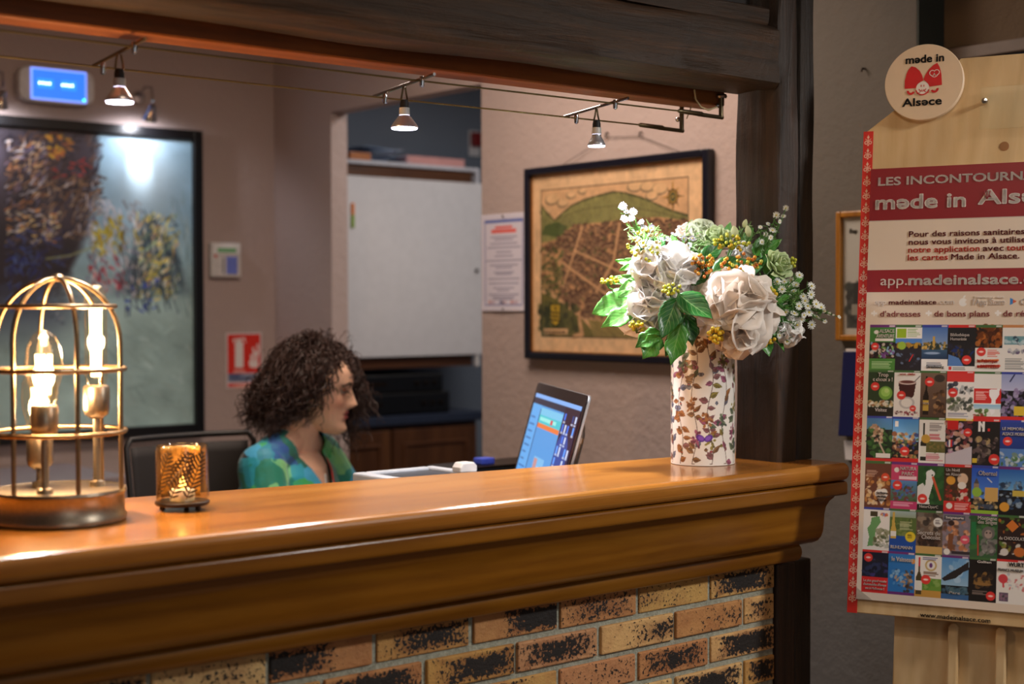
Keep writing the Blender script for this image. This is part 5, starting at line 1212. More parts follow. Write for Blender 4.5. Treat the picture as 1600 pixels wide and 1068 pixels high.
# blouse
def blouse():
    mb = MB()
    ell_sections(mb, [(0, -.07, .53, .185, .135), (0, -.06, .66, .160, .118), (0, -.045, .76, .152, .112), (0, -.018, .86, .166, .128), (0, -.018, .93, .172, .122), (0, -.015, .99, .160, .098), (0, -.012, 1.035, .105, .072)])
    for s_ in (1, -1):
        capsule(mb, NB+Vector((0, 0, .012)), SH[s_]+Vector((0, 0, .010)), .054, .048); capsule(mb, SH[s_], SH[s_]+(EL[s_]-SH[s_])*.93, .060, .056); capsule(mb, EL[s_], EL[s_]+(WR[s_]-EL[s_])*.75, .054, .045)
        mb.ball(tp_(s_*.07, .065, .885), (.066, .066, .066), 16, 12)
    m = remeshed(mb, .0032, 8, 'blouse')
    b = bmesh.new(); b.from_mesh(m); kill = []
    for v in b.verts:
        d = v.co-Vector((NB.x, NB.y, 0)); r, f, z = d.dot(TR), d.dot(TF), d.z
        ring = (r/.070)**2+((f+.005)/.078)**2 < 1 and z > .96
        vee = f > .02 and z > .93 and abs(r) < .052*(z-.915)/.10
        if ring or vee: kill.append(v)
    bmesh.ops.delete(b, geom=kill, context='VERTS'); b.to_mesh(m); b.free()
    for v in m.vertices: v.co -= ORG['person']
    t = NT('painted_print_fabric'); vc = t.coord((1, 1, 1)); ds = t.noise(vc, 9, 3, .5)
    mp = t.add('ShaderNodeMix', data_type='RGBA', blend_type='ADD'); mp.inputs[0].default_value = .16; t.ln(vc, mp.inputs[6]); t.ln(ds.outputs['Color'], mp.inputs[7])
    vo = t.add('ShaderNodeTexVoronoi'); vo.inputs['Scale'].default_value = 17; t.ln(mp.outputs[2], vo.inputs[0])
    sp_ = t.add('ShaderNodeSeparateColor'); t.ln(vo.outputs['Color'], sp_.inputs[0])
    c_ = t.ramp(sp_.outputs[0], [(0, srgb(14, 122, 96)), (.2, srgb(26, 150, 176)), (.36, srgb(16, 100, 84)), (.5, srgb(58, 160, 205)), (.62, srgb(60, 170, 90)), (.72, srgb(20, 24, 30)), (.8, srgb(20, 130, 110)), (.88, srgb(120, 190, 120)), (.94, srgb(30, 80, 150)), (.975, srgb(30, 130, 160))], 'CONSTANT')
    c_ = t.mix(t.ramp(t.noise(vc, 26, 4, .7).outputs[0], [(.45, (0, 0, 0)), (.7, (.45, .45, .45))]), c_, srgb(20, 150, 150))
    t.set(base=c_, rough=.6, sheen=.2); t.bump(t.noise(vc, 40, 4).outputs[0], .15, .01)
    m.materials.append(t.m); m.polygons.foreach_set('use_smooth', [True]*len(m.polygons))
    o = bpy.data.objects.new('blouse', m); C.objects.link(o); o.parent = person; ORG['blouse'] = ORG['person']
    sd_ = o.modifiers.new('solid', 'SOLIDIFY'); sd_.thickness = .002; sd_.offset = 1
    from mathutils.bvhtree import BVHTree
    mp_ = [tuple(v.co+ORG['person']) for v in m.vertices]; tree = BVHTree.FromPolygons(mp_, [tuple(p.vertices) for p in m.polygons])
    btree = BVHTree.FromPolygons([tuple(p) for p in P.tolist()], [tuple(p.vertices) for p in bm2.polygons])
    def strip(fr, w_, z0, z1, c, nm, trees):
        a, b = [], []
        for z in np.linspace(z0, z1, 12):
            for lst, r in ((a, fr(z)), (b, fr(z)-w_)):
                hits = [h[0] for h in (tr0.ray_cast(tp_(r, .4, z), -TF) for tr0 in trees) if h[0] is not None]
                if hits: lst.append(max(hits, key=lambda h: h.dot(TF))+TF*.003)
        if len(a) == len(b) and len(a) > 2: MB().put(a+b, [(k, k+1, len(a)+k+1, len(a)+k) for k in range(len(a)-1)]).build('neckline_trim', plain(nm, c, .7), person, smooth=True, solid=.002)
    strip(lambda z: -(.052*(z-.915)/.10)-.004, .007, .945, 1.025, srgb(206, 50, 40), 'red_trim_fabric', (tree, btree))
    strip(lambda z: .004-(.052*(z-.915)/.10)*.55, .012, .935, .985, srgb(216, 216, 212), 'white_trim_fabric', (btree,))
blouse()
tr_ = MB()
for s_ in (1, -1): capsule(tr_, HIP[s_], KN[s_], .092, .066); capsule(tr_, KN[s_], AN[s_]+Vector((0, 0, .05)), .064, .052)
ell_sections(tr_, [(0, -.07, .475, .15, .12), (0, -.07, .55, .178, .128), (0, -.065, .62, .165, .118)])
tm = remeshed(tr_, .006, 4, 'trousers')
for v in tm.vertices: v.co -= ORG['person']
tm.materials.append(plain('dark_trousers', srgb(30, 30, 38), .8)); to = bpy.data.objects.new('trousers', tm); C.objects.link(to); to.parent = person
for s_ in (1, -1):
    sm_ = MB(); b0 = Vector((AN[s_].x, AN[s_].y, 0)); sm_.grid(lambda u, v: (lambda L, w_, h_: b0+TF*(-.05+.25*L)+TR*(w_*.045*math.sin(PI*min(1, .12+L*.85))*1.0)+Vector((0, 0, h_)))(v, math.cos(2*PI*u), .045+.044*math.sin(2*PI*u)*(1-.35*v)), 20, 12)
    sm_.build('shoe', M_blackm, person, smooth=True)
# ================================================================== VASE
VX, VY = 2.055, 1.908; VT = CT+.245
def vase():
    W, H = 400, 245; cv = Cv(W, H, (240, 234, 226)); rg = random.Random(31); n = fbm(W, H, 8, 3, 6); cv.a *= (.97+.05*n)[..., None]
    pal = [((92, 62, 46), (150, 110, 70)), ((104, 70, 64), (150, 100, 104)), ((110, 60, 80), (168, 96, 124)), ((70, 80, 70), (112, 124, 96)), ((96, 84, 40), (150, 136, 66)), ((76, 78, 92), (130, 132, 150)), ((120, 72, 40), (176, 120, 72))]
    def leaf(x, y, a, L, w_, c):
        for k in (-W, 0, W):
            ca, sa = math.cos(a), math.sin(a); tipx, tipy = x+k+L*1.15*ca, y+L*1.15*sa
            def lp(q, e): return [(x+k+L*1.15*f*ca-ww*(w_+e)*q*sa, y+L*1.15*f*sa+ww*(w_+e)*q*ca) for f, ww in ((0, 0), (.2, .7), (.42, 1), (.7, .62), (1, 0))]
            cv.poly(lp(1, .8)+lp(-1, .8)[::-1], tuple(v*.5 for v in c[0])); cv.poly(lp(1, 0)+lp(-1, 0)[::-1], c[1]); cx, cy = x+k+L*.5*ca, y+L*.5*sa; cv.line(x+k, y, x+k+L*math.cos(a), y+L*math.sin(a), .8, c[0]); cv.ell(cx-.4*math.sin(a)*w_, cy+.4*math.cos(a)*w_, L*.3, w_*.4, c[0], a, .7)
    def butterfly(x, y, s_, c):
        for sg in (-1, 1): cv.ell(x+sg*s_*.6, y-s_*.2, s_*.65, s_*.45, c[0], sg*.5); cv.ell(x+sg*s_*.55, y-s_*.2, s_*.45, s_*.3, c[1], sg*.5); cv.ell(x+sg*s_*.4, y+s_*.45, s_*.35, s_*.3, c[1], 0)
        cv.line(x, y-s_*.5, x, y+s_*.6, 1.4, (40, 30, 26))
    for k, x0 in enumerate(range(14, W, 31)):
        c = pal[k % len(pal)]; ph = rg.uniform(0, 6); y = H-4; px_, py_ = x0, H-4
        while y > 8:
            x = x0+6*math.sin(y*.045+ph); cv.line(px_, py_, x, y, 1.1, (84, 62, 48)); px_, py_ = x, y; y -= 4
            if rg.random() < .34:
                s_ = rg.choice([-1, 1]); c2 = c if rg.random() < .7 else rg.choice(pal); leaf(x, y, (-.5 if s_ > 0 else PI+.5)+rg.gauss(0, .45), rg.uniform(12, 20), rg.uniform(3.6, 6.4), c2)
        for q in range(2):
            fy = rg.uniform(20, H-40); fx = x0+6*math.sin(fy*.045+ph); c2 = rg.choice(pal)
            for j in range(rg.randint(14, 26)): a = rg.uniform(0, 6.28); r = rg.uniform(1, 12); cv.ell(fx+r*math.cos(a), fy+r*1.3*math.sin(a), rg.uniform(2.2, 4.4), rg.uniform(1.5, 2.8), c2[rg.randint(0, 1)], a)
    for _ in range(46):
        x, y = rg.uniform(6, W-6), rg.uniform(10, H-10); c = rg.choice(pal)
        if rg.random() < .35: butterfly(x, y, rg.uniform(5, 8), c)
        elif rg.random() < .5: cv.ell(x, y, rg.uniform(3, 5), rg.uniform(2, 3), c[0], rg.uniform(0, 3)); cv.ell(x, y, 2, 1.2, (190, 70, 60))
        else: leaf(x, y, rg.uniform(0, 6.28), rg.uniform(7, 12), 3, c)
    fx = int(((math.atan2(-VY, -VX))/(2*PI) % 1)*W)+4
    cv.ell(fx-8, H-52, 9, 6, (92, 52, 150), .5); cv.ell(fx+8, H-52, 9, 6, (92, 52, 150), -.5); cv.ell(fx-7, H-52, 6, 4, (140, 92, 196), .5); cv.ell(fx+7, H-52, 6, 4, (140, 92, 196), -.5)
    v_ = thing('flower_vase', 'tall cylindrical cream vase printed with butterflies and plants on the counter', 'vase', (VX, VY, CT))
    R = .0602
    def fn(u, v):
        a = 2*PI*u; r = R+.0*v; return np.stack([VX+r*np.cos(a), VY+r*np.sin(a), CT+.001+v*.2435], 1)
    sheet('printed_body', cv, fn, vcol('vase_glaze', .34, .12), v_)
    MB(Matrix.Translation((VX, VY, CT))).lathe([(.0601, .2445), (.0595, .2465), (.0580, .2465), (.0572, .243), (.0572, .008), (.001, .007)], 56, cap=False).build('inner_wall', plain('vase_inside', srgb(206, 198, 186), .3), v_, smooth=True)
    MB(Matrix.Translation((VX, VY, CT))).lathe([(.001, .0003), (.0585, .0003), (.0600, .0012)], 56, cap=False).build('underside', M_white, v_, smooth=True)
vase()
# ================================================================== BOUQUET
M_stem = plain('green_stem', srgb(62, 104, 36), .5)
def petal_mat(name, c, tr_=.25):
    t = NT(name); n = t.noise(t.coord(), 40, 3); cc = t.ramp(n.outputs[0], [(.3, tuple(x*.95 for x in c)), (.7, c)]); t.set(base=cc, rough=.6)
    tl_ = t.add('ShaderNodeBsdfTranslucent'); t.ln(cc, tl_.inputs[0]); mx = t.add('ShaderNodeMixShader'); mx.inputs[0].default_value = .34
    t.ln(t.b.outputs[0], mx.inputs[1]); t.ln(tl_.outputs[0], mx.inputs[2]); t.ln(mx.outputs[0], t.o.inputs[0]); return t.m
M_pw, M_pc, M_pg = petal_mat('white_petal', srgb(250, 247, 244)), petal_mat('cream_petal', srgb(250, 240, 230)), petal_mat('pale_green_petal', srgb(214, 228, 180))
M_lilac = petal_mat('lilac_white_petal', srgb(196, 192, 214))
def leafmat(name, a, b):
    t = NT(name); uv = t.add('ShaderNodeAttribute', attribute_name='luv'); sp = t.add('ShaderNodeSeparateColor'); t.ln(uv.outputs['Color'], sp.inputs[0])
    d = t.math('ABSOLUTE', t.math('SUBTRACT', sp.outputs[0], .5)); x = t.math('SUBTRACT', t.math('MULTIPLY', sp.outputs[1], 7.0), t.math('MULTIPLY', d, 5.0))
    fr = t.math('ABSOLUTE', t.math('SUBTRACT', t.math('FRACT', x), .5)); vein = t.ramp(fr, [(0, (1, 1, 1)), (.07, (0, 0, 0))]); mid = t.ramp(d, [(0, (1, 1, 1)), (.035, (0, 0, 0))])
    c = t.ramp(t.noise(t.coord(), 50, 3).outputs[0], [(.3, a), (.7, b)])
    c = t.mix(t.math('MULTIPLY', t.math('MAXIMUM', vein, mid), .4), c, srgb(170, 200, 130)); t.set(base=c, rough=.34); t.bump(fr, .15, .002); return t.m
M_leafD, M_leafM, M_leafL = leafmat('dark_leaf', srgb(22, 74, 26), srgb(38, 100, 34)), leafmat('mid_leaf', srgb(48, 108, 34), srgb(74, 140, 46)), leafmat('light_leaf', srgb(78, 150, 60), srgb(112, 182, 84))
MOUTH = Vector((VX, VY, VT-.02))
def BP(px, py, d): return atd(px, py, d)
TOC = -FW                                                           # towards the viewer's side of the counter
def stem_to(parent, p, r=.0018, start=None, name='stem', sag=.0):
    rg = random.Random(int(abs(p.x*1e5)) % 9973); a = rg.uniform(0, 6.28); b0 = MOUTH+Vector((.030*math.cos(a), .030*math.sin(a), -.10)); b1 = MOUTH+Vector((.034*math.cos(a)*.8, .034*math.sin(a)*.8, .012))
    b1 = b1.lerp(Vector((p.x, p.y, b1.z)), .12); m = b1.lerp(p, .5)+Vector((0, 0, .012+sag)); pts = []
    c = [b0, b1, m, p]
    for i in range(13):
        s_ = i/12*3; k = min(2, int(s_)); f = s_-k; p0 = c[max(0, k-1)]; p1, p2 = c[k], c[k+1]; p3 = c[min(3, k+2)]
        pts.append(.5*((2*p1)+(p2-p0)*f+(2*p0-5*p1+4*p2-p3)*f*f+(3*p1-p0-3*p2+p3)*f**3))
    return MB().tube(pts, r, 6).build(name, M_stem, parent, smooth=True)
def ruffle_bloom(label, c, rx, rz, n, ps, mat_, seed, group=None):
    rg = random.Random(seed); t = thing('white_hydrangea', label, 'flower', tuple(c), group); mb = MB(); u = RT; v = UP; d_ = TOC
    for k in range(n):
        z = 1-1.25*(k+.5)/n; a = k*2.39996+rg.gauss(0, .2); s_ = math.sqrt(max(0, 1-z*z))
        nr = (u*(s_*math.cos(a))+v*(s_*math.sin(a))+d_*z).normalized()
        p = Vector(c)+u*(s_*math.cos(a)*rx*.82)+v*(s_*math.sin(a)*rz*.82)+d_*(z*rx*.62)
        nr = (nr+d_*.35+Vector((rg.gauss(0, .26), rg.gauss(0, .26), rg.gauss(0, .26)))).normalized()
        e = nr.orthogonal().normalized(); e = Matrix.Rotation(rg.uniform(0, 6.28), 3, nr) @ e; f = nr.cross(e); S = ps*rg.uniform(.75, 1.25)
        ph, ph2, am, cup = rg.uniform(0, 6), rg.uniform(0, 6), rg.uniform(.10, .26), rg.uniform(.1, .5)
        NR, NA = 5, 18; vs = [p-nr*S*.1]; fs = []
        for i in range(1, NR+1):
            r = i/NR
            for j in range(NA):
                th = 2*PI*j/NA; R_ = S*(1+.13*math.sin(2*th+ph)+.08*math.sin(5*th+ph2)); h = S*(cup*r*r-.1+am*r*r*math.sin(3*th+ph2)+.05*r**3*math.sin(6*th+ph))
                vs.append(p+e*(R_*r*math.cos(th))+f*(R_*r*math.sin(th))+nr*h)
        for j in range(NA): fs.append((0, 1+j, 1+(j+1) % NA))
        for i in range(NR-1):
            for j in range(NA): a0 = 1+i*NA+j; b0 = 1+i*NA+(j+1) % NA; fs.append((a0, a0+NA, b0+NA, b0))
        mb.put(vs, fs)
    mb.build('petals', mat_, t, smooth=True, solid=.0007)
    MB().ball(Vector(c)-d_*rx*.1, (rx*.55, rx*.55, rz*.55), 14, 10).build('flower_core', M_pc, t, smooth=True)
    stem_to(t, Vector(c)-d_*rx*.5, .003); return t
ruffle_bloom('large ruffled white bloom on the left side of the bouquet, brightly lit', BP(1038, 430, 2.69), .056, .048, 30, .030, M_pw, 1)
ruffle_bloom('ruffled white bloom hanging low left of the vase rim', BP(1016, 484, 2.685), .040, .044, 20, .029, M_pw, 5)
ruffle_bloom('largest ruffled creamy white bloom in front, above the right half of the vase', BP(1148, 480, 2.655), .066, .056, 27, .040, M_pc, 2)
ruffle_bloom('ruffled white bloom drooping over the right rim of the vase', BP(1150, 530, 2.645), .036, .024, 14, .022, M_pc, 6)
ruffle_bloom('small white ruffled bloom low at the right edge of the bouquet', BP(1232, 516, 2.70), .026, .024, 22, .014, M_pw, 3)
ruffle_bloom('small pale greenish white ruffled bloom at the top behind the left bloom', BP(1096, 364, 2.82), .026, .022, 18, .016, petal_mat('greenish_petal', srgb(226, 232, 206)), 4)
ruffle_bloom('tiny white blossom cluster between the top buds and the orange berries', BP(1160, 395, 2.78), .024, .016, 16, .012, M_pw, 8)
def rose(label, c, r, nrm, mat_, seed):
    rg = random.Random(seed); t = thing('lisianthus', label, 'flower', tuple(c)); mb = MB(); nrm = Vector(nrm).normalized(); e = nrm.orthogonal().normalized(); f = nrm.cross(e)
    L = 0
    for ring, (rr, hh, n) in enumerate(((.16, .85, 2), (.34, .9, 3), (.56, .85, 4), (.80, .70, 5), (1.0, .45, 5))):
        for k in range(n):
            a0 = 2*PI*k/n+ring*.7+rg.gauss(0, .1); wd = 2*PI/n*.78
            def fn(u, v, a0=a0, wd=wd, rr=rr, hh=hh, ph=rg.uniform(0, 6)):
                a = a0+wd*(u-.5)*(1.0+.25*v); R_ = r*rr*(.35+.65*v**.7)+r*.10*math.sin(9*u+ph)*v*v*rr; z = r*(-.55+hh*(1.15*v-.18*v*v*rr*1.5))+r*.05*math.sin(7*u+ph)*v-r*.18*(2*u-1)**2*v
                return Vector(c)+e*(R_*math.cos(a))+f*(R_*math.sin(a))+nrm*z
            mb.grid(fn, 9, 6)
    mb.build('petals', mat_, t, smooth=True, solid=.0007); stem_to(t, Vector(c)-nrm*r*.6, .0022)
    sp = MB()
    for k in range(5):
        a = 2*PI*k/5; b = Vector(c)-nrm*r*.55
        sp.grid(lambda u, v, a=a: b+(e*math.cos(a)+f*math.sin(a))*(r*.75*v)+(e*-math.sin(a)+f*math.cos(a))*(r*.25*(2*u-1)*(1-v))+nrm*(r*.1*v*v), 3, 6)
    sp.build('sepals', M_stem, t, smooth=True); return t
rose('pale green open rose-like flower at the upper right of the bouquet', BP(1221, 411, 2.70), .030, TOC*.75+RT*.5+UP*.35, M_pg, 1)
rose('pale green-white rose-like flower at the top behind the orange berries', BP(1118, 366, 2.79), .030, TOC*.6-RT*.2+UP*.7, M_pg, 2)
rose('cream rose-like flower at the top left next to the tall aster spray', BP(1072, 358, 2.82), .022, TOC*.6-RT*.2+UP*.7, M_pc, 3)
def bud(label, c, r, h, seed):
    t = thing('lisianthus_bud', label, 'flower bud', tuple(c), None); d = (UP+RT*random.Random(seed).uniform(-.3, .3)).normalized(); e = d.orthogonal().normalized()
    MB().lathe([(.0002, -h), (r*.7, -h*.7), (r, -.1*h), (r*.8, h*.5), (r*.3, h*.9), (.0002, h)], 14, basis(c, e, d.cross(e), d)).build('petals', petal_mat('bud_%d' % seed, srgb(214, 218, 170)), t, smooth=True)
    stem_to(t, Vector(c)-d*h, .0015)
bud('cream closed bud at the top of the bouquet, left of a pair of greener buds', BP(1148, 362, 2.76), .0075, .012, 1)
bud('greenish upright bud, tallest of the three at the top right', BP(1164, 349, 2.77), .005, .0085, 2)
bud('pale bud right of the tallest green bud on top', BP(1169, 361, 2.76), .0062, .0115, 3)
def leaf_grid(mb, b, tip, w_, nrm, droop=.1, fold=.25, lobes=0, luv=None):
    b, tip = Vector(b), Vector(tip); ax = tip-b; L = ax.length; ax.normalize(); nrm = Vector(nrm); nrm = (nrm-ax*nrm.dot(ax)).normalized(); sd = ax.cross(nrm); nu, nv = 8, 16
    vs = []; 
    for j in range(nv+1):
        v = j/nv; wd = w_*.5*(math.sin(PI*min(1, v**.75))**.8)*(1.12-.25*v)
        if lobes: wd *= 1+.22*math.sin(v*PI*2*lobes)*(.3+v)
        wd *= 1+.05*math.sin(v*40)
        for i in range(nu+1):
            u = i/nu*2-1; vs.append(b+ax*(L*v)+sd*(wd*u)-nrm*(droop*L*v*v)-nrm*(fold*wd*(1-abs(u))**1.2)*1.0+nrm*(.04*L*math.sin(7*v+u*2)*abs(u)))
            luv.append((i/nu, v, 0, 1))
    mb.put(vs, [(j*(nu+1)+i, j*(nu+1)+i+1, (j+1)*(nu+1)+i+1, (j+1)*(nu+1)+i) for j in range(nv) for i in range(nu)])
def branch(label, leaves, mat_, name='leafy_branch'):
    """leaves: (base px, py, tip px, py, width px, depth base, depth tip, lobes)"""
    b0 = BP(leaves[0][0], leaves[0][1], leaves[0][5]); t = thing(name, label, 'foliage', tuple(b0)); s_ = 2.7/F
    for (bx, by, tx, ty, w_, d0, d1, lb) in leaves:
        mb = MB(); luv = []; a, b = BP(bx, by, d0), BP(tx, ty, d1)
        leaf_grid(mb, a, b, w_*s_, TOC+UP*.45+RT*.15, .10, .22, lb, luv)
        o = mb.build('leaf', mat_, t, smooth=True, solid=.0006); ca = o.data.color_attributes.new('luv', 'FLOAT_COLOR', 'POINT'); ca.data.foreach_set('color', np.array(luv, np.float32).ravel())
    last = leaves[0]; stem_to(t, b0, .0018)
    tw = MB()
    for l in leaves[1:]: tw.tube([b0, BP(l[0], l[1], l[5])], .0010, 5)
    if len(leaves) > 1: tw.build('twig', M_stem, t, smooth=True)
branch('big bright green veined leaves sticking out at the far left of the bouquet', [(996, 462, 926, 486, 48, 2.70, 2.68, 0), (1000, 478, 940, 508, 32, 2.68, 2.66, 2), (1004, 446, 958, 430, 20, 2.71, 2.72, 0), (1003, 432, 952, 440, 18, 2.71, 2.72, 0), (1008, 418, 962, 404, 15, 2.74, 2.74, 0), (1015, 405, 968, 420, 16, 2.74, 2.73, 0), (1012, 395, 985, 386, 14, 2.75, 2.75, 0)], M_leafL)
branch('glossy dark green leaf hanging between the two large white blooms', [(1060, 458, 1114, 494, 42, 2.61, 2.575, 0), (1058, 466, 1034, 527, 36, 2.60, 2.58, 0), (1072, 490, 1084, 540, 30, 2.63, 2.62, 2), (1066, 488, 1050, 540, 30, 2.63, 2.62, 1)], M_leafD)
branch('mid green pointed leaves drooping left of the vase rim', [(1064, 505, 1049, 570, 34, 2.62, 2.61, 2), (1030, 517, 993, 541, 28, 2.63, 2.62, 2), (1030, 524, 1004, 560, 32, 2.625, 2.62, 2), (1060, 515, 1040, 556, 22, 2.64, 2.63, 0)], M_leafM)
branch('dark leaves lying among the orange berries at the centre', [(1112, 425, 1168, 404, 34, 2.70, 2.69, 0), (1140, 432, 1192, 414, 32, 2.69, 2.68, 0), (1095, 405, 1132, 380, 26, 2.75, 2.76, 0), (1170, 425, 1200, 398, 22, 2.72, 2.74, 0), (1075, 430, 1108, 436, 30, 2.68, 2.66, 0)], M_leafD)
branch('dark green leaf behind the pink berry sprig at the upper left', [(1022, 396, 1036, 362, 26, 2.75, 2.77, 0), (1030, 398, 1010, 378, 18, 2.76, 2.77, 0)], M_leafD)
branch('yellow-green leaves below the right bloom, next to the post', [(1194, 520, 1203, 556, 24, 2.70, 2.69, 0), (1200, 505, 1222, 535, 20, 2.71, 2.70, 0), (1196, 450, 1236, 436, 26, 2.70, 2.71, 0)], M_leafM)
branch('shadowed green leaves at the right of the bouquet behind the aster spray', [(1200, 470, 1248, 450, 26, 2.71, 2.72, 0), (1205, 480, 1250, 490, 24, 2.71, 2.71, 0), (1195, 440, 1215, 474, 26, 2.71, 2.70, 0), (1205, 430, 1190, 392, 22, 2.73, 2.75, 0), (1180, 400, 1198, 362, 22, 2.76, 2.77, 0), (1210, 500, 1244, 520, 24, 2.70, 2.70, 0), (1215, 455, 1256, 432, 20, 2.72, 2.72, 0), (1200, 490, 1228, 548, 22, 2.70, 2.69, 0), (1190, 395, 1222, 372, 18, 2.75, 2.75, 0)], M_leafM)
branch('green leaves at the back top of the bouquet between the small flowers', [(1090, 395, 1078, 350, 22, 2.82, 2.83, 0), (1130, 385, 1142, 345, 18, 2.82, 2.83, 0), (1060, 400, 1050, 365, 22, 2.80, 2.81, 0), (1105, 385, 1092, 345, 14, 2.82, 2.83, 0), (1160, 385, 1178, 350, 16, 2.82, 2.83, 0)], M_leafL)
BM = {}
def berry_mat(k, c):
    if k not in BM: BM[k] = plain('berry_'+k, c, .25)
    return BM[k]
DO = ('deep_orange', srgb(176, 96, 30))
ORC, YG, YE, PK = ('orange', srgb(206, 140, 44)), ('yellow_green', srgb(176, 176, 56)), ('yellow', srgb(206, 170, 40)), ('pink_green', srgb(206, 190, 140))
def berries(label, cx, cy, sx, sy, n, mats, d, r=.0042, seed=0):
    rg = random.Random(seed+int(cx)); c = BP(cx, cy, d); t = thing('berry_sprig', label, 'berries', tuple(c)); tw = MB(); root = c-TOC*.025-UP*.012; done = []
    first = {}
    tries = 0
    while len(done) < n and tries < 4000:
        tries += 1; a = rg.uniform(0, 6.28); q = math.sqrt(rg.random())
        p = BP(cx+sx*q*math.cos(a), cy+sy*q*math.sin(a), d+rg.uniform(-.012, .012))
        if any((p-o).length < 1.75*r for o in done): continue
        done.append(p); k = rg.choice(mats)
        if k[0] not in first:
            o = MB().ball((0, 0, 0), r, 12, 8).build('berry', berry_mat(*k), None, smooth=True); first[k[0]] = o
        else: o = first[k[0]].copy(); C.objects.link(o)
        o.parent = t; o.location = p-ORG[t.name]; o.scale = (1, 1, 1)
        m = root.lerp(p, .55)+UP*.004; tw.tube([root, m, p-(p-m).normalized()*r*.8], .0007, 4)
    tw.build('twigs', M_stem, t, smooth=True); stem_to(t, root, .0015)
berries('cluster of orange berries above the gap between the two big blooms', 1098, 414, 18, 19, 30, [ORC, ORC, YE, DO], 2.655, .0034)
berries('loose orange berries spread above the largest bloom', 1158, 414, 34, 18, 52, [ORC, ORC, DO, YE, YG], 2.665, .0034)
berries('yellow-green berries at the top centre under the buds', 1144, 376, 30, 16, 34, [YG, YE, YG], 2.71, .0034)
berries('pinkish green berries on the upper left below the tall aster spray', 1006, 384, 26, 28, 44, [PK, YG, PK], 2.665, .0034)
berries('yellow berries at the far left tip of the bouquet', 952, 438, 16, 6, 12, [YG, YE], 2.69, .0036)
berries('yellow berries below the low left bloom', 996, 509, 12, 8, 14, [YE, YG], 2.645, .004)
berries('small green-yellow berries tucked above the hanging dark leaf', 1050, 452, 15, 9, 18, [YG], 2.615, .0034)
berries('yellow berries just above the vase rim on its right half', 1118, 524, 12, 13, 20, [YE], 2.605, .0042)
berries('greenish berries right of the largest bloom', 1207, 455, 8, 14, 12, [YG, YE], 2.675, .0038)
berries('greenish berries hanging low beside the yellow-green leaf', 1199, 532, 14, 8, 12, [YG, YE], 2.67, .0036)
berries('few green berries at the right edge of the pale green flower', 1240, 408, 5, 10, 7, [YG], 2.71, .0034)
def daisy_data(r, seed, mp):
    rg = random.Random(seed); mb = MB(); n = 13
    for k in range(n):
        a = 2*PI*k/n+rg.gauss(0, .06); L = r*rg.uniform(.80, 1.0); w_ = r*.13; c, s_ = math.cos(a), math.sin(a); up_ = rg.uniform(.0, .3)
        q = [(.15, .35, .05), (.5, 1, .18), (.85, .8, .20+up_*.2), (1, .05, .15+up_*.5)]
        vs = []
        for f, ww, z in q: vs += [(L*f*c-w_*ww*s_, L*f*s_+w_*ww*c, z*r*.6), (L*f*c+w_*ww*s_, L*f*s_-w_*ww*c, z*r*.6)]
        mb.put(vs, [(2*i, 2*i+1, 2*i+3, 2*i+2) for i in range(3)])
    return mb
M_disc = plain('daisy_disc', srgb(206, 186, 70), .6)
def aster(label, pts, d, r, mp, seed, tipstem, group=None, dd=.03):
    rg = random.Random(seed); c = BP(*tipstem, d); t = thing('aster_spray', label, 'flower', tuple(c)); tw = MB()
    src = daisy_data(r, seed, mp).build('flower_head', mp, None); sd_ = MB().ball((0, 0, r*.10), (r*.22, r*.22, r*.13), 10, 6).build('flower_disc', M_disc, src, smooth=True); sd_.parent = src
    for k, q in enumerate(pts):
        p = BP(q[0], q[1], d+rg.uniform(-dd, dd)); sc_ = q[2] if len(q) > 2 else rg.uniform(.85, 1.15)
        if k == 0: o, e = src, sd_
        else:
            o = src.copy(); C.objects.link(o); e = sd_.copy(); C.objects.link(e); e.parent = o
        o.parent = t; n_ = (TOC*rg.uniform(.4, 1)+UP*rg.uniform(-.1, .8)+RT*rg.uniform(-.5, .5)).normalized()
        o.location = p-ORG[t.name]; o.rotation_euler = n_.to_track_quat('Z', 'Y').to_euler(); o.scale = (sc_, sc_, sc_)
        m = c.lerp(p, .55)+(p-c).cross(TOC).normalized()*rg.uniform(-.004, .004); tw.tube([c, m, p-n_*r*.1], .0008, 4)
        for j in range(5):
            b = c.lerp(p, rg.uniform(.25, .95)); dv = Vector((rg.gauss(0, 1), rg.gauss(0, 1), rg.gauss(0, .7)+.3)).normalized(); tw.tube([b, b+dv*r*.9, b+dv*r*1.7+Vector((0, 0, r*.2))], [.0006, .0010, .0002], 4)
    tw.build('stalks', M_stem, t, smooth=True); stem_to(t, c, .0014)
M_dw = petal_mat('daisy_white', srgb(240, 240, 232))
aster('tall spray of small lilac-white daisies at the upper left of the bouquet', [(973, 322), (979, 331, .7), (989, 331), (975, 342), (986, 341), (1002, 347), (1004, 356), (1017, 356), (990, 363), (1016, 369), (996, 372, .8)], 2.76, .0085, M_lilac, 1, (1016, 396))
aster('spray of small white flowers at the top right in front of the dark post', [(1228, 325, .9), (1213, 336), (1224, 338, .8), (1207, 360, 1.2), (1190, 378), (1200, 350, .7), (1204, 371, .8), (1188, 355, .7), (1196, 366, .8), (1218, 346, .7)], 2.74, .0078, M_dw, 2, (1192, 400))
aster('wide spray of white daisies on the right side reaching past the post', [(1249, 430), (1268, 447), (1267, 460), (1275, 475), (1283, 480, 1.1), (1258, 470), (1264, 488), (1276, 495), (1268, 507), (1236, 470), (1255, 463), (1219, 483, 1.2), (1241, 490), (1224, 500), (1248, 478), (1252, 500), (1240, 455), (1231, 447), (1262, 478), (1246, 512)], 2.70, .0092, M_dw, 3, (1215, 470), dd=.02)
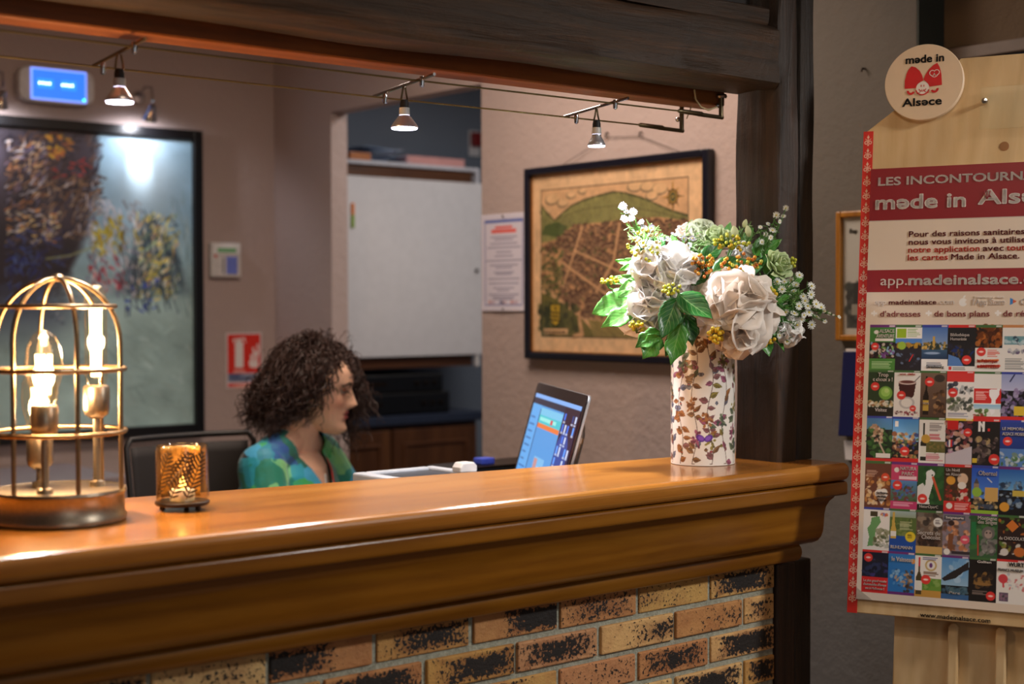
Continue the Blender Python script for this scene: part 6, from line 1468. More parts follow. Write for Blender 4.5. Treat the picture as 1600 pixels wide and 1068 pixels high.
aster('thin trailing tip of tiny white daisies pointing to the brochure stand', [(1288, 486, .8), (1296, 490, .7), (1289, 502, .8), (1311, 495, .7), (1302, 492, .5)], 2.70, .0066, M_dw, 4, (1262, 484), dd=.006)
aster('small lilac-white blossoms among greenery in the middle of the bouquet top', [(1043, 374), (1052, 366), (1060, 380), (1068, 372), (1076, 384), (1066, 394), (1056, 392), (1046, 386), (1082, 372)], 2.74, .0075, M_lilac, 5, (1064, 410))
aster('cloud of white daisies below the pale green flower', [(1215, 440), (1226, 440), (1222, 452), (1236, 438), (1230, 462), (1244, 445), (1216, 462), (1212, 505), (1228, 488), (1236, 502), (1226, 472)], 2.69, .0085, M_dw, 6, (1212, 470), dd=.012)
# feathery greenery filling the bouquet
def greenery(label, cx, cy, n, L, seed, d):
    rg = random.Random(seed); c = BP(cx, cy, d); t = thing('feathery_greenery', label, 'foliage', tuple(c)); mb = MB()
    for k in range(n):
        dv = (RT*rg.gauss(0, .8)+UP*rg.uniform(-.1, 1)+TOC*rg.gauss(0, .4)).normalized(); tip = c+dv*L*rg.uniform(.6, 1.1); mb.tube([c, c.lerp(tip, .5)+Vector((0, 0, .003)), tip], .0006, 4)
        for j in range(14):
            b = c.lerp(tip, rg.uniform(.3, 1)); e = (dv+Vector((rg.gauss(0, .8), rg.gauss(0, .8), rg.gauss(0, .8)))).normalized(); mb.tube([b, b+e*.006, b+e*.012], [.0005, .0009, .0002], 4)
    mb.build('sprigs', M_leafM, t, smooth=True); stem_to(t, c, .0014)
greenery('fine feathery green sprigs at the top middle of the bouquet', 1066, 395, 9, .055, 1, 2.78)
greenery('fine green sprigs around the buds at the top right', 1165, 385, 12, .055, 2, 2.80)
greenery('fine green sprigs under the right aster spray', 1222, 490, 12, .05, 3, 2.75)

branch('cluster of small bright leaves among the pinkish berries at the upper left', [(1022, 430, 985, 418, 16, 2.70, 2.69, 0), (1024, 420, 992, 398, 14, 2.71, 2.70, 0), (1020, 415, 976, 402, 12, 2.71, 2.71, 0), (1026, 405, 1004, 372, 14, 2.72, 2.72, 0), (1030, 400, 1026, 366, 14, 2.72, 2.73, 0), (1010, 425, 966, 452, 16, 2.70, 2.68, 0), (1016, 440, 972, 428, 14, 2.70, 2.69, 0), (1008, 450, 966, 462, 14, 2.70, 2.69, 0), (1024, 398, 1000, 352, 10, 2.73, 2.74, 0)], M_leafL)
branch('small mid green leaves between the right aster spray and the largest bloom', [(1206, 470, 1236, 460, 16, 2.69, 2.69, 0), (1206, 462, 1228, 436, 14, 2.70, 2.70, 0), (1208, 478, 1240, 478, 14, 2.69, 2.69, 0), (1206, 486, 1234, 504, 16, 2.69, 2.68, 0), (1200, 500, 1216, 528, 16, 2.68, 2.68, 0), (1200, 452, 1212, 424, 14, 2.70, 2.71, 0)], M_leafM)
greenery('fine green sprigs spreading on the far right behind the white daisies', 1232, 470, 14, .045, 4, 2.71)
greenery('fine pale green sprigs rising at the upper left with the tall daisy spray', 1010, 375, 9, .045, 5, 2.74)
aster('extra white daisies tucked low on the right under the wide spray', [(1224, 512), (1236, 520), (1246, 508), (1256, 492), (1230, 534), (1218, 524), (1250, 520), (1214, 492)], 2.685, .0085, M_dw, 7, (1212, 490), dd=.008)
# ================================================================== BROCHURE STAND
SU, SV, SN = Vector((.387, -.922, .003)).normalized(), Vector((.123, .055, .991)).normalized(), None
SV = (SV-SU*SV.dot(SU)).normalized(); SN = SU.cross(SV)
SO = Vector((2.211, 1.670, 1.42-.147))
SM = basis(SO, SU, SV, SN)
M_pine = wood('pale_pine', srgb(208, 170, 118), srgb(220, 186, 136), srgb(228, 198, 152), 'Z', .5, bump=.01, freq=18)
vfl = -(SO.z)/SV.z
base_pt = SM @ Vector((.225, vfl, -.02))
st = thing('brochure_stand', 'tall pale pine display stand with a red-edged poster board leaning in front of the wall', 'display stand', (base_pt.x, base_pt.y, 0))
BW = .453
bd = MB(SM); bd.prism([(-.003, -.413), (BW, -.413), (BW, .468), (.282, .600), (.170, .600), (-.003, .470)], -.020, 0); bd.build('board', M_pine, st, bevel=.0015)
# red woven-look ribbon with pale ornaments down the left edge
cw, chh = 26, 1150; cs = Cv(cw, chh, (214, 44, 34)); wcol = (238, 200, 176); mm = chh/.887
y = 24
while y < chh-14:
    cs.ell(13, y-9, 3, 3, wcol); cs.line(13, y-14, 13, y+2, 1.8, wcol); 
    for sg in (-1, 1): cs.ell(13+sg*5, y+4, 4.6, 4.6, wcol); cs.ell(13+sg*5, y+4, 2.4, 2.4, (206, 40, 32)); cs.line(13, y, 13+sg*7, y-5, 1.6, wcol)
    cs.ell(13, y+10, 2.4, 2.4, wcol); y += 33
sheet('red_ribbon', cs, plane_fn(SM @ Vector((-.0032, -.4135, .0012)), SU, SV, .0182, .887), M_print, st)
rs = MB(SM); rs.box((-.0032, -.4135, .0001), (.0150, .4735, .0010)); rs.build('ribbon_edge', plain('red_edge', srgb(200, 40, 32), .6), st)
# poster
PU0, PU1, PV0, PV1 = .0135, .432, -.388, .401
PXM = 1/.00100; W, H = int((PU1-PU0)*PXM), int((PV1-PV0)*PXM)
cv = Cv(W, H, (226, 208, 190)); rg = random.Random(77)
def X_(u): return (u-PU0)*PXM
def Y_(v): return (PV1-v)*PXM
MAROON = (140, 30, 40)
cv.rect(0, 0, W, Y_(.303), MAROON); cv.rect(0, Y_(.211), W, Y_(.170), (150, 38, 48)); cv.gradv(0, Y_(.303), W, Y_(.3), (200, 184, 170), (226, 208, 190))
for u in (.0240, .1220, .2420): cv.rect(X_(u), Y_(.1325), X_(u)+10, Y_(.1295), (246, 240, 236)); cv.rect(X_(u)+3.5, Y_(.136), X_(u)+6.5, Y_(.126), (246, 240, 236))
CW_, CU0 = .0466, .0230; ROWS = [.1095, .0270, -.0570, -.1385, -.2220, -.2985, -.3740]
R_, G_, B_, P_, W_, K_, Y__ = (214, 50, 46), (70, 108, 60), (60, 70, 160), (110, 50, 120), (236, 230, 224), (30, 28, 30), (226, 190, 60)
def card(r, c, bar, ops):
    x0, x1 = X_(CU0+c*CW_)+.4, X_(CU0+(c+1)*CW_)-.4; y0, y1 = Y_(ROWS[r]), Y_(ROWS[r+1])-.6
    fx = lambda a: x0+(x1-x0)*a; fy = lambda b: y0+(y1-y0)*b
    cv.rect(x0, y0, x1, y1, K_)
    for op in ops:
        k = op[0]
        if k == 'r': cv.rect(fx(op[1]), fy(op[2]), fx(op[3]), fy(op[4]), op[5])
        elif k == 'g': cv.gradv(fx(op[1]), fy(op[2]), fx(op[3]), fy(op[4]), op[5], op[6])
        elif k == 'e': cv.ell(fx(op[1]), fy(op[2]), (x1-x0)*op[3], (x1-x0)*op[4], op[5], op[6] if len(op) > 6 else 0)
        elif k == 'b': 
            s0 = cv.a.copy() if False else None
            cv.blot(fx(op[1])+2, fy(op[2])+2, fx(op[3])-2, fy(op[4])-2, op[5], op[6], op[7], op[8], .85, rg)
        elif k == 'l': cv.line(fx(op[1]), fy(op[2]), fx(op[3]), fy(op[4]), op[5], op[6])
        elif k == 'p': cv.poly([(fx(a), fy(b)) for a, b in op[1]], op[2])
        elif k == 't':                                              # rows of tiny print
            yy = fy(op[2])
            while yy < fy(op[4]): 
                cv.rect(fx(op[1]), yy, fx(op[1])+(fx(op[3])-fx(op[1]))*rg.uniform(.6, 1), yy+1.1, op[5], .7); yy += 2.6
    cv.rect(x0, y0, x1, fy(.045), bar); cv.rect(fx(.76), fy(.012), fx(.95), fy(.034), (230, 220, 220), .8)
def red(x, y, r=.15, c=(226, 60, 54)): return [('e', x, y, r, r, c), ('e', x, y, r*.55, r*.22, (250, 214, 206))]
GR = [(40, 80, 36), (64, 110, 50), (90, 130, 70), (30, 60, 30)]; BR = [(90, 60, 40), (130, 90, 60), (60, 40, 30), (170, 130, 90)]; BL = [(50, 90, 160), (90, 140, 200), (30, 60, 120)]
def bottle(x, col, lab): return [('p', [(x-.03, .12), (x+.03, .12), (x+.035, .42), (x+.11, .55), (x+.11, .95), (x-.11, .95), (x-.11, .55), (x-.035, .42)], col), ('r', x-.10, .64, x+.10, .86, lab)]
card(0, 0, P_, [('r', 0, 0, 1, .38, (70, 130, 60)), ('e', .24, .16, .1, .08, W_), ('r', .2, .30, .9, .36, W_), ('b', 0, .38, 1, .76, [(120, 70, 140), (226, 206, 190), (120, 170, 80), (150, 190, 220), (80, 50, 40)], 60, 2, 4), ('r', 0, .76, 1, 1, (80, 140, 62)), ('t', .1, .82, .9, .95, (190, 220, 170))]+red(.2, .48))
card(0, 1, G_, [('r', 0, 0, 1, .3, W_), ('r', .04, .08, .4, .28, (150, 180, 40)), ('t', .46, .08, .95, .26, (170, 190, 140)), ('r', 0, .3, 1, .4, (80, 130, 200)), ('b', 0, .38, 1, .52, [(200, 150, 50), (160, 120, 50), (120, 100, 40)], 30, 2, 4), ('r', 0, .52, 1, 1, (40, 36, 44)), ('b', 0, .6, 1, .98, [(60, 60, 76), (110, 130, 160), (30, 28, 34)], 24, 1, 4), ('l', .55, .8, .68, .66, 2, R_), ('e', .24, .46, .16, .16, (150, 180, 60))])
card(0, 2, B_, [('g', 0, 0, 1, .55, (70, 110, 180), (150, 170, 200)), ('b', 0, .36, 1, .56, [(50, 60, 50), (170, 130, 60), (226, 180, 90), (40, 50, 40)], 60, 1.5, 4), ('r', .42, .26, .5, .45, (200, 160, 80)), ('g', 0, .55, 1, .76, (60, 90, 120), (40, 60, 90)), ('e', .4, .62, .3, .05, (150, 170, 200)), ('r', 0, .76, 1, 1, W_), ('t', .2, .83, .85, .95, (110, 110, 120))])
card(0, 3, R_, [('r', 0, .04, 1, .9, (36, 34, 38)), ('b', 0, .4, 1, .7, [(60, 50, 50), (100, 80, 60), (40, 40, 60), (30, 50, 110)], 30, 1, 5), ('p', [(0, .64), (.4, .72), (.6, .9), (0, .9)], (90, 130, 190)), ('r', 0, .9, 1, 1, W_), ('r', .05, .92, .12, .98, R_), ('t', .2, .93, .9, .98, (120, 120, 120))]+red(.7, .76, .18))
card(0, 4, G_, [('b', 0, 0, 1, .52, [(150, 80, 34), (110, 56, 24), (190, 110, 50), (70, 34, 20)], 90, 3, 6), ('r', 0, .5, 1, 1, W_), ('t', .46, .54, .94, .68, (226, 120, 110)), ('l', .12, .78, .84, .76, 4, (220, 120, 60)), ('l', .12, .9, .9, .88, 4, (220, 90, 60))]+red(.22, .58, .17))
card(0, 5, (206, 140, 90), [('r', 0, 0, 1, 1, W_), ('r', .05, .24, 1, .42, (120, 160, 170)), ('b', .05, .25, 1, .42, [(90, 150, 160), (40, 60, 80), (190, 210, 216)], 20, 2, 5), ('b', .1, .5, 1, .64, [(150, 150, 160), (90, 70, 110), (200, 200, 206)], 20, 2, 4), ('t', .1, .72, .95, .95, (150, 150, 150))])
card(1, 0, G_, [('r', 0, 0, 1, 1, (44, 64, 40)), ('e', .68, .50, .27, .27, (120, 170, 70)), ('e', .68, .48, .18, .18, (160, 206, 100)), ('e', .72, .45, .09, .09, (190, 220, 130)), ('b', 0, .66, 1, .82, [(206, 180, 130), (226, 214, 196), (150, 100, 60), (240, 236, 226)], 40, 2, 4), ('r', 0, .82, 1, 1, (40, 36, 30))]+red(.26, .36, .17))
card(1, 1, G_, [('r', 0, 0, 1, 1, W_), ('p', [(.15, .26), (.85, .24), (.76, .56), (.62, .62), (.36, .62), (.24, .56)], (70, 34, 34)), ('e', .5, .26, .35, .09, (226, 206, 200)), ('e', .5, .25, .28, .06, (110, 60, 56)), ('e', .5, .70, .30, .24, (196, 190, 190)), ('e', .5, .70, .22, .17, W_), ('b', 0, .86, 1, .99, [(150, 60, 70), (226, 206, 200), (90, 50, 50)], 30, 1, 3), ('l', .78, .24, .98, .12, 1.6, (120, 110, 110))]+red(.28, .54, .17)+red(.74, .82, .12))
card(1, 2, G_, [('g', 0, 0, 1, 1, (120, 96, 80), (90, 66, 54)), ('e', .72, .16, .2, .15, (60, 50, 44)), ('b', .5, .4, 1, .95, BR, 26, 2, 5)]+bottle(.22, (36, 26, 22), (196, 160, 70))+red(.34, .24, .18))
card(1, 3, R_, [('r', 0, 0, 1, 1, W_), ('r', 0, .04, 1, .22, (214, 60, 56)), ('b', 0, .24, .42, .5, [(60, 70, 100), (110, 130, 150), (50, 50, 60)], 16, 2, 5), ('b', .44, .3, 1, .5, [(60, 60, 60), (120, 120, 120), (180, 180, 180)], 24, 2, 4), ('b', 0, .54, 1, .86, [(50, 56, 50), (110, 110, 100), (150, 150, 140), (90, 100, 70)], 44, 2, 5), ('t', .06, .89, .94, .97, (150, 150, 170))]+red(.22, .46, .18))
card(1, 4, G_, [('r', 0, 0, 1, 1, W_), ('r', 0, .36, 1, .66, (214, 50, 46)), ('t', .06, .42, .55, .58, (246, 206, 200)), ('p', [(.55, .38), (.95, .36), (.92, .5), (.8, .6), (.78, .86), (.66, .92), (.58, .8), (.66, .6), (.56, .5)], (246, 240, 240)), ('g', 0, .7, 1, .8, (150, 196, 226), (190, 214, 226)), ('b', 0, .8, .55, .98, [(90, 130, 60), (150, 60, 50), (80, 100, 50)], 20, 2, 4), ('r', 0, .95, 1, 1, R_)])
card(1, 5, B_, [('g', 0, 0, 1, .4, (150, 160, 206), (190, 190, 220)), ('b', 0, .34, 1, 1, [(120, 100, 150), (150, 130, 170), (90, 80, 110), (170, 160, 190)], 70, 2, 5), ('r', .48, .72, 1, .9, Y__), ('r', 0, .94, 1, 1, R_), ('l', .3, .2, .45, .06, 2, (40, 40, 80))])
card(2, 0, B_, [('g', 0, 0, 1, .3, (80, 130, 190), (90, 140, 170)), ('b', 0, .24, 1, .96, GR, 80, 3, 6), ('b', .12, .18, .66, .62, [(196, 150, 120), (226, 196, 170), (150, 100, 80)], 36, 2, 4), ('l', .5, .6, .72, .84, 3, (206, 180, 160)), ('r', .38, .84, .92, .92, W_), ('r', 0, .95, 1, 1, R_)])
card(2, 1, B_, [('g', 0, 0, 1, .55, (70, 140, 210), (150, 196, 226)), ('b', 0, .34, 1, .92, [(150, 90, 60), (206, 150, 90), (60, 70, 130), (226, 190, 150), (90, 110, 60)], 80, 2, 5), ('r', .08, .1, .2, .22, W_), ('r', 0, .92, 1, 1, R_)]+red(.48, .76, .18))
card(2, 2, G_, [('r', 0, 0, 1, 1, W_), ('r', .3, .52, 1, .76, (110, 104, 60)), ('b', .3, .52, 1, .78, [(96, 100, 50), (140, 120, 70)], 24, 2, 4), ('t', .4, .12, .9, .3, (150, 140, 140)), ('t', .4, .36, .95, .48, (206, 90, 100)), ('t', .3, .8, .98, .96, (206, 120, 130))]+bottle(.18, (44, 40, 30), (226, 220, 206))+[('e', .26, .47, .17, .17, (206, 160, 70))])
card(2, 3, Y__, [('b', 0, .04, 1, 1, [(150, 70, 70), (200, 150, 130), (90, 50, 60), (226, 196, 190), (200, 160, 190)], 80, 3, 6), ('r', .06, .06, .46, .24, (206, 40, 40)), ('p', [(0, .8), (1, .6), (1, 1), (0, 1)], (206, 196, 206)), ('e', .18, .55, .13, .13, (60, 60, 120)), ('r', .17, .48, .23, .62, R_), ('r', .13, .48, .17, .62, W_)]+red(.82, .30, .16))
card(2, 4, R_, [('r', 0, .04, 1, 1, (36, 32, 32)), ('b', 0, .4, 1, .95, [(110, 90, 90), (70, 56, 56), (150, 130, 116), (44, 36, 36), (190, 160, 110)], 60, 2, 6), ('r', .2, .06, .26, .26, W_), ('r', .36, .06, .42, .26, W_), ('p', [(.2, .06), (.28, .06), (.42, .2), (.42, .26)], W_), ('r', .56, .2, .62, .25, R_), ('r', 0, .86, .16, .95, Y__)]+red(.8, .86, .2))
card(2, 5, B_, [('g', 0, 0, 1, .62, (50, 70, 150), (40, 60, 130)), ('r', 0, .62, 1, 1, (90, 130, 190)), ('b', 0, .7, 1, 1, [(120, 140, 120), (70, 110, 60), (190, 200, 210)], 24, 2, 6)]+red(.26, .46, .17))
card(3, 0, G_, [('r', 0, 0, 1, 1, (110, 64, 48)), ('b', 0, .3, 1, .96, [(206, 140, 70), (226, 180, 120), (150, 90, 50), (236, 210, 170)], 60, 3, 5), ('e', .58, .70, .2, .17, (240, 232, 226)), ('e', .74, .66, .14, .13, (240, 232, 226)), ('p', [(.42, .72), (.9, .72), (.66, .94)], (240, 232, 226)), ('t', .46, .68, .84, .82, (130, 110, 100)), ('t', .06, .2, .5, .34, (200, 160, 140))]+red(.78, .34, .16, (226, 80, 50)))
card(3, 1, P_, [('r', 0, .04, 1, .4, (206, 70, 110)), ('e', .2, .17, .1, .1, W_), ('r', .3, .3, .95, .36, (246, 210, 220)), ('g', 0, .4, 1, .84, (90, 140, 196), (80, 100, 60)), ('b', 0, .48, 1, .84, [(90, 120, 180), (60, 80, 50), (120, 60, 60), (70, 110, 190)], 40, 2, 5), ('r', 0, .84, 1, 1, (196, 60, 110)), ('t', .1, .87, .9, .96, (240, 190, 206))]+red(.24, .5, .18))
card(3, 2, P_, [('r', 0, .04, 1, 1, (44, 84, 44)), ('b', 0, .04, 1, .9, [(56, 100, 52), (36, 70, 40)], 30, 4, 7), ('p', [(0, .50), (.2, .42), (.4, .62), (.5, .95), (0, .95)], (226, 224, 220)), ('p', [(.34, .2), (.5, .12), (.62, .2), (.6, .4), (.5, .62), (.36, .9), (.1, .7), (.3, .45)], (232, 230, 228)), ('e', .48, .22, .17, .14, (236, 234, 232)), ('l', .58, .3, .88, .76, 4, (214, 90, 60)), ('e', .55, .25, .03, .03, K_), ('r', 0, .88, 1, 1, (40, 44, 36))]+red(.2, .76, .18))
card(3, 3, R_, [('r', 0, .04, 1, 1, (70, 50, 36)), ('b', 0, .4, .9, .8, [(120, 60, 40), (206, 150, 90), (90, 50, 34), (190, 60, 50)], 40, 2, 5), ('e', .68, .3, .2, .22, (226, 190, 160)), ('e', .66, .44, .16, .14, (236, 226, 216)), ('b', .45, .5, .95, .78, [(196, 40, 40), (226, 206, 190)], 18, 3, 5), ('r', 0, .78, 1, 1, (206, 50, 46)), ('e', .2, .88, .12, .12, W_), ('t', .4, .82, .94, .96, (246, 200, 196))]+[('e', .24, .34, .17, .17, (226, 160, 60))])
card(3, 4, B_, [('g', 0, 0, 1, .7, (40, 80, 190), (90, 140, 220)), ('b', .0, .55, 1, .92, [(200, 150, 90), (110, 90, 70), (226, 190, 130), (70, 80, 60)], 50, 2, 5), ('r', .5, .46, .96, .74, (214, 170, 100)), ('r', .1, .38, .26, .7, (150, 130, 110)), ('p', [(.08, .38), (.18, .26), (.28, .38)], (90, 80, 80)), ('l', .58, .26, .74, .34, 1.6, W_), ('b', .2, .8, .9, .92, [(60, 70, 90), (110, 110, 120)], 20, 2, 4), ('r', 0, .94, 1, 1, (150, 190, 60)), ('e', .2, .56, .18, .18, (150, 190, 70))])
card(3, 5, P_, [('g', 0, 0, 1, .5, (40, 90, 170), (110, 170, 220)), ('b', 0, .3, 1, .9, [(60, 90, 130), (150, 170, 190), (40, 50, 70), (110, 130, 150)], 60, 2, 5), ('r', .5, .5, 1, .6, (206, 180, 80)), ('e', .2, .84, .18, .18, (226, 160, 60))])
card(4, 0, B_, [('r', 0, .04, 1, 1, W_), ('p', [(.3, .24), (.6, .2), (.66, .34), (.48, .5), (.46, .7), (.4, .9), (.16, .92), (.22, .7), (.14, .5), (.26, .4)], (110, 160, 100)), ('b', .4, .5, 1, .95, [(110, 110, 70), (150, 150, 120), (80, 90, 60), (190, 190, 180)], 46, 2, 5), ('r', .26, .1, .52, .2, (70, 60, 40)), ('b', .56, .1, .95, .22, [(206, 90, 80), (120, 120, 190), (226, 180, 90)], 12, 1, 3)])
card(4, 1, G_, [('g', 0, 0, 1, .3, (170, 190, 200), (140, 150, 110)), ('r', 0, .2, 1, .62, (90, 110, 56)), ('b', 0, .2, 1, .64, [(100, 120, 60), (76, 96, 48), (130, 140, 80)], 40, 3, 6), ('t', .4, .3, .9, .5, (190, 190, 150)), ('r', 0, .64, 1, 1, (30, 76, 160)), ('p', [(.1, .08), (.18, .08), (.2, .38), (.26, .5), (.26, .7), (.04, .7), (.04, .5), (.08, .38)], (206, 170, 80)), ('r', .05, .54, .25, .64, W_), ('e', .8, .64, .2, .2, (230, 200, 50)), ('t', .7, .58, .92, .68, (120, 100, 30))])
card(4, 2, G_, [('r', 0, .04, 1, 1, (110, 90, 76)), ('b', 0, .06, 1, .5, [(150, 130, 110), (90, 76, 66), (60, 50, 44), (120, 110, 100)], 50, 3, 6), ('b', .1, .62, .9, .84, [(50, 36, 30), (80, 56, 44)], 30, 3, 6), ('r', 0, .84, 1, 1, (206, 166, 100)), ('e', .82, .26, .18, .18, (226, 222, 216)), ('t', .74, .22, .9, .32, (130, 120, 120))])
card(4, 3, P_, [('r', 0, .04, 1, 1, (130, 120, 130)), ('b', 0, .2, 1, .9, [(190, 120, 80), (226, 170, 130), (110, 76, 60), (150, 130, 140)], 60, 3, 6), ('e', .3, .26, .12, .1, (60, 40, 34)), ('p', [(.2, .5), (.4, .5), (.36, .9), (.18, .9)], (130, 80, 50)), ('r', .05, .08, .8, .18, (90, 90, 100)), ('e', .16, .92, .12, .12, W_), ('r', .34, .9, 1, .96, (60, 50, 56))]+red(.82, .62, .17, (226, 90, 110)))
card(4, 4, P_, [('r', 0, .04, 1, 1, (60, 96, 60)), ('b', 0, .04, 1, .9, [(44, 90, 48), (70, 120, 60), (90, 130, 80)], 40, 3, 6), ('e', .66, .44, .24, .26, (110, 104, 100)), ('e', .66, .46, .14, .16, (170, 150, 140)), ('e', .6, .43, .03, .03, K_), ('e', .73, .43, .03, .03, K_), ('b', .4, .6, 1, .95, [(130, 124, 120), (90, 86, 84), (160, 154, 150)], 30, 3, 6), ('r', .04, .2, .2, .7, (40, 120, 70)), ('l', .28, .5, .3, .95, 2, (206, 60, 50))])
card(4, 5, G_, [('r', 0, .04, 1, 1, (50, 34, 30)), ('b', 0, .04, 1, .96, [(196, 110, 50), (90, 120, 50), (60, 40, 34), (150, 140, 60), (226, 220, 210)], 34, 2, 5), ('p', [(.5, .1), (.74, .24), (.52, .38), (.28, .24)], (214, 120, 50)), ('r', .1, .44, 1, .6, (50, 34, 32)), ('e', .24, .84, .15, .14, (214, 206, 200)), ('e', .78, .82, .2, .18, (200, 110, 50))])
card(5, 0, R_, [('r', 0, .04, 1, .66, (34, 34, 50)), ('b', 0, .2, 1, .62, [(24, 24, 36), (50, 56, 90), (70, 60, 120), (44, 40, 50)], 34, 2, 6), ('r', 0, .64, 1, 1, (214, 46, 44))]+red(.22, .18, .17))
card(5, 1, P_, [('r', 0, .04, 1, 1, (50, 120, 190)), ('b', .05, .4, .6, .8, [(90, 150, 206), (150, 190, 220), (60, 90, 140), (200, 160, 130)], 30, 2, 4), ('b', .55, .4, .95, .95, [(60, 50, 50), (150, 110, 70), (90, 70, 60), (206, 160, 120)], 30, 2, 4), ('r', 0, .95, 1, 1, P_), ('e', .94, .2, .08, .1, (226, 150, 80))])
card(5, 2, G_, [('r', 0, .04, 1, 1, W_), ('r', .3, .58, 1, .86, (110, 150, 60)), ('b', .3, .56, 1, .84, [(90, 140, 50), (140, 170, 90)], 20, 2, 5), ('r', 0, .86, 1, 1, (200, 150, 70)), ('e', .6, .26, .22, .22, (200, 170, 110)), ('e', .6, .26, .16, .16, W_), ('e', .6, .26, .06, .09, (110, 60, 120)), ('t', .34, .42, .95, .5, (120, 90, 70)), ('t', .3, .08, .95, .13, (90, 90, 140))]+bottle(.16, (80, 66, 36), (230, 226, 216))+[('r', .13, .1, .19, .3, (206, 50, 50))]+red(.42, .60, .18))
card(5, 3, P_, [('g', 0, 0, 1, .7, (80, 140, 200), (150, 186, 214)), ('b', 0, .1, 1, .6, [(170, 200, 226), (120, 170, 214)], 20, 3, 7), ('p', [(.0, .54), (.3, .4), (.7, .24), (1, .1), (1, .3), (.8, .36), (.5, .52), (.1, .6)], (46, 40, 40)), ('b', 0, .7, 1, .92, [(70, 100, 120), (50, 76, 90), (90, 120, 130)], 30, 2, 6), ('r', 0, .9, 1, 1, (60, 100, 150))])
card(5, 4, G_, [('r', 0, 0, 1, 1, (34, 28, 26)), ('b', .1, .3, .9, .7, [(110, 80, 46), (70, 50, 36), (150, 110, 56), (50, 40, 34)], 30, 2, 6), ('e', .5, .6, .34, .06, (150, 110, 60)), ('t', .14, .76, .7, .84, (150, 130, 120))]+red(.8, .86, .17))
card(5, 5, R_, [('r', 0, .04, 1, 1, W_), ('b', .3, .3, 1, .7, [(206, 110, 110), (230, 206, 206), (190, 190, 200)], 26, 1, 3), ('r', .1, .76, .4, .95, (110, 90, 110)), ('b', .1, .76, .4, .95, [(50, 60, 50), (150, 110, 130)], 10, 1, 3), ('e', .22, .44, .17, .17, (214, 70, 76)), ('l', .22, .5, .24, .62, 3, (214, 70, 76))])
for r in range(6):
    for c in range(6, 9):
        x0, x1 = X_(CU0+c*CW_)+.4, X_(CU0+(c+1)*CW_)-.4; y0, y1 = Y_(ROWS[r]), Y_(ROWS[r+1])-.6; bc_ = rg.choice([W_, (60, 96, 60), (60, 90, 160), (90, 60, 50)])
        cv.rect(x0, y0, x1, y1, bc_); cv.blot(x0+3, y0+20, x1-3, y1-5, [(200, 160, 110), (110, 130, 90), (140, 160, 190)], 30, 2, 5); cv.rect(x0, y0, x1, y0+3.5, rg.choice([R_, G_, B_, P_]))
# small pictograms in the download line
cv.ell(X_(.1865), Y_(.1505), 7, 7.4, (244, 240, 236)); cv.ell(X_(.1930), Y_(.1510), 2.6, 2.8, (226, 208, 190)); cv.ell(X_(.1885), Y_(.1605), 1.6, 3, (244, 240, 236), .6)
cv.poly([(X_(.267), Y_(.158)), (X_(.278), Y_(.1515)), (X_(.267), Y_(.145))], (60, 130, 200)); cv.poly([(X_(.272), Y_(.1550)), (X_(.278), Y_(.1515)), (X_(.272), Y_(.1480))], (214, 100, 60))
po = sheet('poster_print', cv, plane_fn(SM @ Vector((PU0, PV0, .0042)), SU, SV, PU1-PU0, PV1-PV0), vcol('poster_ink', .38), st)
MB(SM).box((PU0, PV0, .0002), (PU1, PV1, .0040)).build('poster_backing', plain('foam_board', srgb(206, 196, 186), .6), st)
MB(SM).prism([(.012, -.366), (.045, -.3895), (.012, -.3895)], .0046, .0062).build('corner_clip', glass('clear_clip', (.95, .95, .95), .2), st)
def TX(s, u, v, size, m, w_=None, bold=0, z=.0046, par=None): return text(s, size, SM @ Matrix.Translation((u, v, z)), m, par or st, bold, 'LEFT', w_)
M_tw, M_tm, M_tr, M_tk, M_tp = plain('ink_white', srgb(240, 228, 220), .6), plain('ink_maroon', srgb(124, 34, 44), .6), plain('ink_red', srgb(214, 56, 44), .6), plain('ink_black', srgb(26, 22, 22), .6), plain('ink_pale', srgb(236, 226, 220), .6)
TX('LES INCONTOURNABLES', .0285, .369, .0215, M_tw, .336, .03)
TX('m\u0259de in', .0255, .3245, .037, M_tw, .160, .042); TX('Als\u0259ce', .209, .3275, .037, M_tw, .150, .042)
# the folk flower inside the capital A of the header
fl = MB(SM)
for d in (-.004, 0, .004): fl.tube([(.2235, .336, .0056), (.2235+d, .3445, .0056), (.2235+d*1.3, .351, .0056)], .0008, 5)
fl.build('emblem', plain('emblem_maroon', MAROON and srgb(130, 26, 36), .6), st)
for k, (s1, s2) in enumerate((('Pour des raisons sanitaires,', ''), ('nous vous invitons \u00e0 utiliser', ''), ('notre application', 'avec toutes'), ('les cartes', 'Made in Alsace.'))):
    v_ = .2715-k*.01445
    if k < 2: TX(s1, .0875, v_, .0148, M_tm, .205 if k == 0 else .212, .012)
    elif k == 2: TX(s1, .0870, v_, .0148, M_tr, .126, .014); TX('avec', .2185, v_, .0148, M_tm, .036, .012); TX('toutes', .2590, v_, .0148, M_tr, .046, .014)
    else: TX(s1, .0868, v_, .0148, M_tr, .071, .014); TX(s2, .1640, v_, .0148, M_tm, .117, .012)
TX('app.', .0385, .1830, .0255, M_tw, .048, .002); TX('madeinalsace', .0895, .1830, .0255, M_tw, .190, .035); TX('.com', .2825, .1830, .0255, M_tw, .06, .002)
TX('app.', .0290, .1472, .0135, M_tp, .024, .006); TX('madeinalsace', .0550, .1472, .0125, M_tm, .0850, .014); TX('.com', .143, .1472, .0135, M_tp, .028, .006)
TX('T\u00e9l\u00e9charger dans', .205, .1580, .0052, M_tp, .052); TX("l'App Store", .2035, .1460, .0150, M_tp, .055, .006); TX('Google Play', .285, .1460, .0150, M_tp, .070, .002)
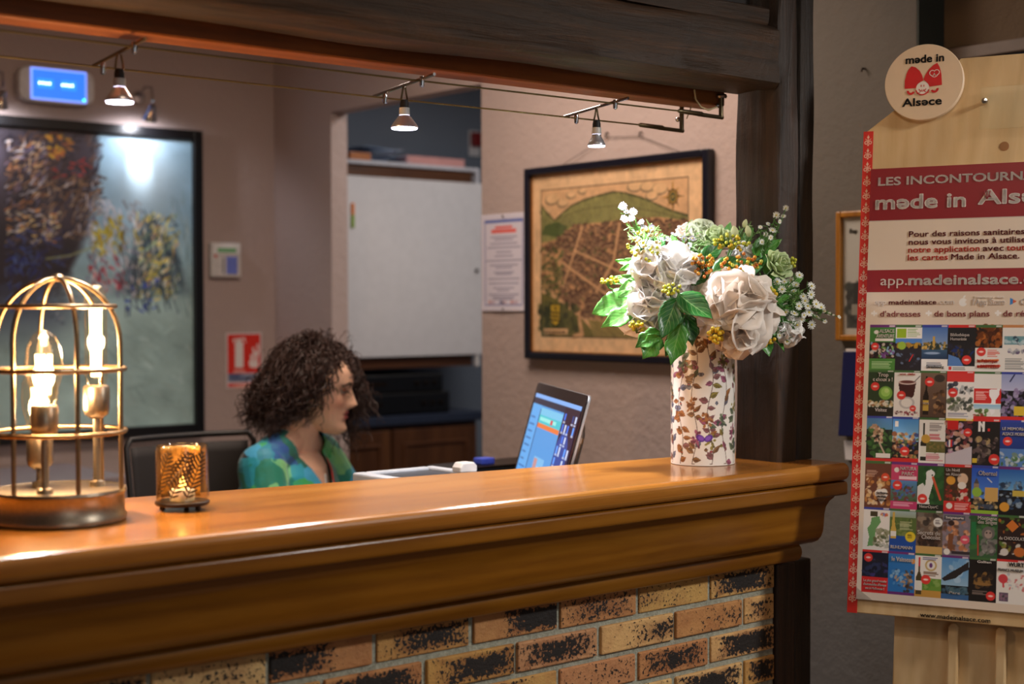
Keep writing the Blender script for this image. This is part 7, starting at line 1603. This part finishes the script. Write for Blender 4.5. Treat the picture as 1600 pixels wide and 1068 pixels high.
TX("d'adresses", .0395, .1250, .0148, M_tm, .073, 0); TX('de bons plans', .1370, .1252, .0148, M_tm, .096, 0); TX('de r\u00e9ductions', .2560, .1254, .0148, M_tm, .095, 0)
TX('www.madeinalsace.com', .127, -.4095, .0112, M_tk, .120, .006, .0006)
def CT_(r, c, s, fx_, fy_, size, m, w_, bold=.02): return TX(s, CU0+c*CW_+fx_*CW_, ROWS[r]+(ROWS[r+1]-ROWS[r])*fy_, size, m, w_*CW_, bold)
for a in ((0, 0, 'ALSACE', .36, .17, .009, M_tw, .58), (0, 0, 'AVENTURE', .24, .28, .009, M_tw, .70), (0, 2, 'Strasbourg', .2, .94, .007, M_tk, .66, .0), (0, 3, 'Biblioth\u00e8que', .08, .24, .0075, M_tw, .70), (0, 3, 'Humaniste', .08, .33, .0075, M_tw, .60), (0, 4, 'la Fabrique', .1, .80, .008, M_tr, .74), (0, 4, '\u00e0 BRETZELS', .1, .92, .008, M_tr, .80),
          (1, 0, 'Trop', .36, .14, .010, M_tw, .4), (1, 0, '\u00ab choux \u00bb !', .16, .24, .010, M_tw, .76), (1, 0, 'Visitez', .28, .90, .009, M_tw, .46), (1, 1, 'une d\u00e9lic', .2, .10, .0055, M_tr, .6, .01), (1, 2, 'NOIR', .12, .72, .005, M_tw, .22),
          (2, 5, 'LE MEMORIAL', .08, .22, .0075, M_tw, .9), (2, 5, 'ALSACE MOSELLE', .08, .33, .0075, M_tw, .92), (3, 1, 'NATURA', .34, .17, .009, M_tw, .60), (3, 1, 'PARC', .40, .28, .009, M_tw, .46), (3, 3, 'Un No\u00ebl', .06, .15, .0075, M_tw, .5), (3, 3, 'en Alsace', .06, .24, .0075, M_tw, .56), (3, 4, 'Obernai', .26, .20, .011, M_tw, .66),
          (4, 1, 'RUHLMANN', .06, .93, .008, M_tw, .82), (4, 2, 'Secrets du', .06, .56, .010, M_tw, .84), (4, 2, 'Chocolat', .22, .66, .010, M_tw, .70), (4, 3, 'Seigneurie', .1, .16, .006, M_tw, .66, .0), (4, 4, 'Montagne', .28, .14, .009, M_tw, .68), (4, 4, 'des Singes', .28, .23, .009, M_tw, .68), (4, 5, 'du CHOCOLAT', .06, .56, .008, M_tw, .90), (3, 0, 'La Route', .46, .70, .005, M_tk, .42, .01), (3, 0, 'du Pain', .48, .78, .005, M_tk, .36, .01), (3, 0, "d'\u00e9pices", .48, .85, .005, M_tk, .36, .01),
          (5, 0, 'Le plus grand mus\u00e9e', .06, .75, .006, M_tw, .88), (5, 0, "d'automobiles d'Europe", .06, .84, .006, M_tw, .88), (5, 0, 'est \u00e0 Mulhouse !', .14, .93, .006, M_tw, .72), (5, 1, 'le Vaisseau', .12, .22, .011, M_tw, .80), (5, 3, 'Parc', .3, .88, .006, M_tw, .4, .01), (5, 4, 'Gallien', .3, .12, .006, M_tw, .5, .0), (5, 5, 'WURTH', .42, .15, .010, M_tk, .66), (5, 5, 'FRANCE MUSEUM', .04, .27, .007, M_tk, .9, .0), (3, 2, 'NaturOparC', .1, .95, .007, M_tw, .7)):
    CT_(*a)
# the round sign
DC = Vector((.107, .557, 0)); DR = .0712
MB(SM).lathe([(.001, .001), (DR-.001, .001), (DR, .002), (DR, .0115), (DR-.001, .0125), (.001, .0125)], 72, Matrix.Translation(DC)).build('round_sign', plain('cream_disc', srgb(226, 198, 166), .45, var=.03), st)
sg_ = [c for c in st.children if c.name.startswith('round_sign')][0]
def dq(x, y): return (DC.x+(x-683)/256*DR, DC.y-(y-368)/256*DR)
M_lr, M_lw = plain('logo_red', srgb(206, 20, 24), .5), plain('logo_white', srgb(240, 226, 214), .5)
def flat(pts, z0, z1, m, nm): return MB(SM).prism([dq(*p) for p in pts][::-1], z0, z1).build(nm, m, sg_)
zf = .0127
flat([(560, 405), (560, 350), (570, 305), (584, 274), (602, 256), (628, 265), (655, 290), (672, 322), (681, 358), (664, 366), (648, 384), (640, 405)], zf, zf+.0005, M_lr, 'bow_wing')
flat([(681, 352), (694, 318), (716, 284), (744, 258), (768, 246), (784, 276), (796, 322), (802, 396), (722, 402), (712, 382), (698, 366)], zf, zf+.0005, M_lr, 'bow_wing')
def ring(cx, cy, r0, r1, a0, a1, m, nm, z=zf+.0006, n=28):
    o = [(cx+r1*math.cos(math.radians(a)), cy+r1*math.sin(math.radians(a))) for a in np.linspace(a0, a1, n)]+[(cx+r0*math.cos(math.radians(a)), cy+r0*math.sin(math.radians(a))) for a in np.linspace(a1, a0, n)]
    return flat(o, z, z+.0004, m, nm)
flat([(678+42*math.cos(a), 408+42*math.sin(a)) for a in np.linspace(0, 2*PI, 41)[:-1]], zf+.0006, zf+.001, M_lw, 'emblem_disc')
ring(678, 410, 40, 47, 15, 165, M_lr, 'emblem_line', zf+.0011); ring(678, 404, 23, 28, 25, 155, M_lr, 'emblem_line', zf+.0011)
for x in (669, 687): flat([(x-3.5, 396), (x, 384), (x+3.5, 396), (x, 402)], zf+.0011, zf+.0014, M_lr, 'emblem_line')
ring(602, 424, 12, 26, 20, 190, M_lr, 'ribbon_end'); ring(756, 420, 12, 26, -10, 160, M_lr, 'ribbon_end')
ring(640, 405, 34, 40, 20, 90, M_lr, 'emblem_line'); ring(718, 405, 34, 40, 90, 160, M_lr, 'emblem_line')
ring(738, 312, 15, 19.5, 90, 330, M_lw, 'pretzel'); ring(766, 310, 15, 19.5, -150, 90, M_lw, 'pretzel'); ring(752, 318, 20, 24, 20, 160, M_lw, 'pretzel')
def DT(s, x, y, size, w_, m, bold): return text(s, size, SM @ Matrix.Translation((*dq(x, y), zf)), m, sg_, bold, 'LEFT', w_/256*DR)
DT('m\u0259de in', 563, 236, .0205, 246, M_tk, .035); DT('Als\u0259ce', 550, 525, .0205, 252, M_tk, .035); DT('A', 741, 333, .0085, 20, M_lw, .02)
# fittings and lower body
for u, v in ((.216, .514), (.400, .514)): MB(SM).lathe([(.001, .016), (.005, .0155), (.006, .012), (.004, .0115), (.003, .0)], 16, Matrix.Translation((u, v, .0005))).build('screw', M_chrome, st, smooth=True)
MB(SM).box((.208, .462, .0085), (.42, .540, .0112)).build('acrylic_plate', glass('acrylic', (.97, .98, .97), .04, .25), st, bevel=.0008)
MB(SM).lathe([(.0085, .0003), (.0080, .0008), (.0001, .0009)], 18, Matrix.Translation((.250, .432, .0)), cap=False).build('knot', plain('pine_knot', srgb(150, 100, 56), .5), st)
bot = vfl+.004
lo = MB(SM); lo.box((.0745, bot, -.050), (.3755, -.4135, -.034)); lo.build('front_panel', M_pine, st, bevel=.002)
for u0, u1 in ((.0745, .0905), (.3595, .3755)):
    MB(SM).box((u0, bot, -.22), (u1, -.30, -.0505)).build('side_panel', M_pine, st, bevel=.002)
    MB(SM).box((u0, -.41, -.22), (u1, .40, -.0205)).build('back_support', M_pine, st, bevel=.002)
for u in (.181, .262): MB(SM).prism([(u-.009, bot), (u+.009, bot), (u+.009, -.424), (u+.004, -.417), (u-.004, -.417), (u-.009, -.424)], -.0335, -.018).build('batten', M_pine, st, bevel=.003)
